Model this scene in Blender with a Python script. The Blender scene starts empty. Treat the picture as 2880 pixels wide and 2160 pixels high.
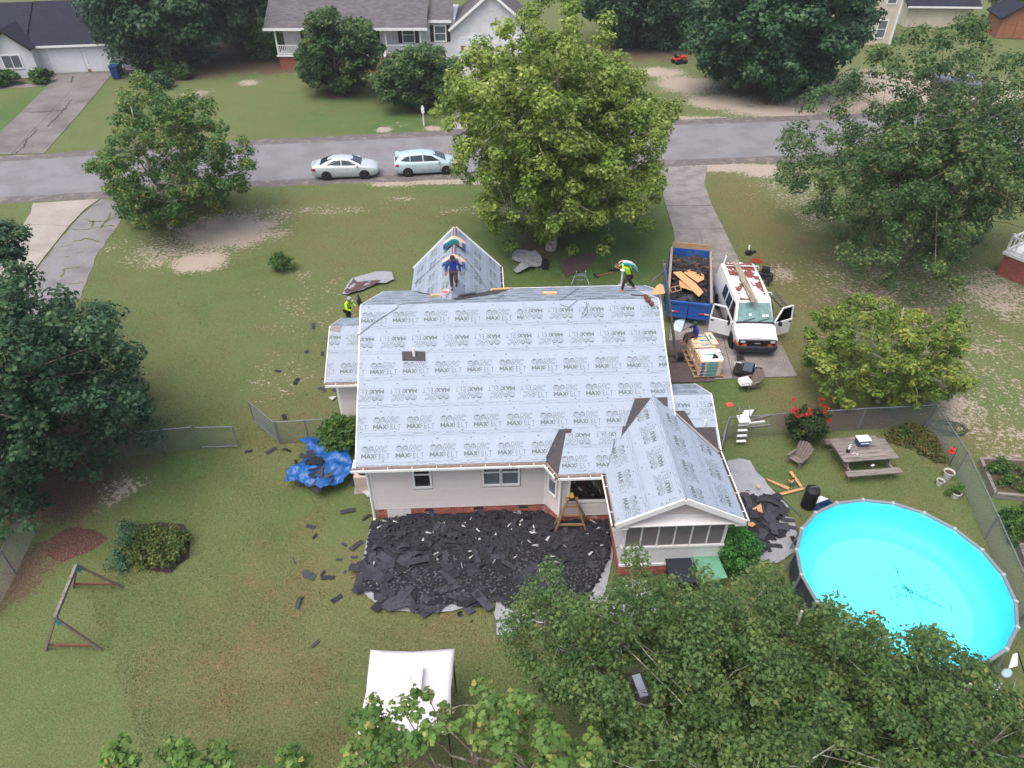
import bpy, bmesh, math, random
import numpy as np
from mathutils import Vector, Matrix
R = math.radians
scene = bpy.context.scene
# ------------------------------------------------------------------ camera, sky, sun, exposure
CAM_H, PITCH, FPX = 20.0, R(38.0), 1997.0          # drone 20 m up, looking 38 degrees down
cam_d = bpy.data.cameras.new('camera'); cam = bpy.data.objects.new('camera', cam_d)
scene.collection.objects.link(cam); scene.camera = cam
cam.location = (0, 0, CAM_H); cam.rotation_euler = (R(90) - PITCH, 0, 0)
cam_d.sensor_width = 36.0; cam_d.lens = 36.0 * FPX / 2880.0
cam_d.clip_start = 0.1; cam_d.clip_end = 6000
SUN_EL, SUN_AZ = R(68), R(-140)                    # azimuth measured from +Y towards +X: behind the camera, left
world = bpy.data.worlds.new('World'); scene.world = world; world.use_nodes = True
wn = world.node_tree.nodes; wl = world.node_tree.links
sky = wn.new('ShaderNodeTexSky'); sky.sky_type = 'NISHITA'; sky.sun_disc = False
sky.sun_elevation = SUN_EL; sky.sun_rotation = SUN_AZ
sky.altitude = 100; sky.air_density = 1.2; sky.dust_density = 8.0; sky.ozone_density = 1.4
wn['Background'].inputs['Strength'].default_value = 0.15
wl.new(sky.outputs[0], wn['Background'].inputs['Color'])
sun_d = bpy.data.lights.new('sun', 'SUN'); sun_d.energy = 0.75; sun_d.angle = R(45); sun_d.color = (1, .985, .96)
sun = bpy.data.objects.new('sun', sun_d); scene.collection.objects.link(sun)
sun.rotation_euler = Vector((-math.sin(SUN_AZ) * math.cos(SUN_EL), -math.cos(SUN_AZ) * math.cos(SUN_EL), -math.sin(SUN_EL))).to_track_quat('-Z', 'Y').to_euler()
scene.view_settings.view_transform = 'Standard'; scene.view_settings.look = 'None'
scene.view_settings.exposure = 0.74; scene.view_settings.gamma = 1.0; scene.view_settings.use_curve_mapping = False
scene.cycles.max_bounces = 6; scene.cycles.transparent_max_bounces = 12
scene.cycles.diffuse_bounces = 3; scene.cycles.glossy_bounces = 2; scene.cycles.transmission_bounces = 4

# ------------------------------------------------------------------ helpers
C0, S0 = math.cos(PITCH), math.sin(PITCH)
def at(px, py, z=0.0):
    "survey: the point at height z seen at pixel (px, py) of the 2880 x 2160 photograph"
    u = (px - 1440) / FPX; v = (py - 1080) / FPX
    d = (u, C0 - v * S0, -S0 - v * C0); t = (z - CAM_H) / d[2]
    return Vector((d[0] * t, d[1] * t, z))
def proj(x, y, z):
    dep = y * C0 - (z - CAM_H) * S0
    return 1440 + FPX * x / dep, 1080 - FPX * (y * S0 + (z - CAM_H) * C0) / dep
def lin(r, g, b):
    f = lambda c: c / 255 / 12.92 if c / 255 <= .04045 else ((c / 255 + .055) / 1.055) ** 2.4
    return (f(r), f(g), f(b))
MATS = {}
def M(name, col=(128, 128, 128), rough=.75, var=.16, scale=6.0, bump=0.0, metal=0.0, spec=.3, rnd=0.0, detail=4, stretch=(1, 1, 1), col2=None, thr=None, coat=0.0, alpha=1.0):
    "procedural material: base colour broken up by noise, optional second colour in patches, per-object variation, bump"
    if name in MATS: return MATS[name]
    m = bpy.data.materials.new(name); m.use_nodes = True; MATS[name] = m
    n, l = m.node_tree.nodes, m.node_tree.links; p = n['Principled BSDF']
    p.inputs['Roughness'].default_value = rough; p.inputs['Metallic'].default_value = metal
    p.inputs['Specular IOR Level'].default_value = spec
    if coat: p.inputs['Coat Weight'].default_value = coat; p.inputs['Coat Roughness'].default_value = .06
    tc = n.new('ShaderNodeTexCoord'); mp = n.new('ShaderNodeMapping'); mp.inputs['Scale'].default_value = stretch
    l.new(tc.outputs['Object'], mp.inputs['Vector'])
    nz = n.new('ShaderNodeTexNoise'); nz.inputs['Scale'].default_value = scale; nz.inputs['Detail'].default_value = detail; nz.inputs['Roughness'].default_value = .62
    l.new(mp.outputs[0], nz.inputs['Vector'])
    base = (*lin(*col), 1)
    hs = n.new('ShaderNodeHueSaturation'); hs.inputs['Color'].default_value = base
    mr = n.new('ShaderNodeMapRange'); mr.inputs['From Min'].default_value = .25; mr.inputs['From Max'].default_value = .75
    mr.inputs['To Min'].default_value = 1 - var; mr.inputs['To Max'].default_value = 1 + var
    l.new(nz.outputs['Fac'], mr.inputs['Value'])
    val = mr.outputs[0]
    if rnd:
        oi = n.new('ShaderNodeObjectInfo'); r2 = n.new('ShaderNodeMapRange'); r2.inputs['To Min'].default_value = 1 - rnd; r2.inputs['To Max'].default_value = 1 + rnd
        l.new(oi.outputs['Random'], r2.inputs['Value']); mu = n.new('ShaderNodeMath'); mu.operation = 'MULTIPLY'
        l.new(val, mu.inputs[0]); l.new(r2.outputs[0], mu.inputs[1]); val = mu.outputs[0]
    l.new(val, hs.inputs['Value'])
    if col2 is not None:
        n2 = n.new('ShaderNodeTexNoise'); n2.inputs['Scale'].default_value = scale * (thr[2] if thr and len(thr) > 2 else .35); n2.inputs['Detail'].default_value = 6
        l.new(mp.outputs[0], n2.inputs['Vector'])
        r3 = n.new('ShaderNodeMapRange'); r3.inputs['From Min'].default_value = (thr or (.5, .6))[0]; r3.inputs['From Max'].default_value = (thr or (.5, .6))[1]
        l.new(n2.outputs['Fac'], r3.inputs['Value'])
        mx = n.new('ShaderNodeMix'); mx.data_type = 'RGBA'; mx.inputs[6].default_value = base; mx.inputs[7].default_value = (*lin(*col2), 1)
        l.new(r3.outputs[0], mx.inputs[0]); l.new(mx.outputs[2], hs.inputs['Color'])
    l.new(hs.outputs[0], p.inputs['Base Color'])
    if bump:
        b = n.new('ShaderNodeBump'); b.inputs['Strength'].default_value = min(1, bump); b.inputs['Distance'].default_value = .02
        l.new(nz.outputs['Fac'], b.inputs['Height']); l.new(b.outputs[0], p.inputs['Normal'])
    return m

COL = scene.collection
def tag(o, label=None, cat=None, group=None, kind=None):
    if label: o['label'] = label
    if cat: o['category'] = cat
    if group: o['group'] = group
    if kind: o['kind'] = kind
    return o
def thing(name, label, cat, loc=(0, 0, 0), rz=0.0, group=None, kind=None):
    o = bpy.data.objects.new(name, None); COL.objects.link(o); o.empty_display_size = .2
    o.location = loc; o.rotation_euler = (0, 0, rz); return tag(o, label, cat, group, kind)
def link(name, me, parent=None, loc=None, rot=None, scale=None):
    o = bpy.data.objects.new(name, me); COL.objects.link(o)
    if parent is not None: o.parent = parent
    if loc is not None: o.location = loc
    if rot is not None: o.rotation_euler = rot
    if scale is not None: o.scale = scale
    return o
def copy_tree(o, parent=None):
    c = o.copy(); COL.objects.link(c)
    if parent is not None: c.parent = parent
    for ch in list(o.children): copy_tree(ch, c)
    return c
class MB:
    "collects faces, then links them as one mesh object"
    def __init__(s): s.v = []; s.f = []
    def add(s, vs, fs):
        k = len(s.v); s.v += [tuple(v) for v in vs]; s.f += [tuple(i + k for i in f) for f in fs]; return s
    BF = [(0, 3, 2, 1), (4, 5, 6, 7), (0, 1, 5, 4), (1, 2, 6, 5), (2, 3, 7, 6), (3, 0, 4, 7)]
    def box(s, c, d, rot=None):
        x, y, z = d[0] / 2, d[1] / 2, d[2] / 2
        vs = [Vector(p) for p in ((-x, -y, -z), (x, -y, -z), (x, y, -z), (-x, y, -z), (-x, -y, z), (x, -y, z), (x, y, z), (-x, y, z))]
        if rot is not None:
            m = rot if isinstance(rot, Matrix) else Matrix.Rotation(rot, 3, 'Z'); vs = [m @ v for v in vs]
        c = Vector(c); return s.add([v + c for v in vs], s.BF)
    def bx(s, x0, x1, y0, y1, z0, z1): return s.box(((x0 + x1) / 2, (y0 + y1) / 2, (z0 + z1) / 2), (abs(x1 - x0), abs(y1 - y0), abs(z1 - z0)))
    def hexa(s, bot, top): return s.add(list(bot) + list(top), s.BF)
    def bar(s, p, q, w, h=None, up=(0, 0, 1)):
        p, q = Vector(p), Vector(q); h = h or w; d = (q - p); L = d.length
        if L < 1e-6: return s
        d /= L; u = Vector(up); sd = d.cross(u)
        if sd.length < 1e-3: sd = d.cross(Vector((0, 1, 0)))
        sd.normalize(); u = sd.cross(d).normalized()
        a = [sd * (-w / 2) + u * (-h / 2), sd * (w / 2) + u * (-h / 2), sd * (w / 2) + u * (h / 2), sd * (-w / 2) + u * (h / 2)]
        return s.add([p + k for k in a] + [q + k for k in a], s.BF)
    def tube(s, path, r, n=6, cap=True):
        P = [Vector(p) for p in path]; rs = r if isinstance(r, (list, tuple)) else [r] * len(P)
        vs = []; fs = []; prev = None
        for i, p in enumerate(P):
            d = (P[min(i + 1, len(P) - 1)] - P[max(i - 1, 0)])
            d = d.normalized() if d.length > 1e-9 else Vector((0, 0, 1))
            if prev is None:
                a = d.cross(Vector((0, 0, 1)));
                if a.length < .05: a = d.cross(Vector((1, 0, 0)))
            else: a = prev - d * prev.dot(d)
            a.normalize(); prev = a; b = d.cross(a)
            for k in range(n):
                t = 2 * math.pi * k / n; vs.append(p + (a * math.cos(t) + b * math.sin(t)) * rs[i])
        for i in range(len(P) - 1):
            for k in range(n):
                k2 = (k + 1) % n; fs.append((i * n + k, i * n + k2, (i + 1) * n + k2, (i + 1) * n + k))
        if cap: fs.append(tuple(range(n - 1, -1, -1))); fs.append(tuple((len(P) - 1) * n + k for k in range(n)))
        return s.add(vs, fs)
    def lathe(s, prof, n=20, c=(0, 0, 0), axis='Z', cap=True):
        vs = []; fs = []; c = Vector(c)
        for r, h in prof:
            for k in range(n):
                t = 2 * math.pi * k / n; a, b = r * math.cos(t), r * math.sin(t)
                vs.append(c + Vector((a, b, h) if axis == 'Z' else ((h, a, b) if axis == 'X' else (b, h, a))))
        for i in range(len(prof) - 1):
            for k in range(n):
                k2 = (k + 1) % n; fs.append((i * n + k, i * n + k2, (i + 1) * n + k2, (i + 1) * n + k))
        if cap: fs.append(tuple(range(n - 1, -1, -1))); fs.append(tuple((len(prof) - 1) * n + k for k in range(n)))
        return s.add(vs, fs)
    def poly(s, pts): return s.add(pts, [tuple(range(len(pts)))])
    def slab(s, pts, t, nrm=None):
        "polygon thickened by t along -normal"
        P = [Vector(p) for p in pts]; n = len(P)
        if nrm is None:
            nrm = Vector((0, 0, 0))
            for i in range(n):
                a, b = P[i], P[(i + 1) % n]; nrm += Vector(((a.y - b.y) * (a.z + b.z), (a.z - b.z) * (a.x + b.x), (a.x - b.x) * (a.y + b.y)))
            nrm.normalize()
        nrm = Vector(nrm)
        fs = [tuple(range(n)), tuple(range(2 * n - 1, n - 1, -1))] + [(i, i + n, (i + 1) % n + n, (i + 1) % n) for i in range(n)]
        return s.add(P + [p - nrm * t for p in P], fs)
    def blob(s, c, r, nu=10, nv=7, jit=0.0, seed=0):
        rg = random.Random(seed); vs = []; fs = []; c = Vector(c); r = r if isinstance(r, (tuple, list)) else (r, r, r)
        for i in range(nv + 1):
            ph = math.pi * i / nv
            for k in range(nu):
                t = 2 * math.pi * k / nu; j = 1 + jit * (rg.random() - .5)
                vs.append(c + Vector((r[0] * math.sin(ph) * math.cos(t) * j, r[1] * math.sin(ph) * math.sin(t) * j, r[2] * math.cos(ph) * j)))
        for i in range(nv):
            for k in range(nu):
                k2 = (k + 1) % nu; fs.append((i * nu + k, (i + 1) * nu + k, (i + 1) * nu + k2, i * nu + k2))
        return s.add(vs, fs)
    def mesh(s, name, mat, smooth=False):
        me = bpy.data.meshes.new(name); me.from_pydata(s.v, [], s.f)
        if mat is not None: me.materials.append(mat)
        if smooth: me.polygons.foreach_set('use_smooth', [True] * len(me.polygons))
        me.update(); return me
    def build(s, name, mat, parent=None, smooth=False, bev=0.0, loc=None, rot=None, label=None, fix=True):
        me = s.mesh(name, mat, smooth)
        if fix:
            bm = bmesh.new(); bm.from_mesh(me); bmesh.ops.recalc_face_normals(bm, faces=bm.faces); bm.to_mesh(me); bm.free()
        o = link(name, me, parent, loc, rot)
        if bev:
            b = o.modifiers.new('bevel', 'BEVEL'); b.width = bev; b.segments = 2; b.limit_method = 'ANGLE'; b.angle_limit = R(40)
        if smooth:
            try: me.set_sharp_from_angle(angle=R(38))
            except Exception: pass
        if label: o['label'] = label
        return o
def sheet(name, pts, z, mat, parent=None):
    o = MB().poly([(p[0], p[1], z) for p in pts]).build(name, mat, parent)
    if o.data.polygons[0].normal.z < 0: o.data.flip_normals()
    return o
def P2(pts, z=0.0, k=1.0): return [at(x * k, y * k, z) for x, y in pts]
DK = 2880 / 2212
def mix_rgb(n, l, fac, a, b):
    x = n.new('ShaderNodeMix'); x.data_type = 'RGBA'
    for i, v in ((0, fac), (6, a), (7, b)):
        if hasattr(v, 'is_output'): l.new(v, x.inputs[i])
        else: x.inputs[i].default_value = v if i == 0 else (*v, 1)
    return x.outputs[2]
def rng(n, l, v, a, b, c=0.0, d=1.0):
    x = n.new('ShaderNodeMapRange'); x.inputs['From Min'].default_value = a; x.inputs['From Max'].default_value = b
    x.inputs['To Min'].default_value = c; x.inputs['To Max'].default_value = d; l.new(v, x.inputs['Value']); return x.outputs[0]
def nz(n, l, vec, scale, detail=4, rough=.6):
    x = n.new('ShaderNodeTexNoise'); x.inputs['Scale'].default_value = scale; x.inputs['Detail'].default_value = detail; x.inputs['Roughness'].default_value = rough
    l.new(vec, x.inputs['Vector']); return x.outputs['Fac']
def mth(n, l, op, a, b):
    x = n.new('ShaderNodeMath'); x.operation = op
    for i, v in enumerate((a, b)):
        if hasattr(v, 'is_output'): l.new(v, x.inputs[i])
        else: x.inputs[i].default_value = v
    return x.outputs[0]
# ------------------------------------------------------------------ ground: one sheet with zones of sand, litter, lush and dry grass
def blobs(lst):
    out = []
    for px, py, rx, ry, s in lst:
        c = at(px, py); a = at(px + rx, py); b = at(px, py - ry); d = at(px, py + ry)
        out.append((c.x, c.y, abs(a.x - c.x), abs(b.y - d.y) / 2, s))
    return out
Z_SAND = blobs([(640,650,130,45,1),(560,735,70,28,1),(450,715,110,38,.62),(330,690,60,30,.4),(520,690,150,60,.55),(2560,800,330,120,.5),(2720,1010,220,220,.46),(2480,870,110,70,.66),
 (2820,830,140,90,.62),(2840,1250,110,160,.5),(2700,1150,80,60,.7),(1850,203,70,13,.95),(1930,238,75,24,1),(2040,288,100,20,1),(2180,312,130,16,1),(2330,292,120,24,1),(2400,245,60,30,.9),(2600,250,220,55,.95),
 (2860,290,160,60,1),(1950,335,150,9,.75),(2060,472,150,11,1.05),(2170,484,90,16,.9),(2250,540,120,60,.5),(1100,518,60,7,.95),(1240,511,90,7,1),(1350,512,60,7,.9),(1080,365,22,8,.9),(1220,361,25,7,.9),
 (720,600,130,22,.52),(930,590,120,16,.5),(1120,560,60,8,.55),(345,1370,60,38,.66),(300,1420,40,30,.55),(700,232,30,8,.8),(540,270,50,20,.6),(400,385,20,6,.7),(2190,770,70,22,.6),(1130,350,30,8,.5),
 (2300,620,80,40,.45),(860,770,40,20,.42),(1340,590,120,14,.5),(1450,330,120,40,.7),(1700,330,180,14,.7),(900,860,200,90,.33),(790,1060,100,60,.4),(2100,1590,60,60,.4)])
Z_LIT = blobs([(200,1380,150,100,.9),(70,1620,60,110,.85),(120,1250,150,120,.8),(640,170,190,36,.9),(520,200,120,26,1),(600,120,160,40,1),(790,190,66,18,1),(957,264,45,13,1),(1180,303,52,14,1),(2360,1178,220,28,.8),(2230,1190,70,30,.8),
 (2190,292,190,26,.8),(2500,850,190,80,.55),(2180,760,90,30,.5),(2350,720,120,70,.5),(1520,690,70,36,.75),(1800,140,120,30,.9),(1960,120,120,60,.7),(90,215,90,14,.9),(215,690,40,20,.3),(2650,930,150,60,.5),(445,1250,60,20,.6),(1030,1400,40,40,.4)])
Z_LUSH = blobs([(1700,690,290,110,1),(1560,780,240,50,.8),(1960,1090,130,50,.8),(1100,330,260,46,.7),(60,320,120,90,1),(490,1340,80,160,.7),(900,1430,120,70,.55),(760,740,90,40,.6),(1200,600,200,24,.5),(2830,1420,90,130,.8),
 (600,1700,160,100,.4),(2350,1330,200,80,.35),(700,800,160,60,.35),(1350,540,160,30,.5),(420,1500,120,80,.5),(500,2000,120,120,.4),(960,1960,80,120,.5)])
Z_DRY = blobs([(860,1640,200,90,.7),(700,1880,220,130,.75),(1080,600,250,42,.6),(880,690,200,60,.4),(2110,600,90,130,.8),(2160,930,70,160,.9),(2230,800,80,150,.7),(980,420,160,30,.5),(1020,960,80,160,.4),(840,1180,120,120,.5),(2250,1120,120,40,.8),
 (2700,1230,180,60,.6),(1240,1780,200,60,.5),(860,1480,60,60,.5),(2380,1480,160,60,.4),(1000,2080,160,80,.6)])
def zone(x, y, lst):
    f = np.zeros_like(x)
    for cx, cy, rx, ry, s in lst:
        d = np.sqrt(((x - cx) / rx) ** 2 + ((y - cy) / ry) ** 2)
        f = np.maximum(f, s * np.clip(1.45 - d * .8, 0, 1))
    return f
def build_ground():
    xs = np.concatenate([[-3000, -900, -300, -120], np.arange(-70, 70.01, .45), [120, 300, 900, 3000]])
    ys = np.concatenate([[-3000, -600, -120, -20, 0], np.arange(3, 120.01, .45), [150, 300, 900, 3000]])
    X, Y = np.meshgrid(xs, ys); nx, ny = len(xs), len(ys)
    co = np.stack([X.ravel(), Y.ravel(), np.zeros(X.size)], 1).astype(np.float32)
    idx = np.arange(nx * ny).reshape(ny, nx)
    q = np.stack([idx[:-1, :-1], idx[:-1, 1:], idx[1:, 1:], idx[1:, :-1]], -1).reshape(-1, 4)
    me = bpy.data.meshes.new('ground'); me.vertices.add(len(co)); me.vertices.foreach_set('co', co.ravel())
    me.loops.add(q.size); me.loops.foreach_set('vertex_index', q.ravel().astype(np.int32))
    me.polygons.add(len(q)); me.polygons.foreach_set('loop_start', np.arange(0, q.size, 4, dtype=np.int32))
    me.update(); me.validate()
    a = me.color_attributes.new('zones', 'FLOAT_COLOR', 'POINT')
    x, y = co[:, 0], co[:, 1]
    a.data.foreach_set('color', np.stack([zone(x, y, Z_SAND), zone(x, y, Z_LIT), zone(x, y, Z_LUSH), zone(x, y, Z_DRY)], 1).astype(np.float32).ravel())
    me.materials.append(ground_mat(False)); return tag(link('ground', me), kind='structure')
def ground_mat(blade):
    m = bpy.data.materials.new('grass_blades' if blade else 'lawn'); m.use_nodes = True; n, l = m.node_tree.nodes, m.node_tree.links; p = n['Principled BSDF']
    geo = n.new('ShaderNodeNewGeometry'); pos = geo.outputs['Position']
    at_ = n.new('ShaderNodeAttribute'); at_.attribute_name = 'zones'; sp = n.new('ShaderNodeSeparateColor'); l.new(at_.outputs['Color'], sp.inputs[0])
    sand, lit, lush, dry = sp.outputs[0], sp.outputs[1], sp.outputs[2], at_.outputs['Alpha']
    big = nz(n, l, pos, .16, 5, .65); mid = nz(n, l, pos, .75, 6, .7); fine = nz(n, l, pos, 5.0, 6, .75); tiny = nz(n, l, pos, 17.0, 3, .7)
    g1, g2, g3, brown, straw = lin(98,111,70), lin(74,106,56), lin(114,120,82), lin(120,106,76), lin(152,150,116)
    c = mix_rgb(n, l, rng(n, l, big, .38, .62), g1, g3)
    lf = mth(n, l, 'ADD', rng(n, l, big, .46, .62, 0, .75), lush); lf = mth(n, l, 'MULTIPLY', lf, rng(n, l, mid, .3, .62, .25, 1))
    c = mix_rgb(n, l, lf, c, g2)
    df = mth(n, l, 'ADD', dry, rng(n, l, mid, .44, .70, -.1, .72)); df = mth(n, l, 'MULTIPLY', df, rng(n, l, fine, .3, .62, .15, .95))
    c = mix_rgb(n, l, df, c, brown)
    c = mix_rgb(n, l, rng(n, l, fine, .55, .72, 0, .45), c, straw)
    c = mix_rgb(n, l, rng(n, l, tiny, .36, .58, .55, 0), c, lin(50,58,32))
    if not blade:
        ln = mth(n, l, 'ADD', lit, mth(n, l, 'MULTIPLY', mth(n, l, 'SUBTRACT', mid, .5), 1.6)); ln = mth(n, l, 'ADD', ln, mth(n, l, 'MULTIPLY', mth(n, l, 'SUBTRACT', fine, .5), 1.8))
        c = mix_rgb(n, l, rng(n, l, ln, .46, .70), c, mix_rgb(n, l, rng(n, l, tiny, .35, .65), lin(68,57,47), lin(114,98,80)))
        sn = mth(n, l, 'ADD', sand, mth(n, l, 'MULTIPLY', mth(n, l, 'SUBTRACT', mid, .5), 1.1)); sn = mth(n, l, 'ADD', sn, mth(n, l, 'MULTIPLY', mth(n, l, 'SUBTRACT', fine, .5), 2.7))
        c = mix_rgb(n, l, rng(n, l, sn, .54, .68), c, mix_rgb(n, l, rng(n, l, tiny, .35, .65), lin(134,124,112), lin(178,168,156)))
        b = n.new('ShaderNodeBump'); b.inputs['Strength'].default_value = .9; b.inputs['Distance'].default_value = .06
        l.new(mth(n, l, 'ADD', fine, mth(n, l, 'MULTIPLY', tiny, .6)), b.inputs['Height']); l.new(b.outputs[0], p.inputs['Normal'])
    l.new(c, p.inputs['Base Color']); p.inputs['Roughness'].default_value = .9; p.inputs['Specular IOR Level'].default_value = .1
    return m
build_ground()

# paved strips: polygons surveyed on the ground
def edge_noise(pts, amp, step, seed):
    rg = random.Random(seed); out = []
    for a, b in zip(pts[:-1], pts[1:]):
        a, b = Vector(a), Vector(b); k = max(1, int((b - a).length / step))
        for i in range(k): out.append(a.lerp(b, i / k) + Vector((rg.uniform(-amp, amp), rg.uniform(-amp, amp), 0)))
    out.append(Vector(pts[-1])); return out
near = P2([(-900, 640), (0, 573), (247, 560), (710, 527), (1060, 513), (1380, 500), (1849, 470), (2187, 456), (2880, 425), (3800, 385)])
far = P2([(-900, 478), (0, 440), (300, 419), (710, 394), (1280, 366), (1875, 337), (2265, 325), (2880, 304), (3800, 275)])
M('asphalt', (120, 120, 125), .92, .2, 16, .5, col2=(112, 110, 114), thr=(.45, .62, .03))
M('asphalt_edge', (96, 91, 92), .95, .22, 5, .6, col2=(122, 114, 110), thr=(.5, .66, .3))
ne, fe = edge_noise(near, .10, .8, 1), edge_noise(far, .10, .8, 2)
tag(sheet('road_shoulder', ne + fe[::-1], .006, MATS['asphalt_edge']), kind='structure')
def inset(a, b, k): return [Vector(p).lerp(Vector(q), k) for p, q in zip(a, b)]
n2 = edge_noise(inset(near, far, .12), .05, .5, 3); f2 = edge_noise(inset(far, near, .13), .05, .5, 4)
tag(sheet('road', n2 + f2[::-1], .011, MATS['asphalt']), kind='structure')
M('concrete', (152, 147, 140), .9, .12, 8, .3, col2=(134, 129, 123), thr=(.40, .66, .06))
M('concrete_old', (132, 128, 126), .92, .24, 12, .4, col2=(112, 107, 106), thr=(.4, .66, .1))
M('concrete_stained', (116, 112, 110), .92, .16, 5, .3, col2=(92, 88, 86), thr=(.40, .68, .08))
M('pad_asphalt', (122, 121, 124), .95, .16, 9, .5, col2=(104, 99, 103), thr=(.46, .7, .06))
def slabbed(name, quad_rows, z, mat, gap=.025):
    "driveway of separate slabs: rows of left/right edge points, cross joints between rows"
    root = thing(name, None, None, kind='structure'); rg = random.Random(hash(name) % 999 if False else len(name))
    for (l0, r0, k), (l1, r1, _) in zip(quad_rows[:-1], quad_rows[1:]):
        for j in range(k):
            a, b = Vector(l0).lerp(r0, j / k), Vector(l0).lerp(r0, (j + 1) / k); c, d = Vector(l1).lerp(r1, (j + 1) / k), Vector(l1).lerp(r1, j / k)
            ct = (a + b + c + d) / 4; q = [p + (ct - p).normalized() * gap for p in (a, b, c, d)]
            if (q[1] - q[0]).cross(q[2] - q[0]).z < 0: q.reverse()
            h = z + rg.uniform(0, .008); MB().slab([(p.x, p.y, h) for p in q], .05).build('slab', mat, root)
    return root
G = lambda x, y: at(x, y)
dirt = M('joint_soil', (74, 66, 52), .95, .2, 9)
# our driveway
drv_l = P2([(1840, 471), (1857, 520), (1872, 580), (1893, 645), (1903, 720), (1897, 800), (1888, 880), (1880, 960), (1878, 1074)])
drv_r = P2([(1990, 468), (1982, 520), (2003, 580), (2036, 645), (2072, 720), (2112, 800), (2152, 880), (2192, 960), (2243, 1060)])
tag(sheet('driveway_bed', drv_l + drv_r[::-1], .010, dirt), kind='structure')
slabbed('driveway', [(a, b, 1 if i < 3 else 2) for i, (a, b) in enumerate(zip(drv_l, drv_r))], .04, MATS['concrete_old'])
# neighbour's pale drive and broken asphalt pad, left
cl = P2([(92, 573), (86, 600), (66, 632), (15, 690), (-60, 760), (-180, 880)]); cr = P2([(282, 560), (240, 590), (196, 636), (134, 713), (70, 800), (-30, 930)])
tag(sheet('driveway_bed', cl + cr[::-1], .010, dirt), kind='structure')
slabbed('driveway', [(a, b, 1) for a, b in zip(cl, cr)], .04, MATS['concrete'])
pad = edge_noise(P2([(284, 561), (345, 572), (345, 615), (308, 668), (270, 720), (250, 780), (226, 838), (190, 858), (120, 950), (40, 1000), (-20, 935), (75, 800), (140, 713), (200, 636), (244, 592), (284, 561)]), .06, .5, 5)
tag(sheet('asphalt_pad', pad, .016, MATS['pad_asphalt']), kind='structure')
# driveways across the road
d3l = P2([(163, 208), (120, 255), (60, 315), (0, 372), (-60, 438)]); d3r = P2([(322, 201), (276, 258), (232, 310), (178, 372), (125, 432)])
tag(sheet('driveway_bed', d3l + d3r[::-1], .010, dirt), kind='structure')
slabbed('driveway', [(a, b, 2) for a, b in zip(d3l, d3r)], .03, MATS['concrete_stained'], .03)
d4l = P2([(1283, 160), (1290, 230), (1280, 300), (1255, 366)]); d4r = P2([(1500, 156), (1480, 230), (1440, 300), (1420, 360)])
slabbed('driveway', [(a, b, 2) for a, b in zip(d4l, d4r)], .03, MATS['concrete'], .03)
tag(sheet('front_walk', P2([(0, 250), (118, 244), (140, 234), (-20, 240)]), .02, MATS['concrete_stained']), kind='structure')
tag(sheet('front_walk', P2([(1040, 196), (1085, 194), (1100, 230), (1285, 240), (1285, 255), (1085, 246)]), .02, MATS['concrete']), kind='structure')
def crack(px, mat, w, z, seed, name='pavement_crack'):
    q = edge_noise(P2(px), .07, .25, seed); m = MB()
    rg = random.Random(seed)
    for a, b in zip(q[:-1], q[1:]):
        d = (b - a).normalized(); e = Vector((-d.y, d.x, 0)) * w * rg.uniform(.4, 1.2); m.poly([(p.x, p.y, z) for p in (a - e, b - e, b + e, a + e)])
    o = m.build(name, mat, None, fix=False)
    for f in o.data.polygons:
        if f.normal.z < 0: f.flip()
    tag(o, kind='structure')
moss = M('crack_moss', (92, 96, 56), .95, .3, 8); tarr = M('crack_dark', (62, 58, 56), .95, .2, 8)
for i, L in enumerate([[(200, 645), (230, 648), (275, 640), (320, 635)], [(165, 695), (190, 692), (205, 688)], [(235, 615), (262, 625), (300, 622), (325, 612)], [(262, 622), (258, 640)], [(310, 600), (300, 622), (280, 645)], [(205, 680), (225, 678), (240, 672), (280, 680)], [(215, 715), (235, 708)], [(180, 755), (178, 770), (170, 780)], [(185, 755), (225, 752)], [(195, 800), (235, 795)], [(180, 725), (195, 722)]]): crack(L, moss, .07, .022, 30 + i)
for i, L in enumerate([[(203, 280), (180, 310), (133, 358)], [(107, 365), (75, 395), (68, 412), (45, 434)], [(85, 318), (140, 314), (175, 313)], [(205, 215), (200, 235)]]): crack(L, tarr, .06, .046, 50 + i)
crack([(2045, 905), (2075, 960), (2110, 1050)], tarr, .02, .054, 60); crack([(1900, 985), (1990, 990), (2090, 975)], tarr, .02, .054, 61)
tag(sheet('side_slab', P2([(1880, 960), (2000, 955), (2010, 1075), (1880, 1080)]), .062, M('slab_dark', (84, 76, 74), .9, .18, 5, .3)), kind='structure')
# ------------------------------------------------------------------ the house being re-roofed
HA = R(2.5); HO = at(1060, 1459)
HM = Matrix.Translation(HO) @ Matrix.Rotation(HA, 4, 'Z'); HI = HM.inverted()
def W(x, y, z): return HM @ Vector((x, y, z))                 # house frame -> world
house = thing('house', 'single-storey house with beige siding and a roof covered in pale printed felt', 'house', HO, HA)
M('felt', (146, 158, 174), .62, .05, 2.2, .45, spec=.25, stretch=(1, 1, 1), rnd=.02)
M('print', (96, 106, 108), .8, .1, 10)
M('dark_felt', (68, 65, 68), .9, .14, 6, .3, rnd=.06)
M('deck', (172, 134, 114), .85, .25, 9, .2)
M('white_trim', (226, 228, 230), .5, .05, 4, spec=.4)
M('gutter_muck', (74, 62, 52), .95, .4, 14, .5)
M('siding', (194, 188, 187), .6, .04, 3, spec=.35, rnd=.035)
M('brick', (160, 98, 88), .85, .18, 20, .3, rnd=.26)
M('mortar', (190, 178, 170), .95, .1, 12, .3)
M('glass_dark', (34, 38, 42), .08, .1, 2, spec=.6)
M('glass_grey', (96, 106, 112), .12, .12, 1.5, spec=.6)
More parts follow.
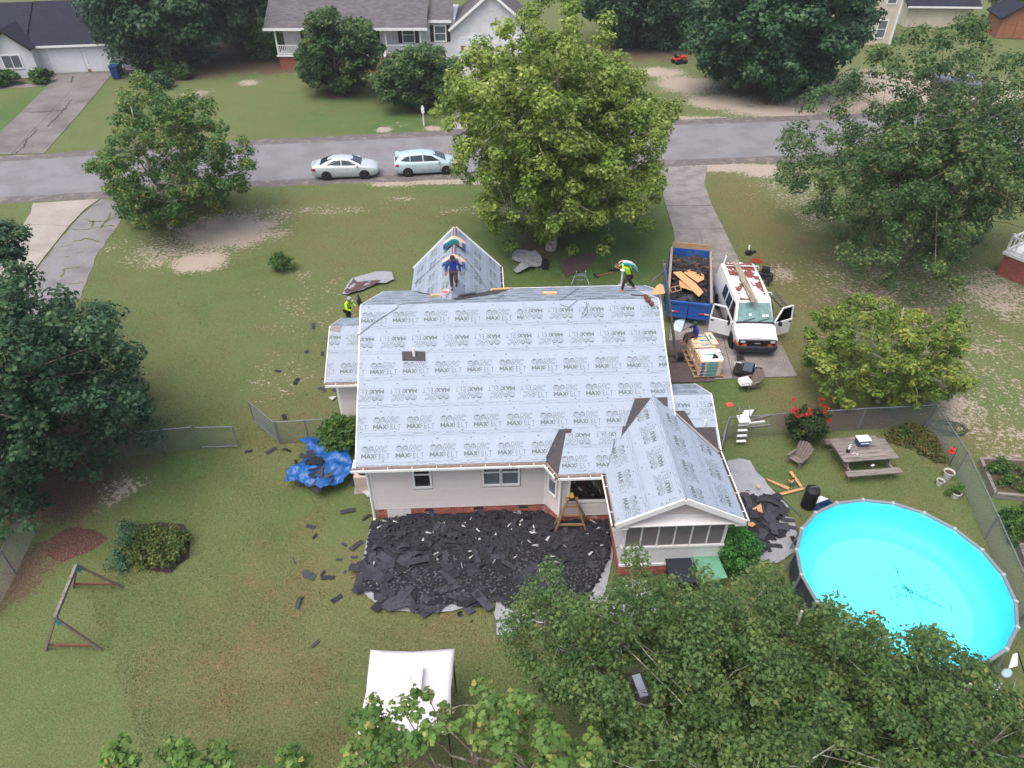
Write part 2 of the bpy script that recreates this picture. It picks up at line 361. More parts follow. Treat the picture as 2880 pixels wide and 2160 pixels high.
M('screen', (122, 118, 120), .7, .12, 2.2, spec=.2, rnd=.05)
M('white_panel', (208, 210, 214), .7, .08, 2, .1)
class Plane:
    def __init__(s, o, u, v):
        s.o = Vector(o); s.u = Vector(u).normalized(); s.v = Vector(v).normalized(); s.n = s.u.cross(s.v).normalized()
    def P(s, a, b, h=0.0): return s.o + s.u * a + s.v * b + s.n * h
    def uv(s, p): d = Vector(p) - s.o; return (d.dot(s.u), d.dot(s.v))
    def px(s, x, y):
        "plane coordinates of the roof point seen at a photograph pixel"
        c = HI @ Vector((0, 0, CAM_H)); t = HI @ at(x, y, 0.0); d = t - c
        k = (s.o - c).dot(s.n) / d.dot(s.n); return s.uv(c + d * k)
def clip_poly(poly, conv):
    out = list(poly); n = len(conv)
    for i in range(n):
        (ax, ay), (bx, by) = conv[i], conv[(i + 1) % n]; inp, out = out, []
        if not inp: return []
        side = lambda p: (bx - ax) * (p[1] - ay) - (by - ay) * (p[0] - ax)
        for j in range(len(inp)):
            p, q = inp[j], inp[(j + 1) % len(inp)]; sp, sq = side(p), side(q)
            if sp >= 0: out.append(p)
            if (sp >= 0) != (sq >= 0):
                t = sp / (sp - sq); out.append((p[0] + (q[0] - p[0]) * t, p[1] + (q[1] - p[1]) * t))
    return out if len(out) >= 3 else []
def ccw(poly):
    a = sum(poly[i][0] * poly[(i + 1) % len(poly)][1] - poly[(i + 1) % len(poly)][0] * poly[i][1] for i in range(len(poly)))
    return list(poly) if a > 0 else list(poly)[::-1]
def stroke(pts, w, closed=False):
    out = []; P = pts + [pts[0]] if closed else pts
    for (x0, y0), (x1, y1) in zip(P[:-1], P[1:]):
        L = math.hypot(x1 - x0, y1 - y0) or 1e-6; nx, ny = -(y1 - y0) / L * w / 2, (x1 - x0) / L * w / 2
        out.append([(x0 - nx, y0 - ny), (x1 - nx, y1 - ny), (x1 + nx, y1 + ny), (x0 + nx, y0 + ny)])
    return out
def logo():
    S = []
    glyph = {'M': [[(0, 0), (0, 1), (.5, .3), (1, 1), (1, 0)]], 'A': [[(0, 0), (.5, 1), (1, 0)], [(.2, .33), (.8, .33)]], 'X': [[(0, 0), (1, 1)], [(0, 1), (1, 0)]],
             'F': [[(0, 0), (0, 1), (.9, 1)], [(0, .5), (.75, .5)]], 'E': [[(.9, 0), (0, 0), (0, 1), (.9, 1)], [(0, .5), (.8, .5)]], 'L': [[(0, 1), (0, 0), (.9, 0)]], 'T': [[(0, 1), (1, 1)], [(.5, 0), (.5, 1)]]}
    x = .02
    for ch, w, th in (('M', .125, .042), ('A', .13, .042), ('X', .11, .042), ('F', .085, .019), ('E', .085, .019), ('L', .08, .019), ('T', .10, .019)):
        for ln in glyph[ch]: S += stroke([(x + a * w, .11 + b * .155) for a, b in ln], th)
        x += w + (.032 if th > .02 else .04)
    S += stroke([(.02, .065), (.92, .065)], .006)
    sh = lambda a, b, ox, w: (ox + a * w + (b) * .05, .32 + b * .24)
    S += stroke([sh(a, b, .44, .19) for a, b in ((0, 0), (0, 1), (.28, 1), (.72, .42), (.72, 1), (1, 1), (1, 0), (.72, 0), (.28, .58), (.28, 0))], .015, True)
    arc = [(.5 + .5 * math.cos(R(t)), .5 + .5 * math.sin(R(t))) for t in range(45, 316, 30)] + [(.5 + .27 * math.cos(R(t)), .5 + .27 * math.sin(R(t))) for t in range(315, 44, -30)]
    S += stroke([sh(a, b, .67, .2) for a, b in arc], .015, True)
    for cx, cy, r0, sg in ((.115, .445, .105, 1), (.325, .465, .08, -1)):      # ram's curled horns with ridges, face between them
        S += stroke([(cx + r0 * math.cos(t * .449), cy + r0 * math.sin(t * .449)) for t in range(15)], .013)
        S += stroke([(cx + sg * r0 * (.62 - t * .05) * math.cos(t * .8 + .4), cy + r0 * (.62 - t * .05) * math.sin(t * .8 + .4)) for t in range(9)], .012)
        for t in range(9): a = t * .7; S += stroke([(cx + r0 * .62 * math.cos(a), cy + r0 * .62 * math.sin(a)), (cx + r0 * .98 * math.cos(a + .2), cy + r0 * .98 * math.sin(a + .2))], .009)
        S.append(ccw([(cx + sg * r0 * math.cos(t), cy + r0 * math.sin(t)) for t in (.7, 1.2, 1.7, 2.2, 2.5)] + [(cx + sg * r0 * .6 * math.cos(t), cy + r0 * .6 * math.sin(t)) for t in (2.3, 1.6, 1.0)]))
    for ln in ([(.205, .50), (.20, .40), (.235, .33), (.27, .40), (.262, .50)], [(.13, .33), (.16, .26)], [(.31, .37), (.29, .27)], [(.385, .38), (.415, .47)], [(.40, .36), (.43, .42)], [(.235, .33), (.235, .27)], [(.18, .36), (.20, .28)]): S += stroke(ln, .011)
    return S
LOGO = logo(); PER = 1.155
def strip_print(v0, v1, segs, seed, u_off):
    "flat print of one felt strip in plane coordinates"
    rg = random.Random(seed); out = []; h = v1 - v0
    for (a, b, flip) in segs:
        k0 = math.floor((a - u_off) / PER) - 1
        for k in range(k0, int((b - a) / PER) + k0 + 4):
            ox = u_off + k * PER
            oy = v0 + .17 + (h - 1.04) * .5
            for q in LOGO:
                q2 = [((.95 - x) if flip else x, (.66 - y) if flip else y) for x, y in q]
                q2 = [(ox + x, oy + y) for x, y in q2]
                c = clip_poly(q2, [(a, v0), (b, v0), (b, v1), (a, v1)])
                if c: out.append(c)
            for j in range(4):
                for dv in (.09, .66):
                    x, y = ox + .08 + j * .27, oy + dv - (.03 if dv < .3 else -.03)
                    if a < x < b: out.append([(x - .012, y - .012), (x + .012, y - .012), (x + .012, y + .012), (x - .012, y + .012)])
            for dv, dx in ((.06, .75), (h - 1.04 + .80, .25)):
                x, y = ox + dx, oy + dv - .06
                if a < x < b: out.append([(x + .035 * math.cos(t), y + .022 * math.sin(t)) for t in [i * math.pi / 4 for i in range(8)]])
        # lap lines and fine dashes along the strip's lower edge
        for y, w in ((v0 + .135, .007), (v0 + .02, .006)): out += stroke([(a, y), (b, y)], w)
        x = a
        while x < b - .1:
            L = rg.uniform(.05, .22); y = v0 + rg.choice((.05, .075, .10)); out += stroke([(x, y), (min(b, x + L), y)], rg.choice((.006, .008, .016))); x += L * rg.uniform(.7, 1.4)
    return out
def flat_mesh(name, polys, pl, h, mat, parent, dh=.0):
    m = MB()
    for i, q in enumerate(polys): m.poly([pl.P(a, b, h + dh * (i % 9)) for a, b in q])
    return m.build(name, mat, parent, fix=False)
def felt_slope(pl, poly, rows, seed=0, deck=.14, u_off=0.0, edge=.05):
    "deck, then overlapping strips of printed felt; rows = [(v0, v1, flip | [(u0,u1,flip)...])]"
    poly = ccw(poly)
    MB().slab([pl.P(a, b, 0) for a, b in poly], deck).build('roof_deck', MATS['deck'], house)
    us = [p[0] for p in poly]; rg = random.Random(seed)
    for i, (v0, v1, fl) in enumerate(rows):
        lo = v0 - .07
        q = clip_poly(poly, [(min(us) - 1, lo), (max(us) + 1, lo), (max(us) + 1, v1), (min(us) - 1, v1)])
        if not q: continue
        h = .008 + .0035 * (i if rows[0][0] < rows[-1][0] else len(rows) - i)
        o = MB().slab([pl.P(a, b, h) for a, b in q], .003).build('felt_strip', MATS['felt'], house)
        segs = fl if isinstance(fl, list) else [(min(us), max(us), fl)]
        pr = []
        for s in strip_print(v0, v1, segs, seed * 31 + i, u_off + rg.uniform(0, PER) if not isinstance(fl, list) else u_off):
            c = clip_poly(s, q)
            if c: pr.append(c)
        tag(flat_mesh('printed_lettering', pr, pl, h + .0025, MATS['print'], o, .00015), kind='stuff')
def patch(pl, pxs, h, mat=None, name='felt_patch'):
    return MB().slab([pl.P(*pl.px(x, y), h) for x, y in pxs], .004).build(name, mat or MATS['dark_felt'], house)
EZ, RZ = 3.15, 5.94                         # eave and ridge heights
X0, X1, Y0, Y1, YR = -.45, 10.75, -.5, 11.0, 5.25
SL = math.hypot(YR - Y0, RZ - EZ)
main_f = Plane((X0, Y0, EZ), (1, 0, 0), (0, YR - Y0, RZ - EZ))
main_b = Plane((X0, YR, RZ), (1, 0, 0), (0, Y1 - YR, EZ - RZ))
LW = X1 - X0; rh = SL / 6
seam = 5.95
rows = [(0, rh, False), (rh, 2 * rh, False), (2 * rh, 3 * rh, [(0, seam + .3, True), (seam + .3, LW, False)]), (3 * rh, 4 * rh, False), (4 * rh, 5 * rh, True), (5 * rh, SL, [(0, seam + .1, False), (seam + .1, LW, True)])]
felt_slope(main_f, [(.18, 0), (LW - .06, 0), (LW, SL), (-.02, SL)], rows, 3, u_off=.05)
SB = math.hypot(Y1 - YR, RZ - EZ)
felt_slope(main_b, [(0, 0), (LW, 0), (LW, SB), (0, SB)], [(k * rh, min(SB, (k + 1) * rh), k % 2 == 0) for k in range(6)], 4)
# left wing, right wing, rear right extension (ridge parallel to the main one)
def side_wing(x0, x1, y0, y1, ez, rz, seed, ym=None):
    ym = ym or (y0 + y1) / 2; sb = math.hypot(y1 - ym, rz - ez); s = math.hypot(ym - y0, rz - ez); k = max(1, round(s / rh)); hh = s / k
    f = Plane((x0, y0, ez), (1, 0, 0), (0, ym - y0, rz - ez)); b = Plane((x0, ym, rz), (1, 0, 0), (0, y1 - ym, ez - rz))
    felt_slope(f, [(0, 0), (x1 - x0, 0), (x1 - x0, s), (0, s)], [(i * hh, (i + 1) * hh, i % 2 == 1) for i in range(k)], seed)
    felt_slope(b, [(0, 0), (x1 - x0, 0), (x1 - x0, sb), (0, sb)], [(i * rh, min(sb, (i + 1) * rh), i % 2 == 0) for i in range(math.ceil(sb / rh))], seed + 1)
    return f
lw = side_wing(-2.05, X0 - .003, 4.2, 8.8, EZ, 4.22, 11)
rw = side_wing(X1 + .003, 12.15, -.15, 3.5, EZ, 4.1, 13)
side_wing(X1 + .003, 11.65, 6.6, 11.0, EZ, RZ - 3.15 * .4852, 15, 8.4)
# rear gable wing
GX0, GX1, GZ, GY = .80, 4.94, 5.26, 13.2; GX = (GX0 + GX1) / 2
def cross_gable(x0, x1, ez, rz, yfront, ymeet_r, ymeet_e, toward, seed, k=2):
    xm = (x0 + x1) / 2; s = math.hypot(xm - x0, rz - ez); hh = s / k; d = abs(ymeet_r - yfront); de = abs(ymeet_e - yfront)
    # left slope: text runs away from the camera; right slope: towards it
    yl = min(yfront, ymeet_r)
    L = Plane((xm, yl, rz), (0, 1, 0), (x0 - xm, 0, ez - rz)); Rr = Plane((xm, max(yfront, ymeet_r), rz), (0, -1, 0), (x1 - xm, 0, ez - rz))
    if toward: pl, pr = [(0, 0), (d, 0), (de, s), (0, s)], [(d, 0), (0, 0), (d - de, s), (d, s)]
    else: pl, pr = [(0, 0), (d, 0), (d, s), (d - de, s)], [(0, 0), (d, 0), (de, s), (0, s)]
    rws = [(i * hh, (i + 1) * hh, i % 2 == 1) for i in range(k)]
    felt_slope(L, pl, rws, seed); felt_slope(Rr, pr, rws, seed + 1); return L, Rr
slope = (RZ - EZ) / (YR - Y0)
gl, gr = cross_gable(GX0, GX1, EZ, GZ, GY, YR + (RZ - GZ) / slope, Y1, False, 21, 3)
PX0, PX1, PZ, PY = 8.05, 12.05, 4.2, -3.35; PXM = (PX0 + PX1) / 2
pl_l, pl_r = cross_gable(PX0, PX1, EZ + .004, PZ, PY, Y0 + (PZ - EZ) / slope, Y0, True, 25, 2)
# bay roof, shallower than the main slope
BZ = .30; by = -1.15; bt = .55
bay = Plane((6.45, by, EZ), (1, 0, 0), (0, 1, BZ)); bl = math.hypot(bt - by, (bt - by) * BZ)
felt_slope(bay, [(0, 0), (1.62, 0), (2.2, bl), (.42, bl)], [(0, bl / 2 + .1, False), (bl / 2 + .1, bl, True)], 31, deck=.1, u_off=.15)
z_at = lambda y: EZ + (y - Y0) * slope
MB().slab([(6.1, Y0, EZ + .012), (6.46, by, EZ + .012), (6.88, bt, z_at(bt) + .05)], .05).build('felt_patch', MATS['dark_felt'], house)
k3 = 720 / 2212; c3 = lambda L: [(1440 + x * k3, 1080 + y * k3) for x, y in L]
patch(main_f, c3([(290, 640), (405, 395), (515, 390), (500, 515), (365, 530), (372, 760)]), .036)
patch(main_f, c3([(812, 770), (862, 565), (928, 560), (955, 370), (978, 365), (1060, 128), (1340, 118), (1345, 200), (1240, 175), (1135, 215), (1145, 290), (1000, 560)]), .034)
patch(rw, c3([(1375, 235), (1490, 235), (1580, 378), (1755, 375), (1785, 575), (1500, 420)]), .030)
patch(pl_r, c3([(1345, 205), (1395, 235), (1790, 590), (1770, 600)]), .030, M('felt_grey', (150, 142, 140), .9, .1, 8))
patch(main_b, [(1155, 817), (1200, 815), (1270, 822), (1395, 816), (1445, 812), (1395, 828), (1285, 845), (1225, 833), (1180, 826)], .03)
patch(lw, [(930, 922), (963, 914), (957, 936), (926, 930)], .02, M('felt_grey2', (128, 126, 130), .9, .12, 8))
# vent boot with its dark flashing
vt = patch(main_f, [(1131, 990), (1196, 990), (1197, 1016), (1132, 1016)], .045, name='vent_flashing')
def vent_pipe(pl, x, y, r=.05, h=.38):
    p = pl.P(*pl.px(x, y), 0); MB().lathe([(r, 0), (r, h), (r * .7, h), (r * .7, h - .1)], 12, p).build('vent_pipe', MATS['white_trim'], house, smooth=True)
vent_pipe(main_f, 1165, 1003); vent_pipe(rw, 1981, 1199, .045, .3)
# raw ridge slots and rake edges
M('ridge_slot', (120, 62, 48), .9, .3, 8)
for dx in (-.07, .07): MB().bar((GX + dx, 8.3, GZ - .045), (GX + dx, GY - .02, GZ - .045), .045, .02).build('ridge_slot', MATS['ridge_slot'], house)
def rake(p, q, w=.035, h=.17):
    MB().bar(Vector(p) - Vector((0, 0, .065)), Vector(q) - Vector((0, 0, .065)), w, h).build('rake_trim', MATS['white_trim'], house)
for x, s in ((X0, -1), (X1, 1)):
    rake((x + s * .025 + (.18 if s < 0 else -.06), Y0, EZ), (x + s * .025, YR, RZ)); rake((x + s * .025, YR, RZ), (x + s * .025, Y1, EZ))
for (x0, x1, y, ez, rz) in ((PX0, PX1, PY - .025, EZ, PZ), (GX0, GX1, GY + .025, EZ, GZ)):
    xm = (x0 + x1) / 2; rake((x0 - .02, y, ez), (xm, y, rz), .05, .2); rake((x1 + .02, y, ez), (xm, y, rz), .05, .2)
rake((-2.08, 4.2, EZ), (-2.08, 6.5, 4.22)); rake((-2.08, 6.5, 4.22), (-2.08, 8.8, EZ)); rake((12.18, -.15, EZ), (12.18, 1.68, 4.1)); rake((12.18, 1.68, 4.1), (12.18, 3.5, EZ)); rake((11.68, 6.6, EZ), (11.68, 8.4, 4.41)); rake((11.68, 8.4, 4.41), (11.68, 11.0, EZ))
# gutters: open channels with hangers and muck
def gutter(p, q, out, ends=True):
    p, q, out = Vector(p), Vector(q), Vector(out).normalized(); g = MB()
    g.bar(p + out * .06 + Vector((0, 0, -.13)), q + out * .06 + Vector((0, 0, -.13)), .13, .012)
    g.bar(p + out * .125 + Vector((0, 0, -.085)), q + out * .125 + Vector((0, 0, -.085)), .012, .09)
    g.bar(p + out * .118 + Vector((0, 0, -.042)), q + out * .118 + Vector((0, 0, -.042)), .034, .012)
    o = g.build('gutter', MATS['white_trim'], house)
    MB().bar(p + out * .06 + Vector((0, 0, -.118)), q + out * .06 + Vector((0, 0, -.118)), .105, .02).build('gutter_debris', MATS['gutter_muck'], o)
    MB().bar(p - out * .005 + Vector((0, 0, -.10)), q - out * .005 + Vector((0, 0, -.10)), .012, .17).build('fascia', M('fascia', (182, 160, 148), .7, .2, 8), house)
    n = max(2, int((q - p).length / .75))
    for i in range(n):
        c = p.lerp(q, (i + .5) / n); MB().bar(c + Vector((0, 0, -.045)), c + out * .12 + Vector((0, 0, -.045)), .022, .01).build('gutter_hanger', MATS['white_trim'], o)
gutter((X0, Y0 - .02, EZ), (6.1, Y0 - .02, EZ), (0, -1, 0)); gutter((6.12, Y0 - .04, EZ), (6.44, by - .04, EZ), (-.9, -.45, 0)); gutter((6.45, by - .02, EZ), (PX0 - .16, by - .02, EZ), (0, -1, 0))
gutter((PX0 - .02, by, EZ), (PX0 - .02, PY, EZ), (-1, 0, 0)); gutter((PX1 + .02, -.2, EZ), (PX1 + .02, PY, EZ), (1, 0, 0)); gutter((GX1 + .02, Y1 + .1, EZ), (GX1 + .02, GY, EZ), (1, 0, 0))
gutter((-2.05, 4.18, EZ), (-.5, 4.18, EZ), (0, -1, 0)); gutter((X1 - 5.5, Y1 + .02, EZ), (X1, Y1 + .02, EZ), (0, 1, 0))
# walls
FZ, WT = .55, 3.0
def wall_core(name, poly, z0, z1, mat='siding'):
    return MB().slab([(x, y, z1) for x, y in ccw(poly)], z1 - z0).build(name, MATS[mat], house)
def siding(wall, p, q, z0, z1, holes=(), step=.115):
    "overlapping boards along wall p->q (outward normal to the right of p->q), around window holes (u0,u1,z0,z1)"
    p, q = Vector((*p, 0)), Vector((*q, 0)); L = (q - p).length; u = (q - p) / L; n = Vector((u.y, -u.x, 0)); z = z0
    while z < z1 - .01:
        t = min(z + step, z1); cuts = [(0, L)]
        for a, b, c, d in holes:
            if c < t - .01 and d > z + .01:
                nc = []
                for s, e in cuts:
                    if b <= s or a >= e: nc.append((s, e)); continue
                    if a > s: nc.append((s, a))
                    if b < e: nc.append((b, e))
                cuts = nc
        for s, e in cuts:
            if e - s < .03: continue
            bot = [p + u * s, p + u * e, p + u * e + n * .046, p + u * s + n * .046]; top = [p + u * s, p + u * e, p + u * e + n * .006, p + u * s + n * .006]
            MB().hexa([(v.x, v.y, z) for v in bot], [(v.x, v.y, t - .004) for v in top]).build('siding_board', MATS['siding'], wall)
        z = t
def window(parent, p, u, z0, w, h, n, glass='glass_dark', sash=True, name='window', trim=.07):
    "frame with meeting rail; panes are sub-parts"
    p, u, n = Vector((*p, 0)), Vector((*u, 0)).normalized(), Vector((*n, 0)).normalized(); b = MB(); Z = lambda z: Vector((0, 0, z))
    for a, c in ((0, 0), (w, w)): b.bar(p + u * a + n * .044 + Z(z0 - trim / 2), p + u * a + n * .044 + Z(z0 + h + trim / 2), trim, .05, up=n)
    for z in (z0, z0 + h): b.bar(p + n * .045 + Z(z), p + u * w + n * .045 + Z(z), .05, trim, up=(0, 0, 1))
    if sash: b.bar(p + n * .028 + Z(z0 + h * .5), p + u * w + n * .028 + Z(z0 + h * .5), .04, .05)
    o = b.build(name, MATS['white_trim'], parent)
    for k in ((0, .5), (.5, 1)) if sash else ((0, 1),):
        MB().bar(p + u * .04 + n * (.006 + .006 * k[0]) + Z(z0 + h * (k[0] + k[1]) / 2), p + u * (w - .04) + n * (.006 + .006 * k[0]) + Z(z0 + h * (k[0] + k[1]) / 2), .008, h * (k[1] - k[0]) - .03).build('pane', MATS[glass], o)
    return o
core = wall_core('wall', [(0, .01), (6.2, .01), (6.2, 1.2), (10.4, 1.2), (10.4, 10.6), (0, 10.6)], FZ, WT)
w1 = (1.52, 2.12, 1.62, 2.86); w2 = (3.95, 5.25, 1.62, 2.86)
siding(core, (0, 0), (6.2, 0), FZ, WT, [(a - .05, b + .05, c - .05, d + .05) for a, b, c, d in (w1, w2)])
window(house, (w1[0], 0), (1, 0), w1[2], w1[1] - w1[0], w1[3] - w1[2], (0, -1))
for k in range(2): window(house, (w2[0] + k * .65, 0), (1, 0), w2[2], .62, w2[3] - w2[2], (0, -1), 'glass_grey')
for x in (.02, 6.18): MB().bar((x, -.02, FZ), (x, -.02, WT), .09, .05, up=(0, 1, 0)).build('corner_trim', MATS['white_trim'], house)
MB().tube([(-.22, -.42, EZ - .12), (-.1, -.2, EZ - .35), (-.06, -.08, EZ - .5), (-.06, -.08, .15), (-.06, -.3, .08)], .045, 6).build('downspout', MATS['white_trim'], house)
MB().tube([(6.5, -1.0, EZ - .12), (6.62, -.8, EZ - .35), (6.62, -.68, EZ - .5), (6.62, -.68, .15)], .05, 6).build('downspout', MATS['white_trim'], house)
# bay: angled wall, front wall with the big window into the dining room
AX, AY, BX = 6.62, -.6, 8.45
aw = wall_core('wall', [(6.2, .02), (AX, AY), (AX + .15, AY + .1), (6.4, .1)], FZ, WT)
siding(aw, (6.2, 0), (AX, AY), FZ, WT, [(.14, .66, 1.3, 2.85)])
d = Vector((AX - 6.2, AY, 0)).normalized(); window(house, (6.2 + d.x * .18, d.y * .18), (d.x, d.y), 1.38, .42, 1.4, (d.y, -d.x), 'glass_grey')
bw = MB().bx(AX, 6.93, AY, AY + .12, FZ, WT).bx(8.3, BX, AY, AY + .12, FZ, WT).bx(6.93, 8.3, AY, AY + .12, FZ, 1.28).bx(6.93, 8.3, AY, AY + .12, 2.86, WT).build('wall', MATS['siding'], house)
siding(bw, (AX, AY - .003), (BX, AY - .003), FZ, WT, [(.31 - .05, 1.68 + .05, 1.22, 2.92)])
fr = MB()
for x in (6.93, 8.3): fr.bx(x - .045, x + .045, AY - .05, AY + .06, 1.22, 2.9)
for z in (1.25, 2.87): fr.bx(6.89, 8.345, AY - .048, AY + .058, z - .04, z + .04)
win = fr.build('window', MATS['white_trim'], house)
gm = bpy.data.materials.new('clear_glass'); gm.use_nodes = True; n_, l_ = gm.node_tree.nodes, gm.node_tree.links
tr = n_.new('ShaderNodeBsdfTransparent'); tr.inputs[0].default_value = (.8, .82, .82, 1); gl_ = n_.new('ShaderNodeBsdfGlossy'); gl_.inputs['Roughness'].default_value = .03
mxs = n_.new('ShaderNodeMixShader'); fz = n_.new('ShaderNodeFresnel'); fz.inputs[0].default_value = 1.35
l_.new(fz.outputs[0], mxs.inputs[0]); l_.new(tr.outputs[0], mxs.inputs[1]); l_.new(gl_.outputs[0], mxs.inputs[2]); l_.new(mxs.outputs[0], n_['Material Output'].inputs['Surface']); MATS['clear_glass'] = gm
MB().bx(6.97, 8.26, AY + .02, AY + .028, 1.29, 2.83).build('pane', gm, win)
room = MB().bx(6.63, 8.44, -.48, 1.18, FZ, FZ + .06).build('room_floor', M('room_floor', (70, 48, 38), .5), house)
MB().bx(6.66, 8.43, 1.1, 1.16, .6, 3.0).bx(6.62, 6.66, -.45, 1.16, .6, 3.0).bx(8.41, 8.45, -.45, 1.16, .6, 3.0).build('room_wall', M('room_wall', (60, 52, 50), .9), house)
# porch: half wall, screens, gable
PW0, PW1, PYF = 8.45, 11.8, -2.9
pc = MB().bx(PW0, PW1, PYF, PYF + .1, FZ, 1.42).bx(PW0, PW0 + .1, PYF + .1, AY, FZ, 3.02).bx(PW1 - .1, PW1, PYF + .1, 1.0, FZ, 1.42).build('porch_wall', MATS['white_panel'], house)
MB().bx(PW0 + .1, PW1 - .1, PYF + .1, 1.1, FZ - .1, FZ + .02).build('porch_floor', M('porch_floor', (92, 78, 72), .8), house)
MB().bx(10.45, 11.75, 1.0, 1.12, FZ, 3.0).bx(PW0 + .1, 10.45, .3, .42, FZ, 3.0).build('porch_back_wall', MATS['siding'], house)
MB().bx(PW0 - .03, PW1 + .03, PYF - .04, PYF + .12, 1.42, 1.5).build('rail_cap', MATS['white_trim'], house)
MB().bx(PW0 - .02, PW1 + .02, PYF - .03, PYF + .1, 2.78, 3.02).build('porch_beam', MATS['white_trim'], house)
MB().bx(PW0 - .02, PW1 + .02, PYF - .035, PYF + .02, FZ - .04, FZ + .07).build('skirt_board', MATS['white_trim'], house)
nb = 6
for i in range(nb + 1):
    x = PW0 + .04 + (PW1 - PW0 - .08) * i / nb; wd = .09 if i in (0, nb) else .045
    MB().bx(x - wd / 2, x + wd / 2, PYF - .01, PYF + .07, 1.5, 2.78).build('screen_post', MATS['white_trim'], house)
    if i < nb: MB().bx(x + .03, x + (PW1 - PW0 - .08) / nb - .03, PYF + .03, PYF + .036, 1.5, 2.78).build('screen_panel', MATS['screen'], house)
for i in range(4):
    y = PYF + .6 + i * .75; MB().bx(PW1 - .07, PW1 - .01, y - .02, y + .02, 1.42, 2.9).build('screen_post', MATS['white_trim'], house)
MB().bx(PW1 - .045, PW1 - .04, PYF + .1, .9, 1.42, 2.9).build('screen_panel', MATS['screen'], house)
gw = MB().slab([(PW0, PYF + .02, 3.02), (PW1, PYF + .02, 3.02), (PXM, PYF + .02, PZ - .22)], .05, (0, -1, 0)).build('gable_wall', MATS['siding'], house)
zz = 3.02
while zz < PZ - .35:
    hw = (PZ - .24 - zz - .06) * 1.72; MB().hexa([(PXM - hw, PYF + .02, zz), (PXM - hw, PYF - .006, zz), (PXM + hw, PYF - .006, zz), (PXM + hw, PYF + .02, zz)], [(PXM - hw + .1, PYF + .02, zz + .11), (PXM - hw + .1, PYF + .01, zz + .11), (PXM + hw - .1, PYF + .01, zz + .11), (PXM + hw - .1, PYF + .02, zz + .11)]).build('siding_board', MATS['siding'], gw); zz += .115
for x0, x1 in ((PX0 - .1, PW0), (PW1, PX1 + .1)): MB().bx(x0, x1, PY + .02, PYF + .08, EZ - .3, EZ - .17).build('eave_return', MATS['white_trim'], house)
MB().bx(PX0, PX1, PY + .02, PYF + .4, EZ - .20, EZ - .16).build('soffit', MATS['white_trim'], house)
MB().bx(X0, 6.2, Y0 + .02, .02, EZ - .2, EZ - .15).build('soffit', MATS['white_trim'], house)
MB().slab([(6.16, -.42, EZ - .13), (6.5, -1.12, EZ - .13), (8.1, -1.12, EZ - .13), (8.1, -.4, EZ - .13)], .04).build('soffit', MATS['white_trim'], house)
# left wing, rear wing and extension walls
lwc = wall_core('wall', [(-1.75, 4.7), (.02, 4.7), (.02, 8.4), (-1.75, 8.4)], FZ, WT)
siding(lwc, (-1.75, 4.69), (0, 4.69), FZ, WT); MB().bar((-1.77, 4.68, .3), (-1.77, 4.68, WT), .1, .06).build('corner_trim', MATS['white_trim'], house)
wall_core('wall', [(1.2, 10.7), (4.5, 10.7), (4.5, 12.8), (1.2, 12.8)], .3, WT); wall_core('wall', [(10.42, .2), (11.8, .2), (11.8, 3.1), (10.42, 3.1)], FZ, WT); wall_core('wall', [(10.42, 7.0), (11.2, 7.0), (11.2, 10.0), (10.42, 10.0)], .3, WT)
for xm, z1, z2, y in ((GX, EZ, GZ - .2, 12.8),): MB().slab([(1.2, y, WT), (4.5, y, WT), (GX, y, z2)], .1, (0, 1, 0)).build('gable_wall', MATS['siding'], house)
for x in (-1.75, 12.0):
    y0, y1, zr = ((4.5, 8.5, 4.05) if x < 0 else (.1, 3.2, 3.95)); MB().slab([(x, y0, WT), (x, y1, WT), (x, (y0 + y1) / 2, zr)], .1, (1, 0, 0)).build('gable_wall', MATS['siding'], house)
for x in (0, 10.4): MB().slab([(x, 0, WT), (x, 10.6, WT), (x, YR, RZ - .2)], .08, (1, 0, 0)).build('gable_wall', MATS['siding'], house)
# brick foundation
fnd = MB().slab([(x, y, FZ) for x, y in ccw([(.03, .03), (6.22, .03), (AX + .02, AY + .04), (PW0 + .04, AY + .04), (PW0 + .04, PYF + .04), (PW1 - .04, PYF + .04), (PW1 - .04, .4), (11.7, 3), (10.4, 3), (10.4, 10.5), (.03, 10.5)])], FZ + .02).build('foundation', MATS['mortar'], house)
MB().bx(-1.7, .03, 4.75, 8.3, 0, FZ).build('foundation', MATS['brick'], house)
bme = MB().box((0, 0, 0), (.192, .05, .054)).mesh('brick', MATS['brick'])
nb_ = 0
def bricks(p, q, z1, skip=()):
    global nb_
    p, q = Vector((*p, 0)), Vector((*q, 0)); L = (q - p).length; u = (q - p) / L; n = Vector((u.y, -u.x, 0)); ang = math.atan2(u.y, u.x); extra = MB()
    rg = random.Random(int(L * 100)); r = 0; z = z1 - .036
    while z > 0:
        a = .105 + (.108 if r % 2 else 0)
        while a < L - .08:
            if not any(s < a < e and z0 < z < z2 for s, e, z0, z2 in skip):
                c = p + u * a - n * (.008 - rg.uniform(0, .006))
                if nb_ < 298: link('brick', bme, fnd, (c.x, c.y, z), (0, 0, ang)); nb_ += 1
                else: extra.box((c.x, c.y, z), (.205, .05, .062), ang)
            a += .216
        z -= .0735; r += 1
    if extra.v: tag(extra.build('brickwork', MATS['brick'], fnd), kind='stuff')
bricks((0, 0), (6.2, 0), FZ, [(.42, 1.28, 0, .52), (1.75, 2.15, .33, .5), (3.55, 3.95, .33, .5), (5.2, 5.6, .33, .5)])
bricks((6.2, 0), (AX, AY), FZ); bricks((AX, AY), (PW0, AY), FZ, [(1.1, 1.5, .33, .5)]); bricks((PW0, PYF), (PW1, PYF), FZ); bricks((PW0, AY), (PW0, PYF), FZ)
MB().bx(.42, 1.28, -.03, .02, .02, .52).build('crawl_door', M('crawl_door', (204, 202, 204), .8, .14, 5), house)
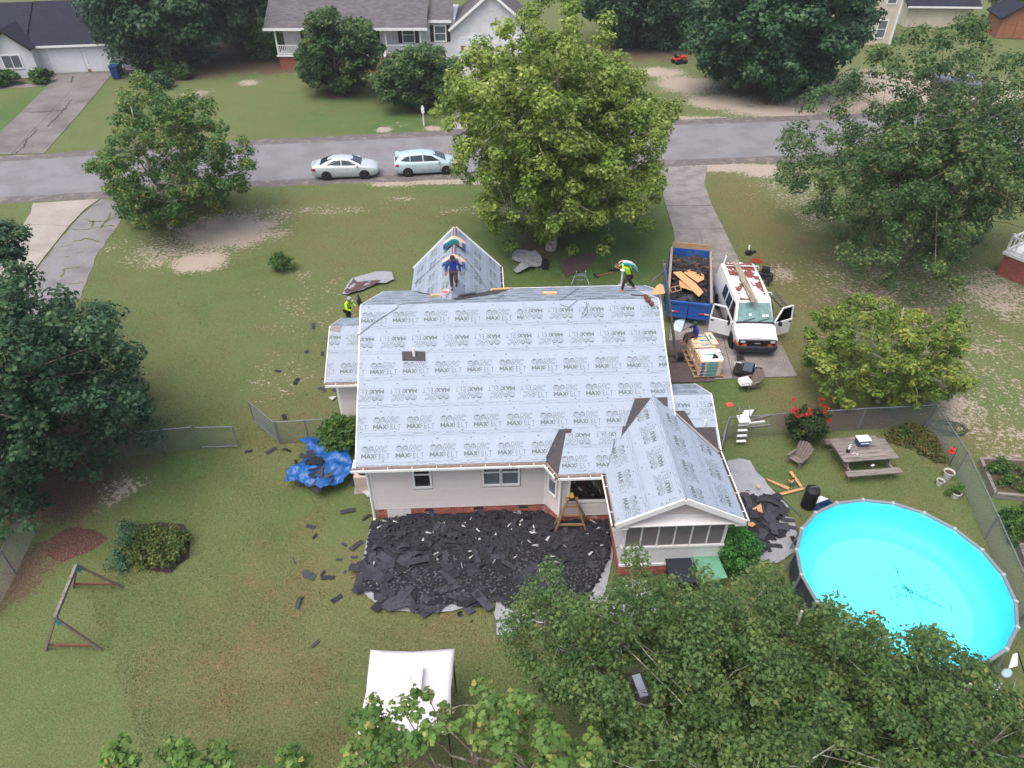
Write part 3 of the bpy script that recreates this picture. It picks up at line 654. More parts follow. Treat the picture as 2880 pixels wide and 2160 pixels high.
for x in (1.95, 3.75, 5.4): MB().bx(x - .18, x + .18, -.02, .03, .34, .48).build('foundation_vent', M('vent_dark', (60, 56, 54), .6), house)
# ------------------------------------------------------------------ neighbouring houses
def lined(name, col, period, depth=.5, dark=.82, axis=2, rough=.6, brick=None):
    "far wall or roof surface whose courses are too fine to build: soft course lines along one axis"
    if name in MATS: return MATS[name]
    m = bpy.data.materials.new(name); m.use_nodes = True; n, l = m.node_tree.nodes, m.node_tree.links; p = n['Principled BSDF']; MATS[name] = m
    tc = n.new('ShaderNodeTexCoord'); v = tc.outputs['Object']
    if brick is None:
        sp = n.new('ShaderNodeSeparateXYZ'); l.new(v, sp.inputs[0]); fr = mth(n, l, 'FRACT', mth(n, l, 'DIVIDE', sp.outputs[axis], period), 0)
        f = rng(n, l, fr, 0, .25); c = mix_rgb(n, l, f, tuple(k * dark for k in lin(*col)), lin(*col)); h = fr
    else:
        sp = n.new('ShaderNodeSeparateXYZ'); l.new(v, sp.inputs[0]); cb = n.new('ShaderNodeCombineXYZ'); l.new(sp.outputs[0], cb.inputs[0]); l.new(mth(n, l, 'ADD', sp.outputs[1], sp.outputs[2]) if axis == 1 else sp.outputs[2], cb.inputs[1])
        b = n.new('ShaderNodeTexBrick'); l.new(cb.outputs[0], b.inputs['Vector']); b.inputs['Scale'].default_value = 1; b.inputs['Brick Width'].default_value = brick[0]; b.inputs['Row Height'].default_value = brick[1]; b.inputs['Mortar Size'].default_value = brick[2]
        b.inputs['Color1'].default_value = (*lin(*col), 1); b.inputs['Color2'].default_value = (*[k * .62 for k in lin(*col)], 1); b.inputs['Mortar'].default_value = (*[k * brick[3] for k in lin(*col)], 1); c = b.outputs['Color']; h = b.outputs['Fac']
    nn = nz(n, l, v, 1.2, 5); hs = n.new('ShaderNodeHueSaturation'); l.new(c, hs.inputs['Color']); l.new(rng(n, l, nn, .3, .7, .88, 1.1), hs.inputs['Value']); l.new(hs.outputs[0], p.inputs['Base Color'])
    p.inputs['Roughness'].default_value = rough; p.inputs['Specular IOR Level'].default_value = .25
    bp = n.new('ShaderNodeBump'); bp.inputs['Strength'].default_value = depth; bp.inputs['Distance'].default_value = .02; l.new(h, bp.inputs['Height']); l.new(bp.outputs[0], p.inputs['Normal']); return m
WSID = lined('far_siding', (214, 216, 222), .13, .5); CSID = lined('cream_siding', (204, 194, 178), .13, .5)
RGREY = lined('shingle_grey', (104, 102, 106), 1, .4, axis=1, rough=.9, brick=(.5, .2, .012, .5)); RNAVY = lined('shingle_navy', (42, 46, 60), 1, .4, axis=1, rough=.9, brick=(.5, .2, .012, .6))
FBRK = lined('far_brick', (146, 88, 76), 1, .4, axis=2, rough=.9, brick=(.21, .075, .012, 1.25))
M('shutter', (38, 30, 30), .6); M('garage_white', (210, 214, 220), .5, .04, 3)
def part(parent, name, mat, *boxes, bev=0):
    m = MB()
    for b in boxes: m.bx(*b)
    return m.build(name, MATS[mat] if isinstance(mat, str) else mat, parent, bev=bev)
def gable_roof(parent, mat, x0, x1, y0, y1, ez, rz, axis, t=.16, over=0):
    "two roof slopes; ridge along x or y"
    if axis == 'x':
        ym = (y0 + y1) / 2; r = MB().slab([(x0, y0, ez), (x1, y0, ez), (x1, ym, rz), (x0, ym, rz)], t).slab([(x0, ym, rz), (x1, ym, rz), (x1, y1, ez), (x0, y1, ez)], t)
    else:
        xm = (x0 + x1) / 2; r = MB().slab([(x0, y0, ez), (xm, y0, rz), (xm, y1, rz), (x0, y1, ez)], t, (-.5, 0, .8)).slab([(xm, y0, rz), (x1, y0, ez), (x1, y1, ez), (xm, y1, rz)], t, (.5, 0, .8))
    return r.build('roof', mat, parent)
def nwin(parent, x, y, z0, w, h, shutters=False, glass='glass_grey', mull=False):
    m = MB()
    for a in (x, x + w): m.bx(a - .06, a + .06, y - .06, y + .02, z0 - .06, z0 + h + .06)
    for z in (z0, z0 + h): m.bx(x + .06, x + w - .06, y - .058, y + .02, z - .06, z + .06)
    if mull: m.bx(x + w / 2 - .03, x + w / 2 + .03, y - .05, y + .02, z0 + .06, z0 + h - .06)
    else: m.bx(x + .06, x + w - .06, y - .05, y + .02, z0 + h / 2 - .03, z0 + h / 2 + .03)
    o = m.build('window', MATS['white_trim'], parent)
    if mull:
        for k in range(2): part(o, 'pane', glass, (x + .06 + k * w / 2, x + w / 2 - .03 + k * (w / 2 - .03), y - .03, y + .01, z0 + .06, z0 + h - .06))
    else:
        for k in range(2): part(o, 'pane', glass, (x + .06, x + w - .06, y - .03 + .008 * k, y + .01, z0 + .06 + k * (h / 2 - .03), z0 + h / 2 - .03 + k * (h / 2 - .03)))
    if shutters:
        for a in (x - .46, x + w + .08): part(parent, 'shutter', 'shutter', (a, a + .38, y - .04, y + .02, z0 - .05, z0 + h + .05))
def garage_door(parent, x, y, w, h, z0=0.0, lights=True):
    d = MB().bx(x, x + w, y - .02, y + .06, z0, z0 + h).build('garage_door', MATS['garage_white'], parent)
    rows = 4
    for r in range(rows):
        for k in range(4):
            a, b = x + w * k / 4 + .07, x + w * (k + 1) / 4 - .07; c, e = z0 + h * r / rows + .07, z0 + h * (r + 1) / rows - .07
            if lights and r == 2: part(d, 'pane', M('door_light', (120, 104, 92), .2, spec=.5), (a + .05, b - .05, y - .028, y + .02, c + .03, e - .03))
            else: part(d, 'panel', 'garage_white', (a, b, y - .034, y - .02, c, e))
def angle_of(a, b): d = at(*b) - at(*a); return math.atan2(d.y, d.x)
# --- white house with navy roof, top left
o = at(128, 207); hl = thing('house', 'white house with navy shingle roof and two white garage doors', 'house', o, angle_of((128, 207), (322, 199)))
part(hl, 'wall', WSID, (0, 9.0, 0, 9, .0, 2.75)); part(hl, 'wall', WSID, (-3.6, .02, -1.4, 9, 0, 2.75)); part(hl, 'wall', WSID, (-12, -3.55, -.6, 9, 0, 2.7))
for x in (1.1, 4.55): garage_door(hl, x, -.01, 3.05, 2.3, 0, False); 
for x in (.98, 4.35, 7.72): part(hl, 'door_trim', 'white_trim', (x, x + .14, -.06, .02, 0, 2.45))
for x in (0.6, 4.25, 7.6): part(hl, 'brick_foot', FBRK, (x, x + .3, -.075, -.062, 0, .28))
gable_roof(hl, RNAVY, -.6, 9.6, -.45, 10.4, 2.75, 5.9, 'x'); gable_roof(hl, RNAVY, -13, -.61, -.9, 10.4, 2.75, 5.9, 'x')
part(hl, 'fascia', 'white_trim', (-.3, 9.6, -.5, -.45, 2.52, 2.72))
m = MB().slab([(-4.0, -1.85, 2.72), (-1.9, -1.85, 4.6), (-1.9, 3.4, 4.6), (-4.0, 2.0, 2.72)], .14, (-.6, 0, .8)).slab([(-1.9, -1.85, 4.6), (.25, -1.85, 2.72), (.25, 1.0, 2.72), (-1.9, 3.4, 4.6)], .14, (.6, 0, .8)).build('roof', RNAVY, hl)
MB().slab([(-3.55, -1.41, 2.75), (-.05, -1.41, 2.75), (-1.85, -1.41, 4.3)], .06, (0, -1, 0)).build('gable_wall', WSID, hl)
for a, b in (((-4.0, -1.88, 2.62), (-1.9, -1.88, 4.5)), ((-1.9, -1.88, 4.5), (.25, -1.88, 2.62))): MB().bar(a, b, .06, .18).build('rake_trim', MATS['shutter'], hl)
MB().lathe([(.36, 0), (.36, .05)], 20, (-1.9, -1.43, 3.45), 'Y').build('gable_vent', MATS['white_panel'], hl)
nwin(hl, -2.95, -1.42, .95, 1.75, 1.25, mull=True)
part(hl, 'ridge_cap', M('ridge_navy', (36, 38, 50), .9), (-.75, -.55, -.3, 4.9, 2.8, 2.86)); 
# --- white house with porch and double garage, top middle
o = at(790, 194); hm = thing('house', 'white house with grey shingle roof, railed porch and gabled double garage', 'house', o, R(.6)); PF = 1.35
part(hm, 'foundation', FBRK, (0, 15.2, .1, 9.5, 0, PF - .12)); part(hm, 'porch_deck', 'white_trim', (-.15, 15.3, -.1, 2.2, PF - .12, PF)); part(hm, 'wall', WSID, (.3, 15.2, 2.1, 10, PF, 4.15))
MB().slab([(-.9, -.45, 4.05), (15.75, -.45, 4.05), (15.75, 8.2, 8.6), (-.9, 8.2, 8.6)], .18).slab([(-.9, 8.2, 8.6), (15.75, 8.2, 8.6), (15.75, 16, 4.1), (-.9, 16, 4.1)], .18).build('roof', RGREY, hm)
part(hm, 'fascia', 'white_trim', (-.95, 15.8, -.52, -.455, 3.78, 4.03))
for x in (.05, 4.0, 8.9, 11.4, 15.0): part(hm, 'porch_post', 'white_trim', (x - .07, x + .07, -.02, .12, PF, 3.95))
rail = [(.1, 8.0), (11.5, 14.95)]
for a, b in rail:
    for z in (PF + .15, PF + .95): part(hm, 'rail', 'white_trim', (a, b, .01, .08, z - .04, z + .04))
    k = int((b - a) / .19)
    bme_ = MB().box((0, 0, .4), (.055, .045, .72)).mesh('baluster', MATS['white_trim'])
    for i in range(k): link('baluster', bme_, hm, (a + (b - a) * (i + .5) / k, .045, PF + .15))
for x in (2.6, 12.9): nwin(hm, x, 2.08, PF + .75, 1.25, 1.5, True)
part(hm, 'front_door', M('door_red', (52, 24, 26), .5), (9.4, 10.5, 2.02, 2.12, PF, PF + 2.1)); part(hm, 'door_trim', 'white_trim', (9.25, 9.4, 2.0, 2.1, PF, PF + 2.2), (10.5, 10.65, 2.0, 2.1, PF, PF + 2.2), (10.72, 11.0, 2.0, 2.1, PF, PF + 2.2))
for i in range(6): part(hm, 'step', FBRK, (9.2, 11.3, -.35 - .3 * (5 - i), -.1 - .3 * (5 - i) , 0, PF * (i + 1) / 7))
for x in (9.1, 11.3): MB().bar((x, -1.7, .9), (x, -.1, PF + .9), .08, .1).bar((x, -1.75, 0), (x, -1.75, 1.05), .1).build('step_rail', MATS['white_trim'], hm)
part(hm, 'wall', WSID, (15.22, 18.5, 2.0, 10, .35, 4.35)); part(hm, 'foundation', FBRK, (15.25, 18.45, 1.97, 9.5, 0, .36)); nwin(hm, 16.3, 1.98, 2.25, 1.2, 1.5, True)
MB().slab([(15.78, 1.6, 4.35), (18.3, 1.6, 4.35), (18.3, 8.3, 8.3), (15.78, 8.3, 8.3)], .18).build('roof', RGREY, hm); part(hm, 'fascia', 'white_trim', (15.8, 18.2, 1.53, 1.595, 4.1, 4.34))
part(hm, 'wall', WSID, (18.3, 26.3, 1.6, 10, 0.1, 3.6)); MB().slab([(18.3, 1.6, 3.6), (26.3, 1.6, 3.6), (22.3, 1.6, 6.6)], .1, (0, -1, 0)).build('gable_wall', WSID, hm)
MB().slab([(17.9, 1.15, 3.5), (22.3, 1.15, 7.0), (22.3, 10, 7.0), (17.9, 10, 3.5)], .16, (-.6, 0, .8)).slab([(22.3, 1.15, 7.0), (26.7, 1.15, 3.5), (26.7, 10, 3.5), (22.3, 10, 7.0)], .16, (.6, 0, .8)).build('roof', RGREY, hm)
for a, b in (((17.85, 1.1, 3.42), (22.3, 1.1, 6.92)), ((22.3, 1.1, 6.92), (26.75, 1.1, 3.42))): MB().bar(a, b, .07, .24).build('rake_trim', MATS['white_trim'], hm)
part(hm, 'gable_vent', 'white_panel', (22.0, 22.6, 1.54, 1.6, 5.2, 6.0))
for x in (18.95, 22.75): garage_door(hm, x, 1.58, 3.1, 2.5, .1); part(hm, 'door_trim', 'white_trim', (x - .14, x - .005, 1.53, 1.6, .1, 2.75), (x + 3.105, x + 3.24, 1.53, 1.6, .1, 2.75), (x - .14, x + 3.24, 1.53, 1.6, 2.61, 2.75))
for x in (1.5, 5.0, 7.3): part(hm, 'foundation_vent', M('vent_dark', (60, 56, 54), .6), (x, x + .5, .07, .12, .8, 1.0))
# --- cream two-storey house, top right
o = at(2300, 128); hc = thing('house', 'cream two-storey house behind the trees at top right', 'house', o, R(4))
part(hc, 'wall', CSID, (-1.5, 8.6, 0, 8, 0, 6.2)); part(hc, 'corner_trim', 'white_trim', (8.55, 8.75, -.08, .02, 0, 6.2))
for x, z in ((1.0, .9), (3.6, .9), (6.6, .7), (6.9, 4.3), (2.4, 4.3)): nwin(hc, x, -.02, z, 1.1, 1.9 if z < 2 else 1.4)
gable_roof(hc, RNAVY, -2.2, 9.3, -.5, 8.5, 6.2, 8.6, 'x')
o = at(2545, 78); hk = thing('garage', 'low outbuilding with a black shingle roof beside the cream house', 'garage', o, R(-3))
part(hk, 'wall', CSID, (0, 8, .4, 6, 0, 2.5)); gable_roof(hk, RNAVY, -.5, 8.6, -.2, 7, 2.5, 4.4, 'x'); part(hk, 'fascia', 'white_trim', (-.5, 8.6, -.27, -.21, 2.3, 2.5))
o = at(2800, 108); hs_ = thing('shed', 'brown wooden shed with double doors and dark roof at top right', 'shed', o, R(-12)); WB = M('shed_board', (142, 96, 70), .85, .2, 3, .3, rnd=.08)
core_ = part(hs_, 'wall', WB, (0, 3.4, 0, 5, 0, 2.3)); MB().slab([(0, .02, 2.3), (3.4, .02, 2.3), (1.7, .02, 3.6)], .06, (0, -1, 0)).build('gable_wall', WB, hs_)
for i in range(12): part(core_, 'board', WB, (i * .284 + .01, i * .284 + .27, -.03, 0.0, .05, 2.25))
for x in (.55, 1.75): part(hs_, 'door', WB, (x, x + 1.1, -.07, -.031, .1, 2.1))
gable_roof(hs_, RNAVY, -.35, 3.75, -.4, 5.4, 2.25, 3.75, 'y')
# --- corner of the brick house with white railed deck, right edge
o = at(2800, 770); hr = thing('house', 'brick house corner with white railed deck at the right edge', 'house', o, R(-58))
part(hr, 'foundation', FBRK, (0, 8, 0, 5, 0, 1.25)); part(hr, 'deck', 'white_trim', (-.1, 8, -.1, 5, 1.25, 1.4))
for z in (1.55, 2.3): part(hr, 'rail', 'white_trim', (0, 8, -.02, .06, z - .04, z + .04), (0 - .02, .06, .07, 5, z - .04, z + .04))
for i in range(9): part(hr, 'rail_post' if i % 4 == 0 else 'baluster', 'white_trim', (i * .42 - (.05 if i % 4 == 0 else .025), i * .42 + (.05 if i % 4 == 0 else .025), -.01, .05, 1.4, 2.5 if i % 4 == 0 else 2.3))
for i in range(1, 8): part(hr, 'baluster', 'white_trim', (-.01, .05, i * .5, i * .5 + .05, 1.4, 2.3))
part(hr, 'wall', WSID, (3.0, 8, 1.2, 5, 1.4, 4.2))
# white mailbox across the road
o = at(1192, 353); mb = thing('mailbox', 'white mailbox on a white post at the roadside', 'mailbox', o, R(8))
MB().bx(-.055, .055, -.055, .055, 0, 1.35).bar((0, .05, .75), (0, -.38, 1.12), .07).build('post', MATS['white_trim'], mb); part(mb, 'arm', 'white_trim', (-.05, .05, -.5, .3, 1.1, 1.2))
pr = [(-.12, 1.2), (.12, 1.2), (.12, 1.36)] + [(.12 * math.cos(t), 1.36 + .12 * math.sin(t)) for t in (.5, 1.1, 1.57, 2.1, 2.6)] + [(-.12, 1.36)]
MB().slab([(x, -.5, z) for x, z in pr], .62, (0, -1, 0)).build('box', MATS['white_trim'], mb)
MB().slab([(-.14, -.3, 1.5), (0, -.3, 1.72), (.14, -.3, 1.5)], .25, (0, -1, 0)).build('box_roof', MATS['white_trim'], mb)
# ------------------------------------------------------------------ trees and shrubs
def leaf_mat(name, c1, c2, c3, transl=.35):
    if name in MATS: return MATS[name]
    m = bpy.data.materials.new(name); m.use_nodes = True; n, l = m.node_tree.nodes, m.node_tree.links; MATS[name] = m
    p = n['Principled BSDF']; a = n.new('ShaderNodeAttribute'); a.attribute_name = 'tint'; sp = n.new('ShaderNodeSeparateColor'); l.new(a.outputs['Color'], sp.inputs[0])
    c = mix_rgb(n, l, sp.outputs[0], lin(*c1), lin(*c2)); c = mix_rgb(n, l, sp.outputs[1], c, lin(*c3))
    hs = n.new('ShaderNodeHueSaturation'); l.new(c, hs.inputs['Color']); l.new(rng(n, l, sp.outputs[2], 0, 1, .72, 1.28), hs.inputs['Value'])
    l.new(hs.outputs[0], p.inputs['Base Color']); p.inputs['Roughness'].default_value = .55; p.inputs['Specular IOR Level'].default_value = .35
    t = n.new('ShaderNodeBsdfTranslucent'); l.new(hs.outputs[0], t.inputs['Color']); mx = n.new('ShaderNodeMixShader'); mx.inputs[0].default_value = transl
    l.new(p.outputs[0], mx.inputs[1]); l.new(t.outputs[0], mx.inputs[2]); l.new(mx.outputs[0], n['Material Output'].inputs['Surface']); return m
QUAD = np.array([[0, 0, 0], [.36, .5, .06], [0, 1, 0], [-.36, .5, .06]]); QUADF = [(0, 1, 2, 3)]
LOBE = np.array([[0, 0, 0], [.30, .06, .03], [.52, .42, .02], [.28, .48, .04], [.30, .80, -.02], [0, 1.06, -.06], [-.30, .80, -.02], [-.28, .48, .04], [-.52, .42, .02], [-.30, .06, .03]]); LOBEF = [tuple(range(10))]
def leaves(name, parent, centres, radii, per, size, mat, seed, shape=(QUAD, QUADF), up=.6, flat=.75, tone=.5, third=.05, droop=0.0, keep=None):
    "one crown: leaf faces spread in clumps; tint holds each leaf's own colour variation"
    rg = np.random.default_rng(seed); centres = np.asarray(centres, float); radii = np.asarray(radii, float); N = len(centres)
    cnt = np.maximum(3, (per * (radii / radii.mean()) ** 1.6).astype(int)); ci = np.repeat(np.arange(N), cnt); n = len(ci)
    d = rg.normal(size=(n, 3)); d /= np.linalg.norm(d, axis=1)[:, None]
    r = rg.random(n) ** .45
    off = d * (r * radii[ci])[:, None]; off[:, 2] *= flat
    pos = centres[ci] + off
    nrm = d * .55 + np.array([0, 0, up]) + rg.normal(size=(n, 3)) * .38; nrm /= np.linalg.norm(nrm, axis=1)[:, None]
    tg = rg.normal(size=(n, 3)) + d * .6 - np.array([0, 0, droop]); tg -= nrm * (tg * nrm).sum(1)[:, None]; tg /= np.linalg.norm(tg, axis=1)[:, None]; bt = np.cross(tg, nrm)
    sz = size * rg.uniform(.5, 1.45, n)
    if keep is not None:
        k = keep(pos); pos, nrm, tg, bt, sz, ci = pos[k], nrm[k], tg[k], bt[k], sz[k], ci[k]; n = len(ci)
    T, F = shape; k = len(T)
    V = pos[:, None, :] + sz[:, None, None] * (T[None, :, 0, None] * bt[:, None, :] + (T[None, :, 1, None] - .5) * tg[:, None, :] + T[None, :, 2, None] * nrm[:, None, :])
    me = bpy.data.meshes.new(name); me.vertices.add(n * k); me.vertices.foreach_set('co', V.astype(np.float32).ravel())
    fl = np.concatenate([np.array(f) for f in F]); fs = np.array([len(f) for f in F])
    li = (np.arange(n)[:, None] * k + fl[None]).ravel().astype(np.int32); me.loops.add(len(li)); me.loops.foreach_set('vertex_index', li)
    ls = np.concatenate([[0], np.cumsum(np.tile(fs, n))[:-1]]).astype(np.int32); me.polygons.add(n * len(F)); me.polygons.foreach_set('loop_start', ls)
    ct = rg.random(N); a = np.clip(ct[ci] * .7 + rg.random(n) * .3 + (tone - .5), 0, 1); b = (rg.random(n) < third * (ct[ci] > .4) * 1.8).astype(float) * rg.uniform(.4, 1, n); c = np.clip(.5 + (rg.random(N)[ci] - .5) * .6 + rg.normal(0, .22, n), 0, 1)
    at_ = me.color_attributes.new('tint', 'FLOAT_COLOR', 'POINT')
    at_.data.foreach_set('color', np.repeat(np.stack([a, b, c, np.ones(n)], 1), k, 0).astype(np.float32).ravel())
    me.materials.append(mat); me.update(); me.validate(); return link(name, me, parent)
def in_poly(px, py, poly):
    ins = np.zeros(len(px), bool); j = len(poly) - 1
    for i in range(len(poly)):
        xi, yi = poly[i]; xj, yj = poly[j]
        ins ^= ((yi > py) != (yj > py)) & (px < (xj - xi) * (py - yi) / ((yj - yi) or 1e-9) + xi); j = i
    return ins
def crown_points(c, rad, n, seed, hollow=.35, mask=None, lo=-1.0, cone=0.0):
    "clump centres through an ellipsoidal crown, denser outside; mask keeps the surveyed outline"
    rg = np.random.default_rng(seed); out = np.zeros((0, 3)); tries = 0
    while len(out) < n and tries < 60:
        tries += 1; d = rg.normal(size=(n * 2, 3)); d /= np.linalg.norm(d, axis=1)[:, None]
        r = (hollow + (1 - hollow) * rg.random(n * 2) ** .7); p = d * r[:, None]; p = p[p[:, 2] > lo]
        if cone: sc = 1 - cone * np.clip((p[:, 2] + 1) / 2, 0, 1); p[:, 0] *= sc; p[:, 1] *= sc
        p = p * np.array(rad) + np.array(c); p = p[p[:, 2] > .25]
        if mask is not None:
            dep = p[:, 1] * C0 - (p[:, 2] - CAM_H) * S0; u = 1440 + FPX * p[:, 0] / dep; v = 1080 - FPX * (p[:, 1] * S0 + (p[:, 2] - CAM_H) * C0) / dep
            p = p[in_poly(u, v, mask)]
        out = np.concatenate([out, p])
    return out[:n]
def wood(name, parent, base, top, r0, targets, mat, seed, nlimb=7, lean=.3, kids=4, tipr=.012, low=.3):
    "trunk, limbs and twigs reaching the clumps"
    rg = random.Random(seed); m = MB(); base, top = Vector(base), Vector(top)
    P = [base.lerp(top, t) + Vector((rg.uniform(-1, 1), rg.uniform(-1, 1), 0)) * lean * .3 * (0 if t == 0 else 1) for t in (0, .12, .3, .5, .7, .85, 1)]
    m.tube([base + Vector((0, 0, -.1))] + P, [r0 * 1.5] + [r0 * (1.15 - t * .95) for t in (0, .12, .3, .5, .7, .85, 1)], 8)
    T = [Vector(t) for t in targets]; rg.shuffle(T)
    limbs = T[:nlimb]
    allp = []
    for t in limbs:
        k = rg.uniform(low, .85); h = max(0, min(1, (t.z - base.z) / max(.1, top.z - base.z))); k = min(k, max(low, h * .75)); i = k * 6; s = P[int(i)].lerp(P[min(6, int(i) + 1)], i - int(i))
        q = [s.lerp(t, f) + Vector((rg.uniform(-1, 1), rg.uniform(-1, 1), rg.uniform(-.2, 1) * (1 - f))) * (t - s).length * .09 * (0 if f in (0, 1) else 1) for f in (0, .25, .5, .75, 1)]
        rr = r0 * (1 - k * .75) * .62; m.tube(q, [rr, rr * .75, rr * .5, rr * .3, tipr], 6); allp += [(q[1], rr * .6), (q[2], rr * .45), (q[3], rr * .3)]
    for t in T[nlimb:nlimb + nlimb * kids]:
        s, rr = min(allp, key=lambda a: (a[0] - t).length * rg.uniform(.8, 1.3)); q = [s, s.lerp(t, .5) + Vector((rg.uniform(-1, 1), rg.uniform(-1, 1), rg.uniform(0, 1))) * (t - s).length * .12, t]
        m.tube(q, [max(tipr, rr * .8), max(tipr, rr * .5), tipr * .7], 5)
    return m.build(name, mat, parent, smooth=True, fix=False)
M('bark_pale', (176, 170, 158), .9, .2, 6, .4, col2=(120, 108, 94), thr=(.5, .62, .8))
M('bark', (104, 92, 82), .95, .25, 8, .6, col2=(140, 138, 124), thr=(.5, .65, .5))
M('bark_dark', (70, 60, 52), .95, .25, 8, .6)
M('bark_lichen', (120, 116, 104), .95, .22, 8, .6, col2=(158, 166, 148), thr=(.46, .6, .5))
def tree(name, label, base, centre, rad, n, cr, per, size, mat, r0=.2, bark='bark', seed=1, mask=None, group=None, hollow=.35, lo=-1.0, cone=0.0, top=None, nlimb=9, kids=5, tipw=.012, **kw):
    base = Vector(base); t = thing(name, label, 'tree', base, 0, group); rg = np.random.default_rng(seed)
    pts = crown_points(centre, rad, n, seed, hollow, mask, lo, cone)
    loc = pts - np.array(base); radii = cr * rg.uniform(.6, 1.35, len(pts))
    leaves('crown', t, loc, radii, per, size, mat, seed, **kw)
    tp = Vector(top) - base if top is not None else Vector((centre[0] - base.x, centre[1] - base.y, centre[2] + rad[2] * .55 - base.z))
    wood('trunk', t, (0, 0, 0), tp, r0, loc[: nlimb * (kids + 1) + 2], MATS[bark], seed, nlimb=nlimb, kids=kids, tipr=tipw); return t
def bush(name, label, c, rad, n, cr, per, size, mat, seed, group=None, cat='shrub', **kw):
    c = Vector(c); t = thing(name, label, cat, (c.x, c.y, 0), 0, group); rg = np.random.default_rng(seed)
    pts = crown_points((0, 0, c.z), rad, n, seed, .3, None); leaves('foliage', t, pts, cr * rg.uniform(.7, 1.3, len(pts)), per, size, mat, seed, **kw)
    m = MB(); rr = random.Random(seed)
    for k in range(5): a = rr.uniform(0, 6.28); m.tube([(0.03 * math.cos(a), .03 * math.sin(a), 0), (rad[0] * .3 * math.cos(a), rad[1] * .3 * math.sin(a), c.z * .8), (rad[0] * .5 * math.cos(a), rad[1] * .5 * math.sin(a), c.z + rad[2] * .4)], [.02, .014, .006], 5)
    m.build('stem', MATS['bark'], t, fix=False); return t
S = lambda L: [(x * DK, y * DK) for x, y in L]
L_SYC = leaf_mat('leaf_sycamore', (90, 122, 48), (136, 156, 72), (172, 182, 108))
L_YG = leaf_mat('leaf_light_green', (58, 98, 46), (98, 130, 66), (150, 142, 76))
L_OAK = leaf_mat('leaf_oak', (56, 90, 52), (92, 118, 68), (126, 132, 80))
L_DARK = leaf_mat('leaf_dark_oak', (46, 78, 56), (74, 106, 72), (104, 124, 80))
L_DOG = leaf_mat('leaf_yellow_green', (84, 114, 46), (130, 148, 66), (164, 154, 84))
L_OLIVE = leaf_mat('leaf_olive', (66, 98, 54), (100, 122, 66), (120, 124, 72))
L_MAPLE = leaf_mat('leaf_maple', (70, 108, 48), (118, 146, 74), (160, 154, 86))
L_EVER = leaf_mat('leaf_evergreen', (46, 80, 56), (72, 108, 72), (96, 124, 80), .35)
L_BUSH = leaf_mat('leaf_bush', (46, 82, 34), (78, 112, 48), (110, 128, 60))
# the big tree by the street
b = at(1550, 700)
m_syc = S([(1100,40),(1150,5),(1180,-40),(1240,-40),(1260,10),(1330,55),(1350,120),(1385,150),(1400,200),(1465,222),(1440,262),(1428,330),(1446,352),(1420,400),(1412,470),(1345,520),(1310,545),(1260,572),(1210,548),(1170,535),(1100,548),(1045,490),(1030,440),(1048,405),(985,372),(1000,310),(940,245),(958,205),(968,150),(1010,120),(1060,78)])
tree('broadleaf_tree', 'tallest bright yellow-green tree in the front yard beside the road', b, (b.x, b.y + .4, 6.9), (8.4, 6.0, 7.6), 640, .60, 150, .19, L_SYC, .30, 'bark_pale', 5, m_syc, nlimb=12, kids=6, third=.10, hollow=.2, tone=.6)
# left street tree
b = at(480, 640)
m_l = S([(245,230),(260,185),(300,160),(345,185),(355,215),(420,195),(450,215),(480,270),(540,310),(550,380),(500,430),(460,470),(400,500),(355,470),(310,490),(260,460),(230,420),(225,360),(180,370),(215,330),(235,310),(250,270)])
tree('broadleaf_tree', 'light green leafy tree with bare twigs between the road and left driveway', b, (b.x - .3, b.y + .5, 4.4), (7.2, 5.0, 5.6), 420, .46, 110, .16, L_YG, .20, 'bark_lichen', 7, m_l, nlimb=12, kids=7, third=.14)
# right big oak
b = at(2534, 750)
m_r = S([(1700,330),(1690,290),(1740,250),(1730,200),(1790,190),(1860,150),(1880,110),(1960,60),(2050,30),(2110,40),(2130,90),(2180,100),(2215,120),(2300,200),(2300,560),(2215,480),(2180,470),(2150,440),(2110,520),(2090,590),(2050,630),(2010,610),(1960,635),(1920,610),(1850,600),(1800,550),(1790,470),(1720,450),(1680,420),(1670,370)])
tree('oak_tree', 'wide open-crowned oak with pale branches beyond the white van', b, (b.x + .6, b.y - .2, 6.2), (10.5, 8.8, 7.8), 860, .54, 95, .155, L_OAK, .25, 'bark', 9, m_r, nlimb=14, kids=8, third=.12, hollow=.15)
# small yellow-green tree by the fence
b = at(2470, 1130)
m_d = S([(1860,640),(1880,600),(1895,640),(1945,660),(2020,690),(2050,660),(2090,670),(2100,740),(2070,800),(2100,830),(2060,860),(2000,880),(1940,890),(1860,880),(1800,880),(1770,840),(1730,810),(1720,770),(1740,730),(1735,690),(1790,665),(1820,655)])
tree('small_tree', 'small spreading yellow-green tree behind the chain-link fence', b, (b.x - .1, b.y + .5, 2.8), (4.6, 3.6, 3.2), 300, .31, 95, .13, L_DOG, .11, 'bark_pale', 11, m_d, nlimb=10, kids=6, third=.12)
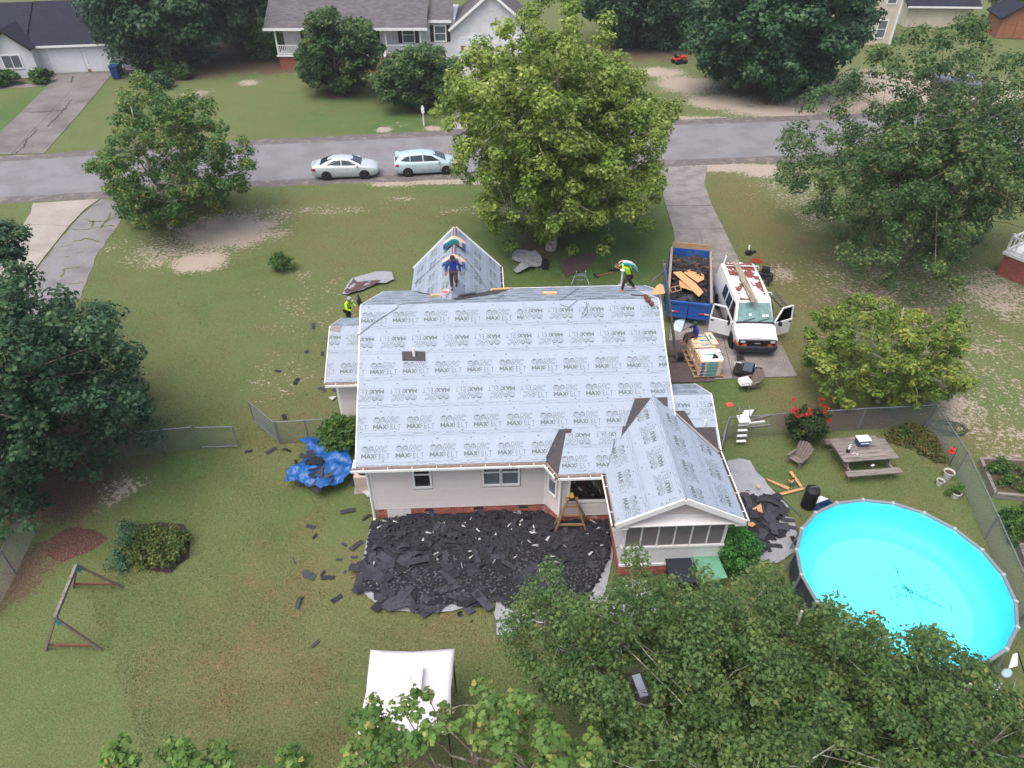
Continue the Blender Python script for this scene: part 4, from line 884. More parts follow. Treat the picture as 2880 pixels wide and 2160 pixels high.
# dark oak at the left edge
b = at(40, 1340)
m_k = S([(-400,560),(0,600),(20,560),(60,580),(80,620),(140,650),(150,690),(210,660),(240,650),(250,720),(290,760),(300,820),(340,850),(330,930),(320,960),(240,1000),(200,1040),(130,1060),(110,1130),(60,1150),(-400,1200)])
tree('oak_tree', 'dense dark green oak at the left edge of the photo', b, (b.x + .3, b.y + 1.0, 4.9), (7.6, 7.2, 5.4), 620, .52, 115, .16, L_DARK, .34, 'bark', 13, m_k, nlimb=12, kids=6, third=.07, hollow=.2)
m_k2 = S([(-80,480),(20,480),(60,520),(50,550),(0,560),(-80,560)])
c = at(20, 690, 6.0); tree('oak_tree', 'dark oak branch tip reaching in from the left edge above the pale drive', (c.x - 3.0, c.y, 0), (c.x - .4, c.y, 6.2), (1.6, 1.2, .9), 26, .42, 110, .17, L_DARK, .12, 'bark', 15, m_k2, nlimb=4, kids=3, top=(c.x - .6, c.y, 6.2))

# foreground oaks at the lower right
m_f = S([(1100,1400),(1092,1340),(1140,1290),(1150,1250),(1195,1205),(1222,1240),(1240,1290),(1290,1310),(1320,1290),(1350,1200),(1380,1160),(1395,1200),(1440,1255),(1500,1235),(1530,1205),(1600,1250),(1650,1220),(1705,1235),(1722,1280),(1745,1335),(1800,1305),(1850,1335),(1900,1335),(1940,1390),(1990,1340),(2030,1345),(2060,1400),(2115,1405),(2135,1450),(2180,1500),(2300,1490),(2300,1760),(1300,1760),(1290,1600),(1240,1520),(1150,1480)])
gap = S([(1340,1440),(1385,1430),(1415,1520),(1380,1530)])
def keep_out(base, poly):
    def f(p):
        q = p + np.array(base); dep = q[:, 1] * C0 - (q[:, 2] - CAM_H) * S0
        return ~in_poly(1440 + FPX * q[:, 0] / dep, 1080 - FPX * (q[:, 1] * S0 + (q[:, 2] - CAM_H) * C0) / dep, poly)
    return f
for i, (px, py, z, rad, n, lab) in enumerate([(1700, 1880, 4.0, (3.6, 2.9, 2.9), 300, 'olive-green oak in front of the porch steps, leftmost of the foreground oaks'), (2200, 1830, 4.2, (3.8, 3.1, 3.0), 330, 'olive-green oak between the porch and the pool, middle foreground oak'),
        (2660, 2020, 4.4, (3.6, 2.8, 2.8), 300, 'olive-green oak overlapping the near edge of the pool'), (2100, 2180, 4.6, (4.2, 2.4, 2.4), 260, 'brownish green oak along the bottom edge of the photo')]):
    c = at(px, py, z); bb = (c.x + .2, c.y - .2, 0)
    tree('oak_tree', lab, bb, (c.x, c.y, z), rad, int(n * 1.3), .31, 84, .09, L_OLIVE, .17, 'bark_lichen', 40 + i, m_f, nlimb=9, kids=6, third=.06, tipw=.007, hollow=.2, keep=keep_out(bb, gap))
# near broad-leaved saplings along the bottom edge
m_m = S([(748,1565),(780,1545),(800,1520),(830,1512),(870,1492),(900,1482),(945,1500),(962,1535),(1000,1500),(1030,1440),(1070,1450),(1090,1490),(1150,1490),(1140,1550),(1170,1540),(1250,1580),(1300,1605),(1290,1800),(700,1800),(760,1620)])
c = at(1330, 2090, 5.0); tree('maple_tree', 'bright green large-leaved maple top in front of the white canopy', (c.x, c.y - .4, 0), (c.x, c.y, 4.9), (4.4, 2.2, 2.0), 130, .26, 50, .11, L_MAPLE, .10, 'bark', 51, m_m, nlimb=8, kids=8, third=.10, shape=(LOBE, LOBEF), up=1.0)
for i, (poly, px, py, lab) in enumerate([(S([(345,1600),(400,1560),(430,1540),(450,1570),(500,1610),(500,1760),(350,1760)]), 560, 2150, 'sprig of bright maple leaves at the bottom edge, middle of the three left sprigs'), (S([(200,1615),(235,1595),(262,1610),(285,1660),(285,1760),(205,1760)]), 315, 2170, 'small sprig of bright maple leaves at the bottom edge nearest the left corner'), (S([(565,1645),(600,1625),(650,1600),(675,1650),(680,1760),(560,1760)]), 800, 2170, 'sprig of bright maple leaves at the bottom edge left of the canopy')]):
    c = at(px, py, 4.6); tree('maple_tree', lab, (c.x, c.y - .5, 0), (c.x, c.y, 4.3), (1.3, .9, 1.1), 34, .2, 30, .11, L_MAPLE, .05, 'bark', 55 + i, poly, nlimb=4, kids=4, third=.05, shape=(LOBE, LOBEF), up=1.0)
# trees across the road
def far_tree(label, px, py, z, rad, n, cr, per, size, mat, seed, poly, name='broadleaf_tree', dz=0.0, lo=-1.0, **kw):
    b = at(px, py); tree(name, label, b, (b.x, b.y + .5, z), rad, n, cr, per, size, mat, .32, 'bark', seed, S(poly), lo=lo, nlimb=8, kids=4, **kw)
far_tree('large dark green tree between the two white houses', 485, 182, 8.5, (11, 7, 9), 330, 1.3, 130, .42, L_DARK, 61, [(150,-80),(175,20),(205,50),(225,75),(255,110),(265,150),(330,165),(330,120),(400,110),(415,150),(470,130),(480,90),(520,70),(520,-80)], tone=.62)
far_tree('dark tree against the left end of the porch house', 690, 118, 8, (9, 6, 8.5), 220, 1.3, 120, .42, L_EVER, 62, [(470,-80),(480,90),(520,110),(560,75),(575,30),(590,-80)])
far_tree('low leafy tree beside the left corner of the porch house', 745, 165, 3.2, (3.6, 2.6, 3.4), 90, .7, 110, .3, L_BUSH, 63, [(535,90),(545,45),(570,40),(590,70),(598,130),(570,135),(545,120)])
far_tree('round dark green tree in front of the white porch', 957, 264, 4.6, (5.6, 4, 4.6), 250, .66, 120, .27, L_OAK, 64, [(638,130),(655,90),(665,40),(690,20),(715,25),(735,45),(790,50),(800,75),(828,100),(818,150),(790,165),(775,190),(740,200),(705,195),(680,180),(650,170)], tone=.45)
far_tree('smaller round green tree left of the white mailbox', 1180, 304, 3.0, (5.2, 3.8, 3.4), 190, .6, 120, .25, L_OAK, 65, [(800,190),(815,150),(845,118),(880,105),(940,100),(985,125),(992,160),(970,190),(945,215),(905,235),(870,225),(830,218)], tone=.6)
far_tree('dark evergreen wood edge right behind the big yellow-green tree', 1800, 128, 7, (9, 6, 7.5), 240, 1.2, 130, .4, L_EVER, 66, [(1255,-80),(1275,20),(1310,70),(1350,95),(1400,100),(1425,118),(1470,105),(1500,60),(1510,-80)])
far_tree('dense dark rounded tree inside the sandy loop drive', 2190, 268, 6.5, (9.5, 6.5, 7.0), 420, 1.0, 150, .36, L_EVER, 67, [(1480,115),(1475,70),(1490,40),(1520,-80),(1880,-80),(1892,30),(1870,75),(1830,110),(1800,140),(1790,170),(1755,200),(1700,218),(1640,215),(1580,195),(1525,160)], tone=.6, hollow=.4)
far_tree('rounded green conifer in front of the black garage roof', 2640, 62, 2.6, (3.2, 2.4, 3.0), 80, .7, 130, .3, L_BUSH, 68, [(2020,40),(2020,5),(2050,-20),(2090,-10),(2110,20),(2100,45),(2060,55)])
far_tree('pale tree behind the wooden shed in the top right corner', 2865, 70, 4, (5, 4, 4.5), 110, .9, 110, .36, L_OAK, 69, [(2120,0),(2140,-60),(2300,-60),(2300,130),(2190,110),(2185,60)])
# shrubs
def shrub(label, px, py, rx, rz, mat, seed, n=40, cr=.2, per=60, size=.1, group=None, name='shrub', **kw):
    g = at(px, py); return bush(name, label, (g.x, g.y, rz * .95), (rx, rx * .9, rz), n, cr, per, size, mat, seed, group, **kw)
shrub('clipped green shrub at the far left under the white gable', 12, 238, 1.5, .8, L_BUSH, 71, 60, .42, 80, .22)
shrub('clipped round shrub left of the white garage doors', 120, 234, 1.0, .7, L_BUSH, 72, 50, .34, 80, .2)
shrub('low green shrub under the dark tree, nearer the house', 475, 214, 1.2, .9, L_BUSH, 73, 40, .4, 60, .2)
shrub('small green shrub under the dark tree, right of its twin', 515, 222, 1.0, .7, L_BUSH, 74, 30, .36, 60, .2)
shrub('low dark shrub behind the left street tree', 445, 248, 1.5, .7, L_EVER, 75, 40, .4, 60, .2)
shrub('leafy green shrub at the corner below the left wing', 962, 1258, .85, .75, L_BUSH, 76, 70, .26, 70, .15, tone=.7)
shrub('little wispy shrub alone on the front lawn', 797, 762, .75, .6, L_BUSH, 77, 40, .22, 50, .09, tone=.6)
shrub('tall feathery green bush at the porch corner', 2060, 1600, .75, .95, leaf_mat('leaf_feathery', (54, 112, 52), (92, 150, 76), (120, 170, 90)), 78, 110, .22, 110, .07, droop=-1.2, up=.1, tone=.5)
g = at(2250, 1245); cm = shrub('bushy crape myrtle with red flower heads beside the fence', 2250, 1248, .8, 1.05, leaf_mat('leaf_myrtle', (38, 62, 34), (66, 86, 42), (90, 100, 50)), 79, 80, .22, 80, .1)
rg_ = np.random.default_rng(5); fp = np.stack([rg_.uniform(-.7, .75, 26), rg_.uniform(-.5, .5, 26), rg_.uniform(1.0, 2.1, 26)], 1)
pet_ = leaf_mat('petal_red', (166, 24, 40), (190, 38, 52), (130, 18, 36), .2)
for i_, f_ in enumerate(fp): leaves('flower_head', cm, [f_], [.12], 34, .06, pet_, 200 + i_)
# ------------------------------------------------------------------ vehicles
def paint(name, col, rough=.28):
    return M(name, col, rough, .03, 2, spec=.5, coat=.6)
M('tyre', (34, 34, 36), .9, .15, 20); M('rim', (150, 152, 156), .35, .1, 5, metal=.7); M('rim_dark', (58, 60, 64), .5, .1, 5)
M('black_plastic', (30, 31, 34), .6, .12, 6); M('auto_glass', (46, 58, 62), .06, .08, 2, spec=.7); M('lamp_clear', (196, 200, 204), .15, .1, 6, spec=.7); M('lamp_red', (140, 26, 30), .2, .1, 5, spec=.6); M('lamp_orange', (196, 88, 40), .25, .1, 5, spec=.5); M('chrome', (190, 192, 196), .2, .05, 4, metal=.9)
def loft(rings, closed_ends=True):
    m = MB(); n = len(rings[0]); vs = [v for r in rings for v in r]; fs = []
    for i in range(len(rings) - 1):
        for k in range(n): k2 = (k + 1) % n; fs.append((i * n + k, i * n + k2, (i + 1) * n + k2, (i + 1) * n + k))
    if closed_ends: fs.append(tuple(range(n))); fs.append(tuple((len(rings) - 1) * n + k for k in range(n)))
    return m.add(vs, fs)
def wheel(parent, x, y, r, w, side, rim='rim', spokes=9):
    o = MB().lathe([(r * .62, -w / 2), (r * .94, -w / 2), (r, -w * .3), (r, w * .3), (r * .94, w / 2), (r * .62, w / 2)], 24, (0, 0, 0), 'Y').build('wheel', MATS['tyre'], parent, smooth=True, loc=(x, y, r))
    m = MB().lathe([(r * .62, -.02), (r * .62, .03), (r * .55, .03), (r * .52, .0)], 20, (0, side * w * .36, 0), 'Y').lathe([(r * .16, -.02), (r * .16, .03)], 12, (0, side * w * .42, 0), 'Y')
    for k in range(spokes):
        a = 2 * math.pi * k / spokes; m.bar((r * .1 * math.cos(a), side * w * .42, r * .1 * math.sin(a)), (r * .58 * math.cos(a), side * w * .42, r * .58 * math.sin(a)), r * .13, .03, up=(0, 1, 0))
    m.build('rim', MATS[rim], o); MB().lathe([(r * .56, 0), (r * .56, .01)], 20, (0, side * w * .3, 0), 'Y').build('brake_shadow', MATS['black_plastic'], o)
def car(name, label, loc, rz, col, rings, cab, wheels, rim, side_windows, grp=None, tail='lamp_red', spoiler=False):
    "rings: (x, zbot, hw, zbelt, ztop, hwtop); cab: (x, hw_base, z_base, hw_roof, z_roof)"
    t = thing(name, label, 'car', loc, rz, grp); pm = paint(name + '_' + col[0], col[1])
    def ring(x, zb, hw, zl, zt, ht):
        h = [(hw * .9, zb), (hw * .985, zb + .14), (hw, (zb + zl) / 2 + .05), (hw * .985, zl - .06), (hw * .95, zl), ((hw * .95 + ht) / 2, (zl + zt) / 2 + .03), (ht, zt), (ht * .5, zt + .02)]
        return [Vector((x, y, z)) for y, z in h] + [Vector((x, -y, z)) for y, z in h[::-1]]
    loft([ring(*r) for r in rings]).build('body', pm, t, smooth=True)
    def cring(x, hb, zb, hr, zr):
        h = [(hb, zb), (hr + (hb - hr) * .12, zr - .07), (hr - .04, zr - .015), (hr * .5, zr + .01)]
        return [Vector((x, y, z)) for y, z in h] + [Vector((x, -y, z)) for y, z in h[::-1]]
    loft([cring(*c) for c in cab]).build('cabin', pm, t, smooth=True)
    G = MATS['auto_glass']
    def ends(a, b, name):
        f = .008 if a[0] > b[0] else -.008
        q = [Vector((a[0], -a[1] * .9, a[2] + .02)), Vector((a[0], a[1] * .9, a[2] + .02)), Vector((b[0], b[3] * .9, b[4] - .015)), Vector((b[0], -b[3] * .9, b[4] - .015))]
        c = sum(q, Vector()) / 4; n = (q[1] - q[0]).cross(q[2] - q[0]).normalized(); n = n if n.z > 0 else -n
        q = [p.lerp(c, .06) + n * .018 for p in q]; MB().slab(q, .012, n).build(name, G, t)
    ends(cab[0], cab[1], 'windshield'); ends(cab[-1], cab[-2], 'rear_window')
    for poly in side_windows:
        for s in (1, -1):
            P = []
            for x, f in poly:      # f: 0 = belt, 1 = roof edge
                for a, b in zip(cab[:-1], cab[1:]):
                    if min(a[0], b[0]) - 1e-6 <= x <= max(a[0], b[0]) + 1e-6:
                        k = (x - a[0]) / ((b[0] - a[0]) or 1); L = lambda i: a[i] + (b[i] - a[i]) * k
                        hb, zb, hr, zr = L(1), L(2), L(3) + (L(1) - L(3)) * .12, L(4) - .07; P.append(Vector((x, s * (hb + (hr - hb) * f + .012), zb + (zr - zb) * f))); break
            MB().slab(P, .012, (0, s, .25)).build('side_window', G, t)
    for x in wheels:
        for s in (1, -1):
            hw = max(r[2] for r in rings) ; wheel(t, x, s * (hw - .10), .315, .21, s, rim)
            MB().lathe([(.375, 0), (.375, .012)], 24, (x, s * (hw + .001) - (.006 if s > 0 else .006), .33), 'Y').build('wheel_arch', MATS['black_plastic'], t)
    return t, pm
def lamp(t, name, mat, pts, n): MB().slab(pts, .03, n).build(name, MATS[mat], t)
sed_rings = [(-2.36, .46, .66, .74, .90, .5), (-2.28, .34, .78, .84, .99, .62), (-1.9, .25, .86, .92, 1.06, .70), (-1.2, .2, .885, .95, 1.06, .74), (0, .2, .89, .94, 1.02, .74), (.95, .2, .885, .92, 1.02, .72), (1.45, .2, .875, .88, .97, .68), (1.95, .24, .83, .80, .88, .58), (2.25, .30, .74, .70, .77, .5), (2.36, .40, .6, .6, .66, .42)]
sed_cab = [(1.2, .76, 1.0, .68, 1.01), (.45, .76, 1.0, .57, 1.38), (-.2, .76, 1.01, .57, 1.455), (-.85, .75, 1.03, .56, 1.42), (-1.75, .70, 1.05, .60, 1.07)]
a, b = at(918, 507), at(1028, 503); h = math.atan2(b.y - a.y, b.x - a.x); c = (a + b) / 2 + Vector((-math.sin(h), math.cos(h), 0)) * .78
sed, pm = car('sedan', 'silver sedan with black wheels parked behind the hatchback', c, h, ('silver', (176, 184, 190)), sed_rings, sed_cab, (-1.32, 1.38), 'rim_dark', [[(.88, .04), (.42, .80), (.36, .93), (-.16, .95), (-.16, .04)], [(-.24, .04), (-.24, .95), (-.75, .92), (-1.25, .35), (-1.32, .04)]])
wag_rings = [(-2.3, .42, .74, .8, 1.02, .62), (-2.2, .32, .82, .9, 1.08, .70), (-1.6, .22, .88, .95, 1.08, .74), (-.5, .2, .89, .95, 1.06, .74), (.8, .2, .885, .94, 1.06, .72), (1.4, .2, .87, .90, 1.0, .68), (1.95, .24, .82, .80, .88, .58), (2.2, .32, .72, .70, .76, .5), (2.3, .42, .58, .6, .66, .42)]
wag_cab = [(1.45, .76, 1.0, .68, 1.01), (.5, .77, 1.03, .58, 1.47), (-.3, .77, 1.04, .58, 1.57), (-1.3, .76, 1.05, .57, 1.53), (-1.95, .74, 1.06, .55, 1.42), (-2.2, .72, 1.06, .66, 1.09)]
a, b = at(1146, 497), at(1257, 490); h = math.atan2(b.y - a.y, b.x - a.x); c = (a + b) / 2 + Vector((-math.sin(h), math.cos(h), 0)) * .78
wag, pw = car('hatchback', 'pale blue hatchback with silver alloy wheels parked ahead of the sedan', c, h, ('pale_blue', (168, 190, 200)), wag_rings, wag_cab, (-1.38, 1.42), 'rim', [[(1.05, .05), (.48, .82), (.40, .93), (-.18, .95), (-.18, .05)], [(-.26, .05), (-.26, .95), (-1.12, .95), (-1.12, .05)], [(-1.18, .08), (-1.18, .95), (-1.5, .92), (-1.85, .3)]])
for t, L, zt, pmx in ((sed, 2.33, .84, pm), (wag, 2.27, .92, pw)):
    for s in (1, -1):
        lamp(t, 'headlight', 'lamp_clear', [(L - .42, s * .80, .70), (L - .15, s * .70, .66), (L - .1, s * .5, .72), (L - .35, s * .66, .80)], (.4, s * .5, .6))
        lamp(t, 'taillight', 'lamp_red', [(-L + .0, s * .80, zt - .14), (-L + .28, s * .865, zt - .12), (-L + .26, s * .85, zt + .03), (-L - .02, s * .66, zt + .04)], (-.6, s * .6, .2))
        MB().blob((.92, s * .93, 1.04), (.10, .11, .075), 8, 6).build('mirror', pmx, t, smooth=True)
        for x in (.30, -.72): MB().box((x - .15, s * .895, .84), (.16, .03, .035)).build('door_handle', pmx, t)
        for x in (.98, -.2, -1.22 if t is sed else -1.15): MB().bar((x, s * .888, .32), (x, s * .862, .98), .012, .012).build('door_seam', MATS['black_plastic'], t)
    MB().box((L - .02, 0, .48), (.08, .9, .2)).build('grille', MATS['black_plastic'], t); MB().box((-L - .02, 0, .66), (.03, .34, .15)).build('number_plate', MATS['white_trim'], t)
MB().bx(-2.16, -1.9, -.54, .54, 1.405, 1.44).build('spoiler', pw, wag); MB().box((-2.34, 0, 1.0), (.06, .9, .03)).build('boot_lip', pm, sed)
# ---- white van, nose towards the camera, both front doors open
WP = M('van_white', (214, 217, 222), .35, .04, 2, spec=.5, coat=.3)
RM = M('van_roof', (216, 218, 222), .5, .06, 3, spec=.4, col2=(122, 66, 60), thr=(.455, .47, .7))
van = thing('van', 'white van with rust-stained roof and both front doors open', 'van', (11.72, 30.5, 0), R(-92))
def vring(x, zb, hw, zw, ht, zt):
    h = [(hw * .93, zb), (hw, zb + .18), (hw, zw * .8), (hw * .985, zw), (ht + (hw - ht) * .25, zt - .16), (ht, zt - .05), (ht * .86, zt), (ht * .4, zt + .03)]
    return [Vector((x, y, z)) for y, z in h] + [Vector((x, -y, z)) for y, z in h[::-1]]
vr = [(-2.78, .45, .93, 1.25, .80, 2.0), (-2.7, .4, 1.0, 1.25, .86, 2.10), (-1.0, .36, 1.01, 1.25, .87, 2.13), (.8, .36, 1.01, 1.25, .86, 2.11), (1.05, .36, 1.01, 1.24, .83, 2.03), (1.85, .36, 1.0, 1.2, .90, 1.30), (2.35, .4, .98, 1.02, .88, 1.17), (2.66, .45, .96, .98, .84, 1.10), (2.76, .5, .93, .94, .80, 1.03)]
body = loft([vring(*r) for r in vr]).build('body', WP, van, smooth=True)
MB().slab([(1.0, -.66, 2.10), (1.0, .66, 2.10), (-.9, .70, 2.178), (-2.66, .70, 2.15), (-2.66, -.70, 2.15), (-.9, -.70, 2.178)][::-1], .004).build('roof_panel', RM, van)
for i in range(7): y = -.6 + i * .2; MB().bar((.85, y, 2.112), (-.9, y, 2.184), .03, .012).bar((-.9, y, 2.184), (-2.5, y, 2.158), .03, .012).build('roof_rib', RM, van)
ws = [Vector((1.80, -.86, 1.36)), Vector((1.80, .86, 1.36)), Vector((1.10, .74, 2.0)), Vector((1.10, -.74, 2.0))]
n = Vector((.64, 0, .70)).normalized(); MB().slab([p + n * .05 for p in ws], .015, n).build('windshield', M('van_glass', (96, 132, 130), .08, .35, 3.5, spec=.7), van)
MB().slab([Vector((1.86, -.92, 1.31)) + n * .045, Vector((1.86, .92, 1.31)) + n * .045, Vector((1.80, .9, 1.36)) + n * .045, Vector((1.80, -.9, 1.36)) + n * .045], .02, n).build('cowl', MATS['black_plastic'], van)
for s in (.15, -.55): MB().bar(Vector((1.82, s, 1.40)) + n * .05, Vector((1.70, s + .55, 1.50)) + n * .05, .02, .015).build('wiper', MATS['black_plastic'], van)
rgv = random.Random(3)
for k in range(7): y = -.6 + k * .2 + rgv.uniform(-.05, .05); MB().box(Vector((1.62 - rgv.uniform(0, .2), y, 1.46 + rgv.uniform(0, .15))) + n * .052, (.12, rgv.uniform(.05, .2), .004), Matrix.Rotation(R(42), 3, 'Y')).build('paper', MATS['white_panel'], van)
MB().bx(2.70, 2.84, -.84, .84, .66, .96).build('grille', MATS['black_plastic'], van); MB().bx(2.84, 2.855, -.14, .14, .80, .86).build('badge', MATS['chrome'], van)
loft([[Vector((x, y, z)) for y, z in ((-w, .40), (w, .40), (w, .68), (-w, .68))] for x, w in ((2.5, 1.03), (2.8, .99), (2.98, .82))]).build('bumper', M('bumper_dark', (44, 48, 56), .55, .2, 6), van, bev=.03)
for s in (1, -1):
    MB().box((2.79, s * .70, .88), (.12, .36, .18)).build('headlight_housing', MATS['black_plastic'], van); MB().box((2.83, s * .70, .91), (.07, .22, .10)).build('headlight', MATS['lamp_clear'], van)
    MB().hexa([(2.72, s * .50, .68), (2.87, s * .50, .68), (2.82, s * .95, .68), (2.5, s * .99, .70)], [(2.72, s * .50, .79), (2.86, s * .50, .79), (2.80, s * .95, .80), (2.5, s * .985, .84)]).build('turn_signal', MATS['lamp_orange'], van)
    for x in (1.92, -1.62): wheel(van, x, s * .90, .36, .25, s, 'rim_dark', 6); MB().lathe([(.43, 0), (.43, .012)], 24, (x, s * 1.004 - .006, .40), 'Y').build('wheel_arch', MATS['black_plastic'], van)
    # cab opening and the side windows behind it
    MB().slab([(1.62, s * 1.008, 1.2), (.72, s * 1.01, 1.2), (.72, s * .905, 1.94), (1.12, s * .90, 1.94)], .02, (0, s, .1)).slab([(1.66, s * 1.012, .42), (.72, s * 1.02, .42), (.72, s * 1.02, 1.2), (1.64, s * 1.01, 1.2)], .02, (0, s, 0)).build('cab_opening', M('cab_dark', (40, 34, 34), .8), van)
    for x0, x1 in ((.58, -.10), (-.30, -.95)): MB().slab([(x0, s * 1.014, 1.30), (x1, s * 1.018, 1.30), (x1, s * .925, 1.88), (x0, s * .918, 1.88)], .02, (0, s, .15)).build('side_window', MATS['auto_glass'], van)
    # open door, hinged at the front edge
    d = bpy.data.objects.new('door', None); COL.objects.link(d); d.parent = van; d.location = (1.68, s * 1.03, 0); d.rotation_euler = (0, 0, s * R(-64))
    MB().slab([(0, 0, .42), (-1.05, 0, .42), (-1.08, 0, 1.22), (0, 0, 1.22)], .09, (0, s, 0)).build('door_panel', WP, d, bev=.02)
    fr = MB()
    for p, q in (((0, -s * .05, 1.2), (-.42, -s * .13, 1.9)), ((-.42, -s * .13, 1.9), (-1.02, -s * .13, 1.9)), ((-1.02, -s * .13, 1.9), (-1.06, -s * .05, 1.2))): fr.bar(p, q, .07, .06)
    fr.build('door_frame', WP, d); MB().slab([(-.06, -s * .05, 1.23), (-1.0, -s * .05, 1.23), (-.97, -s * .13, 1.86), (-.44, -s * .13, 1.86)], .01, (0, s, .1)).build('door_window', MATS['clear_glass'], d)
    MB().blob((-.12, s * .2, 1.28), (.07, .14, .13), 8, 6).build('mirror', MATS['black_plastic'], d); MB().box((-.95, s * .01, 1.1), (.14, .03, .06)).build('door_handle', MATS['black_plastic'], d)
for x in (.55, -2.1):
    MB().tube([(x, -.95, 2.12), (x, -.92, 2.26), (x, .92, 2.26), (x, .95, 2.12)], .022, 6).build('rack_bar', MATS['white_trim'], van)
pk = thing('plank', 'weathered wooden plank lashed along the van roof', 'plank', (11.55, 30.9, 2.285), R(-91)); MB().box((0, 0, .025), (3.9, .3, .05)).build('board', M('old_wood', (150, 142, 128), .9, .2, 6, .4, stretch=(.3, 2, 2), col2=(112, 104, 92), thr=(.5, .6, 1)), pk)
# ---- blue dump trailer full of tear-off
BL = M('trailer_blue', (36, 84, 158), .45, .14, 3, spec=.4, col2=(60, 96, 150), thr=(.52, .66, .5))
trl = thing('dump_trailer', 'blue dump trailer loaded with torn-off roofing beside the house', 'trailer', (8.86, 30.45, 0), R(78)); TL, TW = 5.6, 1.06; Z0, Z1 = .62, 1.42
part(trl, 'bed', BL, (0, TL, -TW, TW, Z0 - .06, Z0))
for s in (1, -1):
    part(trl, 'side_wall', BL, (.05, TL, s * TW - .04, s * TW + .04, Z0, Z1)); part(trl, 'top_rail', M('rail_tan', (150, 134, 118), .7, .25, 8), (.0, TL, s * TW - .06, s * TW + .06, Z1, Z1 + .09))
    for i in range(8): part(trl, 'side_rib', BL, (.25 + i * .72, .33 + i * .72, s * (TW + .04) - (.0 if s > 0 else .07), s * (TW + .04) + (.07 if s > 0 else 0), Z0, Z1))
    for i in range(2): wheel(trl, 2.2 + i * .95, s * (TW + .02), .36, .22, s, 'rim', 5)
    part(trl, 'mudguard', BL, (1.75, 3.6, s * (TW + .1) - .14, s * (TW + .1) + .14, .78, .82))
part(trl, 'front_wall', BL, (TL - .08, TL, -TW + .04, TW - .04, Z0, Z1 + .1)); part(trl, 'front_board', M('ply_tan', (168, 140, 108), .8, .15, 4), (TL - .02, TL + .04, -TW, TW, Z1 + .1, Z1 + .42))
for s in (-1, 1):
    g_ = part(trl, 'tail_gate', BL, (-.05, .03, min(.02 * s, s * TW), max(.02 * s, s * TW), Z0 - .12, Z1 - .02))
    part(trl, 'gate_frame', BL, (-.09, -.05, min(.04 * s, s * (TW - .02)), max(.04 * s, s * (TW - .02)), Z1 - .12, Z1 - .02), (-.09, -.05, min(.04 * s, s * (TW - .02)), max(.04 * s, s * (TW - .02)), Z0 - .12, Z0 - .02), (-.09, -.05, s * TW - .04 - .03 * s, s * TW + .04 - .03 * s, Z0, Z1 - .12))
    for k, mt in ((0, 'reflector_red'), (1, 'reflector_white')): part(trl, 'reflector', M(mt, (196, 60, 96) if k == 0 else (210, 200, 210), .4), (-.1, -.09, s * .62 - .18 + .26 * k * s, s * .62 + .06 + .26 * k * s, Z0 + .18, Z0 + .26))
part(trl, 'hitch', 'black_plastic', (TL, TL + 1.2, -.06, .06, .5, .62), (TL + 1.0, TL + 1.06, -.04, .04, 0, .6))
# ------------------------------------------------------------------ roofing debris: shingles, tarps, offcuts
SHM = M('old_shingle', (50, 51, 59), .92, .3, 7, .4, rnd=.6); M('shingle_mass', (30, 30, 36), .95, .3, 7, .7, col2=(86, 88, 96), thr=(.52, .66, 1.5))
M('osb', (194, 154, 114), .85, .26, 14, .3, col2=(176, 126, 84), thr=(.48, .6, 1), rnd=.1); M('tarp_silver', (140, 143, 150), .5, .14, 5, .3, spec=.4); M('tarp_brown', (82, 66, 66), .6, .1, 4); M('tarp_blue', (20, 82, 148), .42, .2, 5, .3, spec=.5)
M('dark_wrap', (36, 38, 44), .5, .2, 6); M('white_scrap', (170, 174, 178), .6, .05, 5)
def shingle_mesh(i):
    rg = random.Random(100 + i); L, w = rg.uniform(.55, 1.0), rg.uniform(.2, .32); nx = 5; bend = rg.uniform(-.10, .13); tw = rg.uniform(-.05, .05); m = MB(); top = []
    ed = [[rg.uniform(-.02, .02) if i % 3 else rg.uniform(-.08, .08) for _ in range(nx + 1)] for _ in range(2)]
    for k in range(nx + 1):
        x = (k / nx - .5) * L; z = bend * math.sin(math.pi * k / nx) + .015
        top.append([(x, -w / 2 + ed[0][k], z + tw * (k / nx - .5)), (x, w / 2 + ed[1][k], z - tw * (k / nx - .5))])
    vs = [p for r in top for p in r] + [(p[0], p[1], p[2] - .007) for r in top for p in r]; n = 2 * (nx + 1); fs = []
    for k in range(nx): a = 2 * k; fs += [(a, a + 1, a + 3, a + 2), (a + n, a + 2 + n, a + 3 + n, a + 1 + n), (a, a + 2, a + 2 + n, a + n), (a + 1, a + 1 + n, a + 3 + n, a + 3)]
    fs += [(0, n, n + 1, 1), (2 * nx, 2 * nx + 1, n + 2 * nx + 1, n + 2 * nx)]
    return m.add(vs, fs).mesh('torn_shingle', SHM)
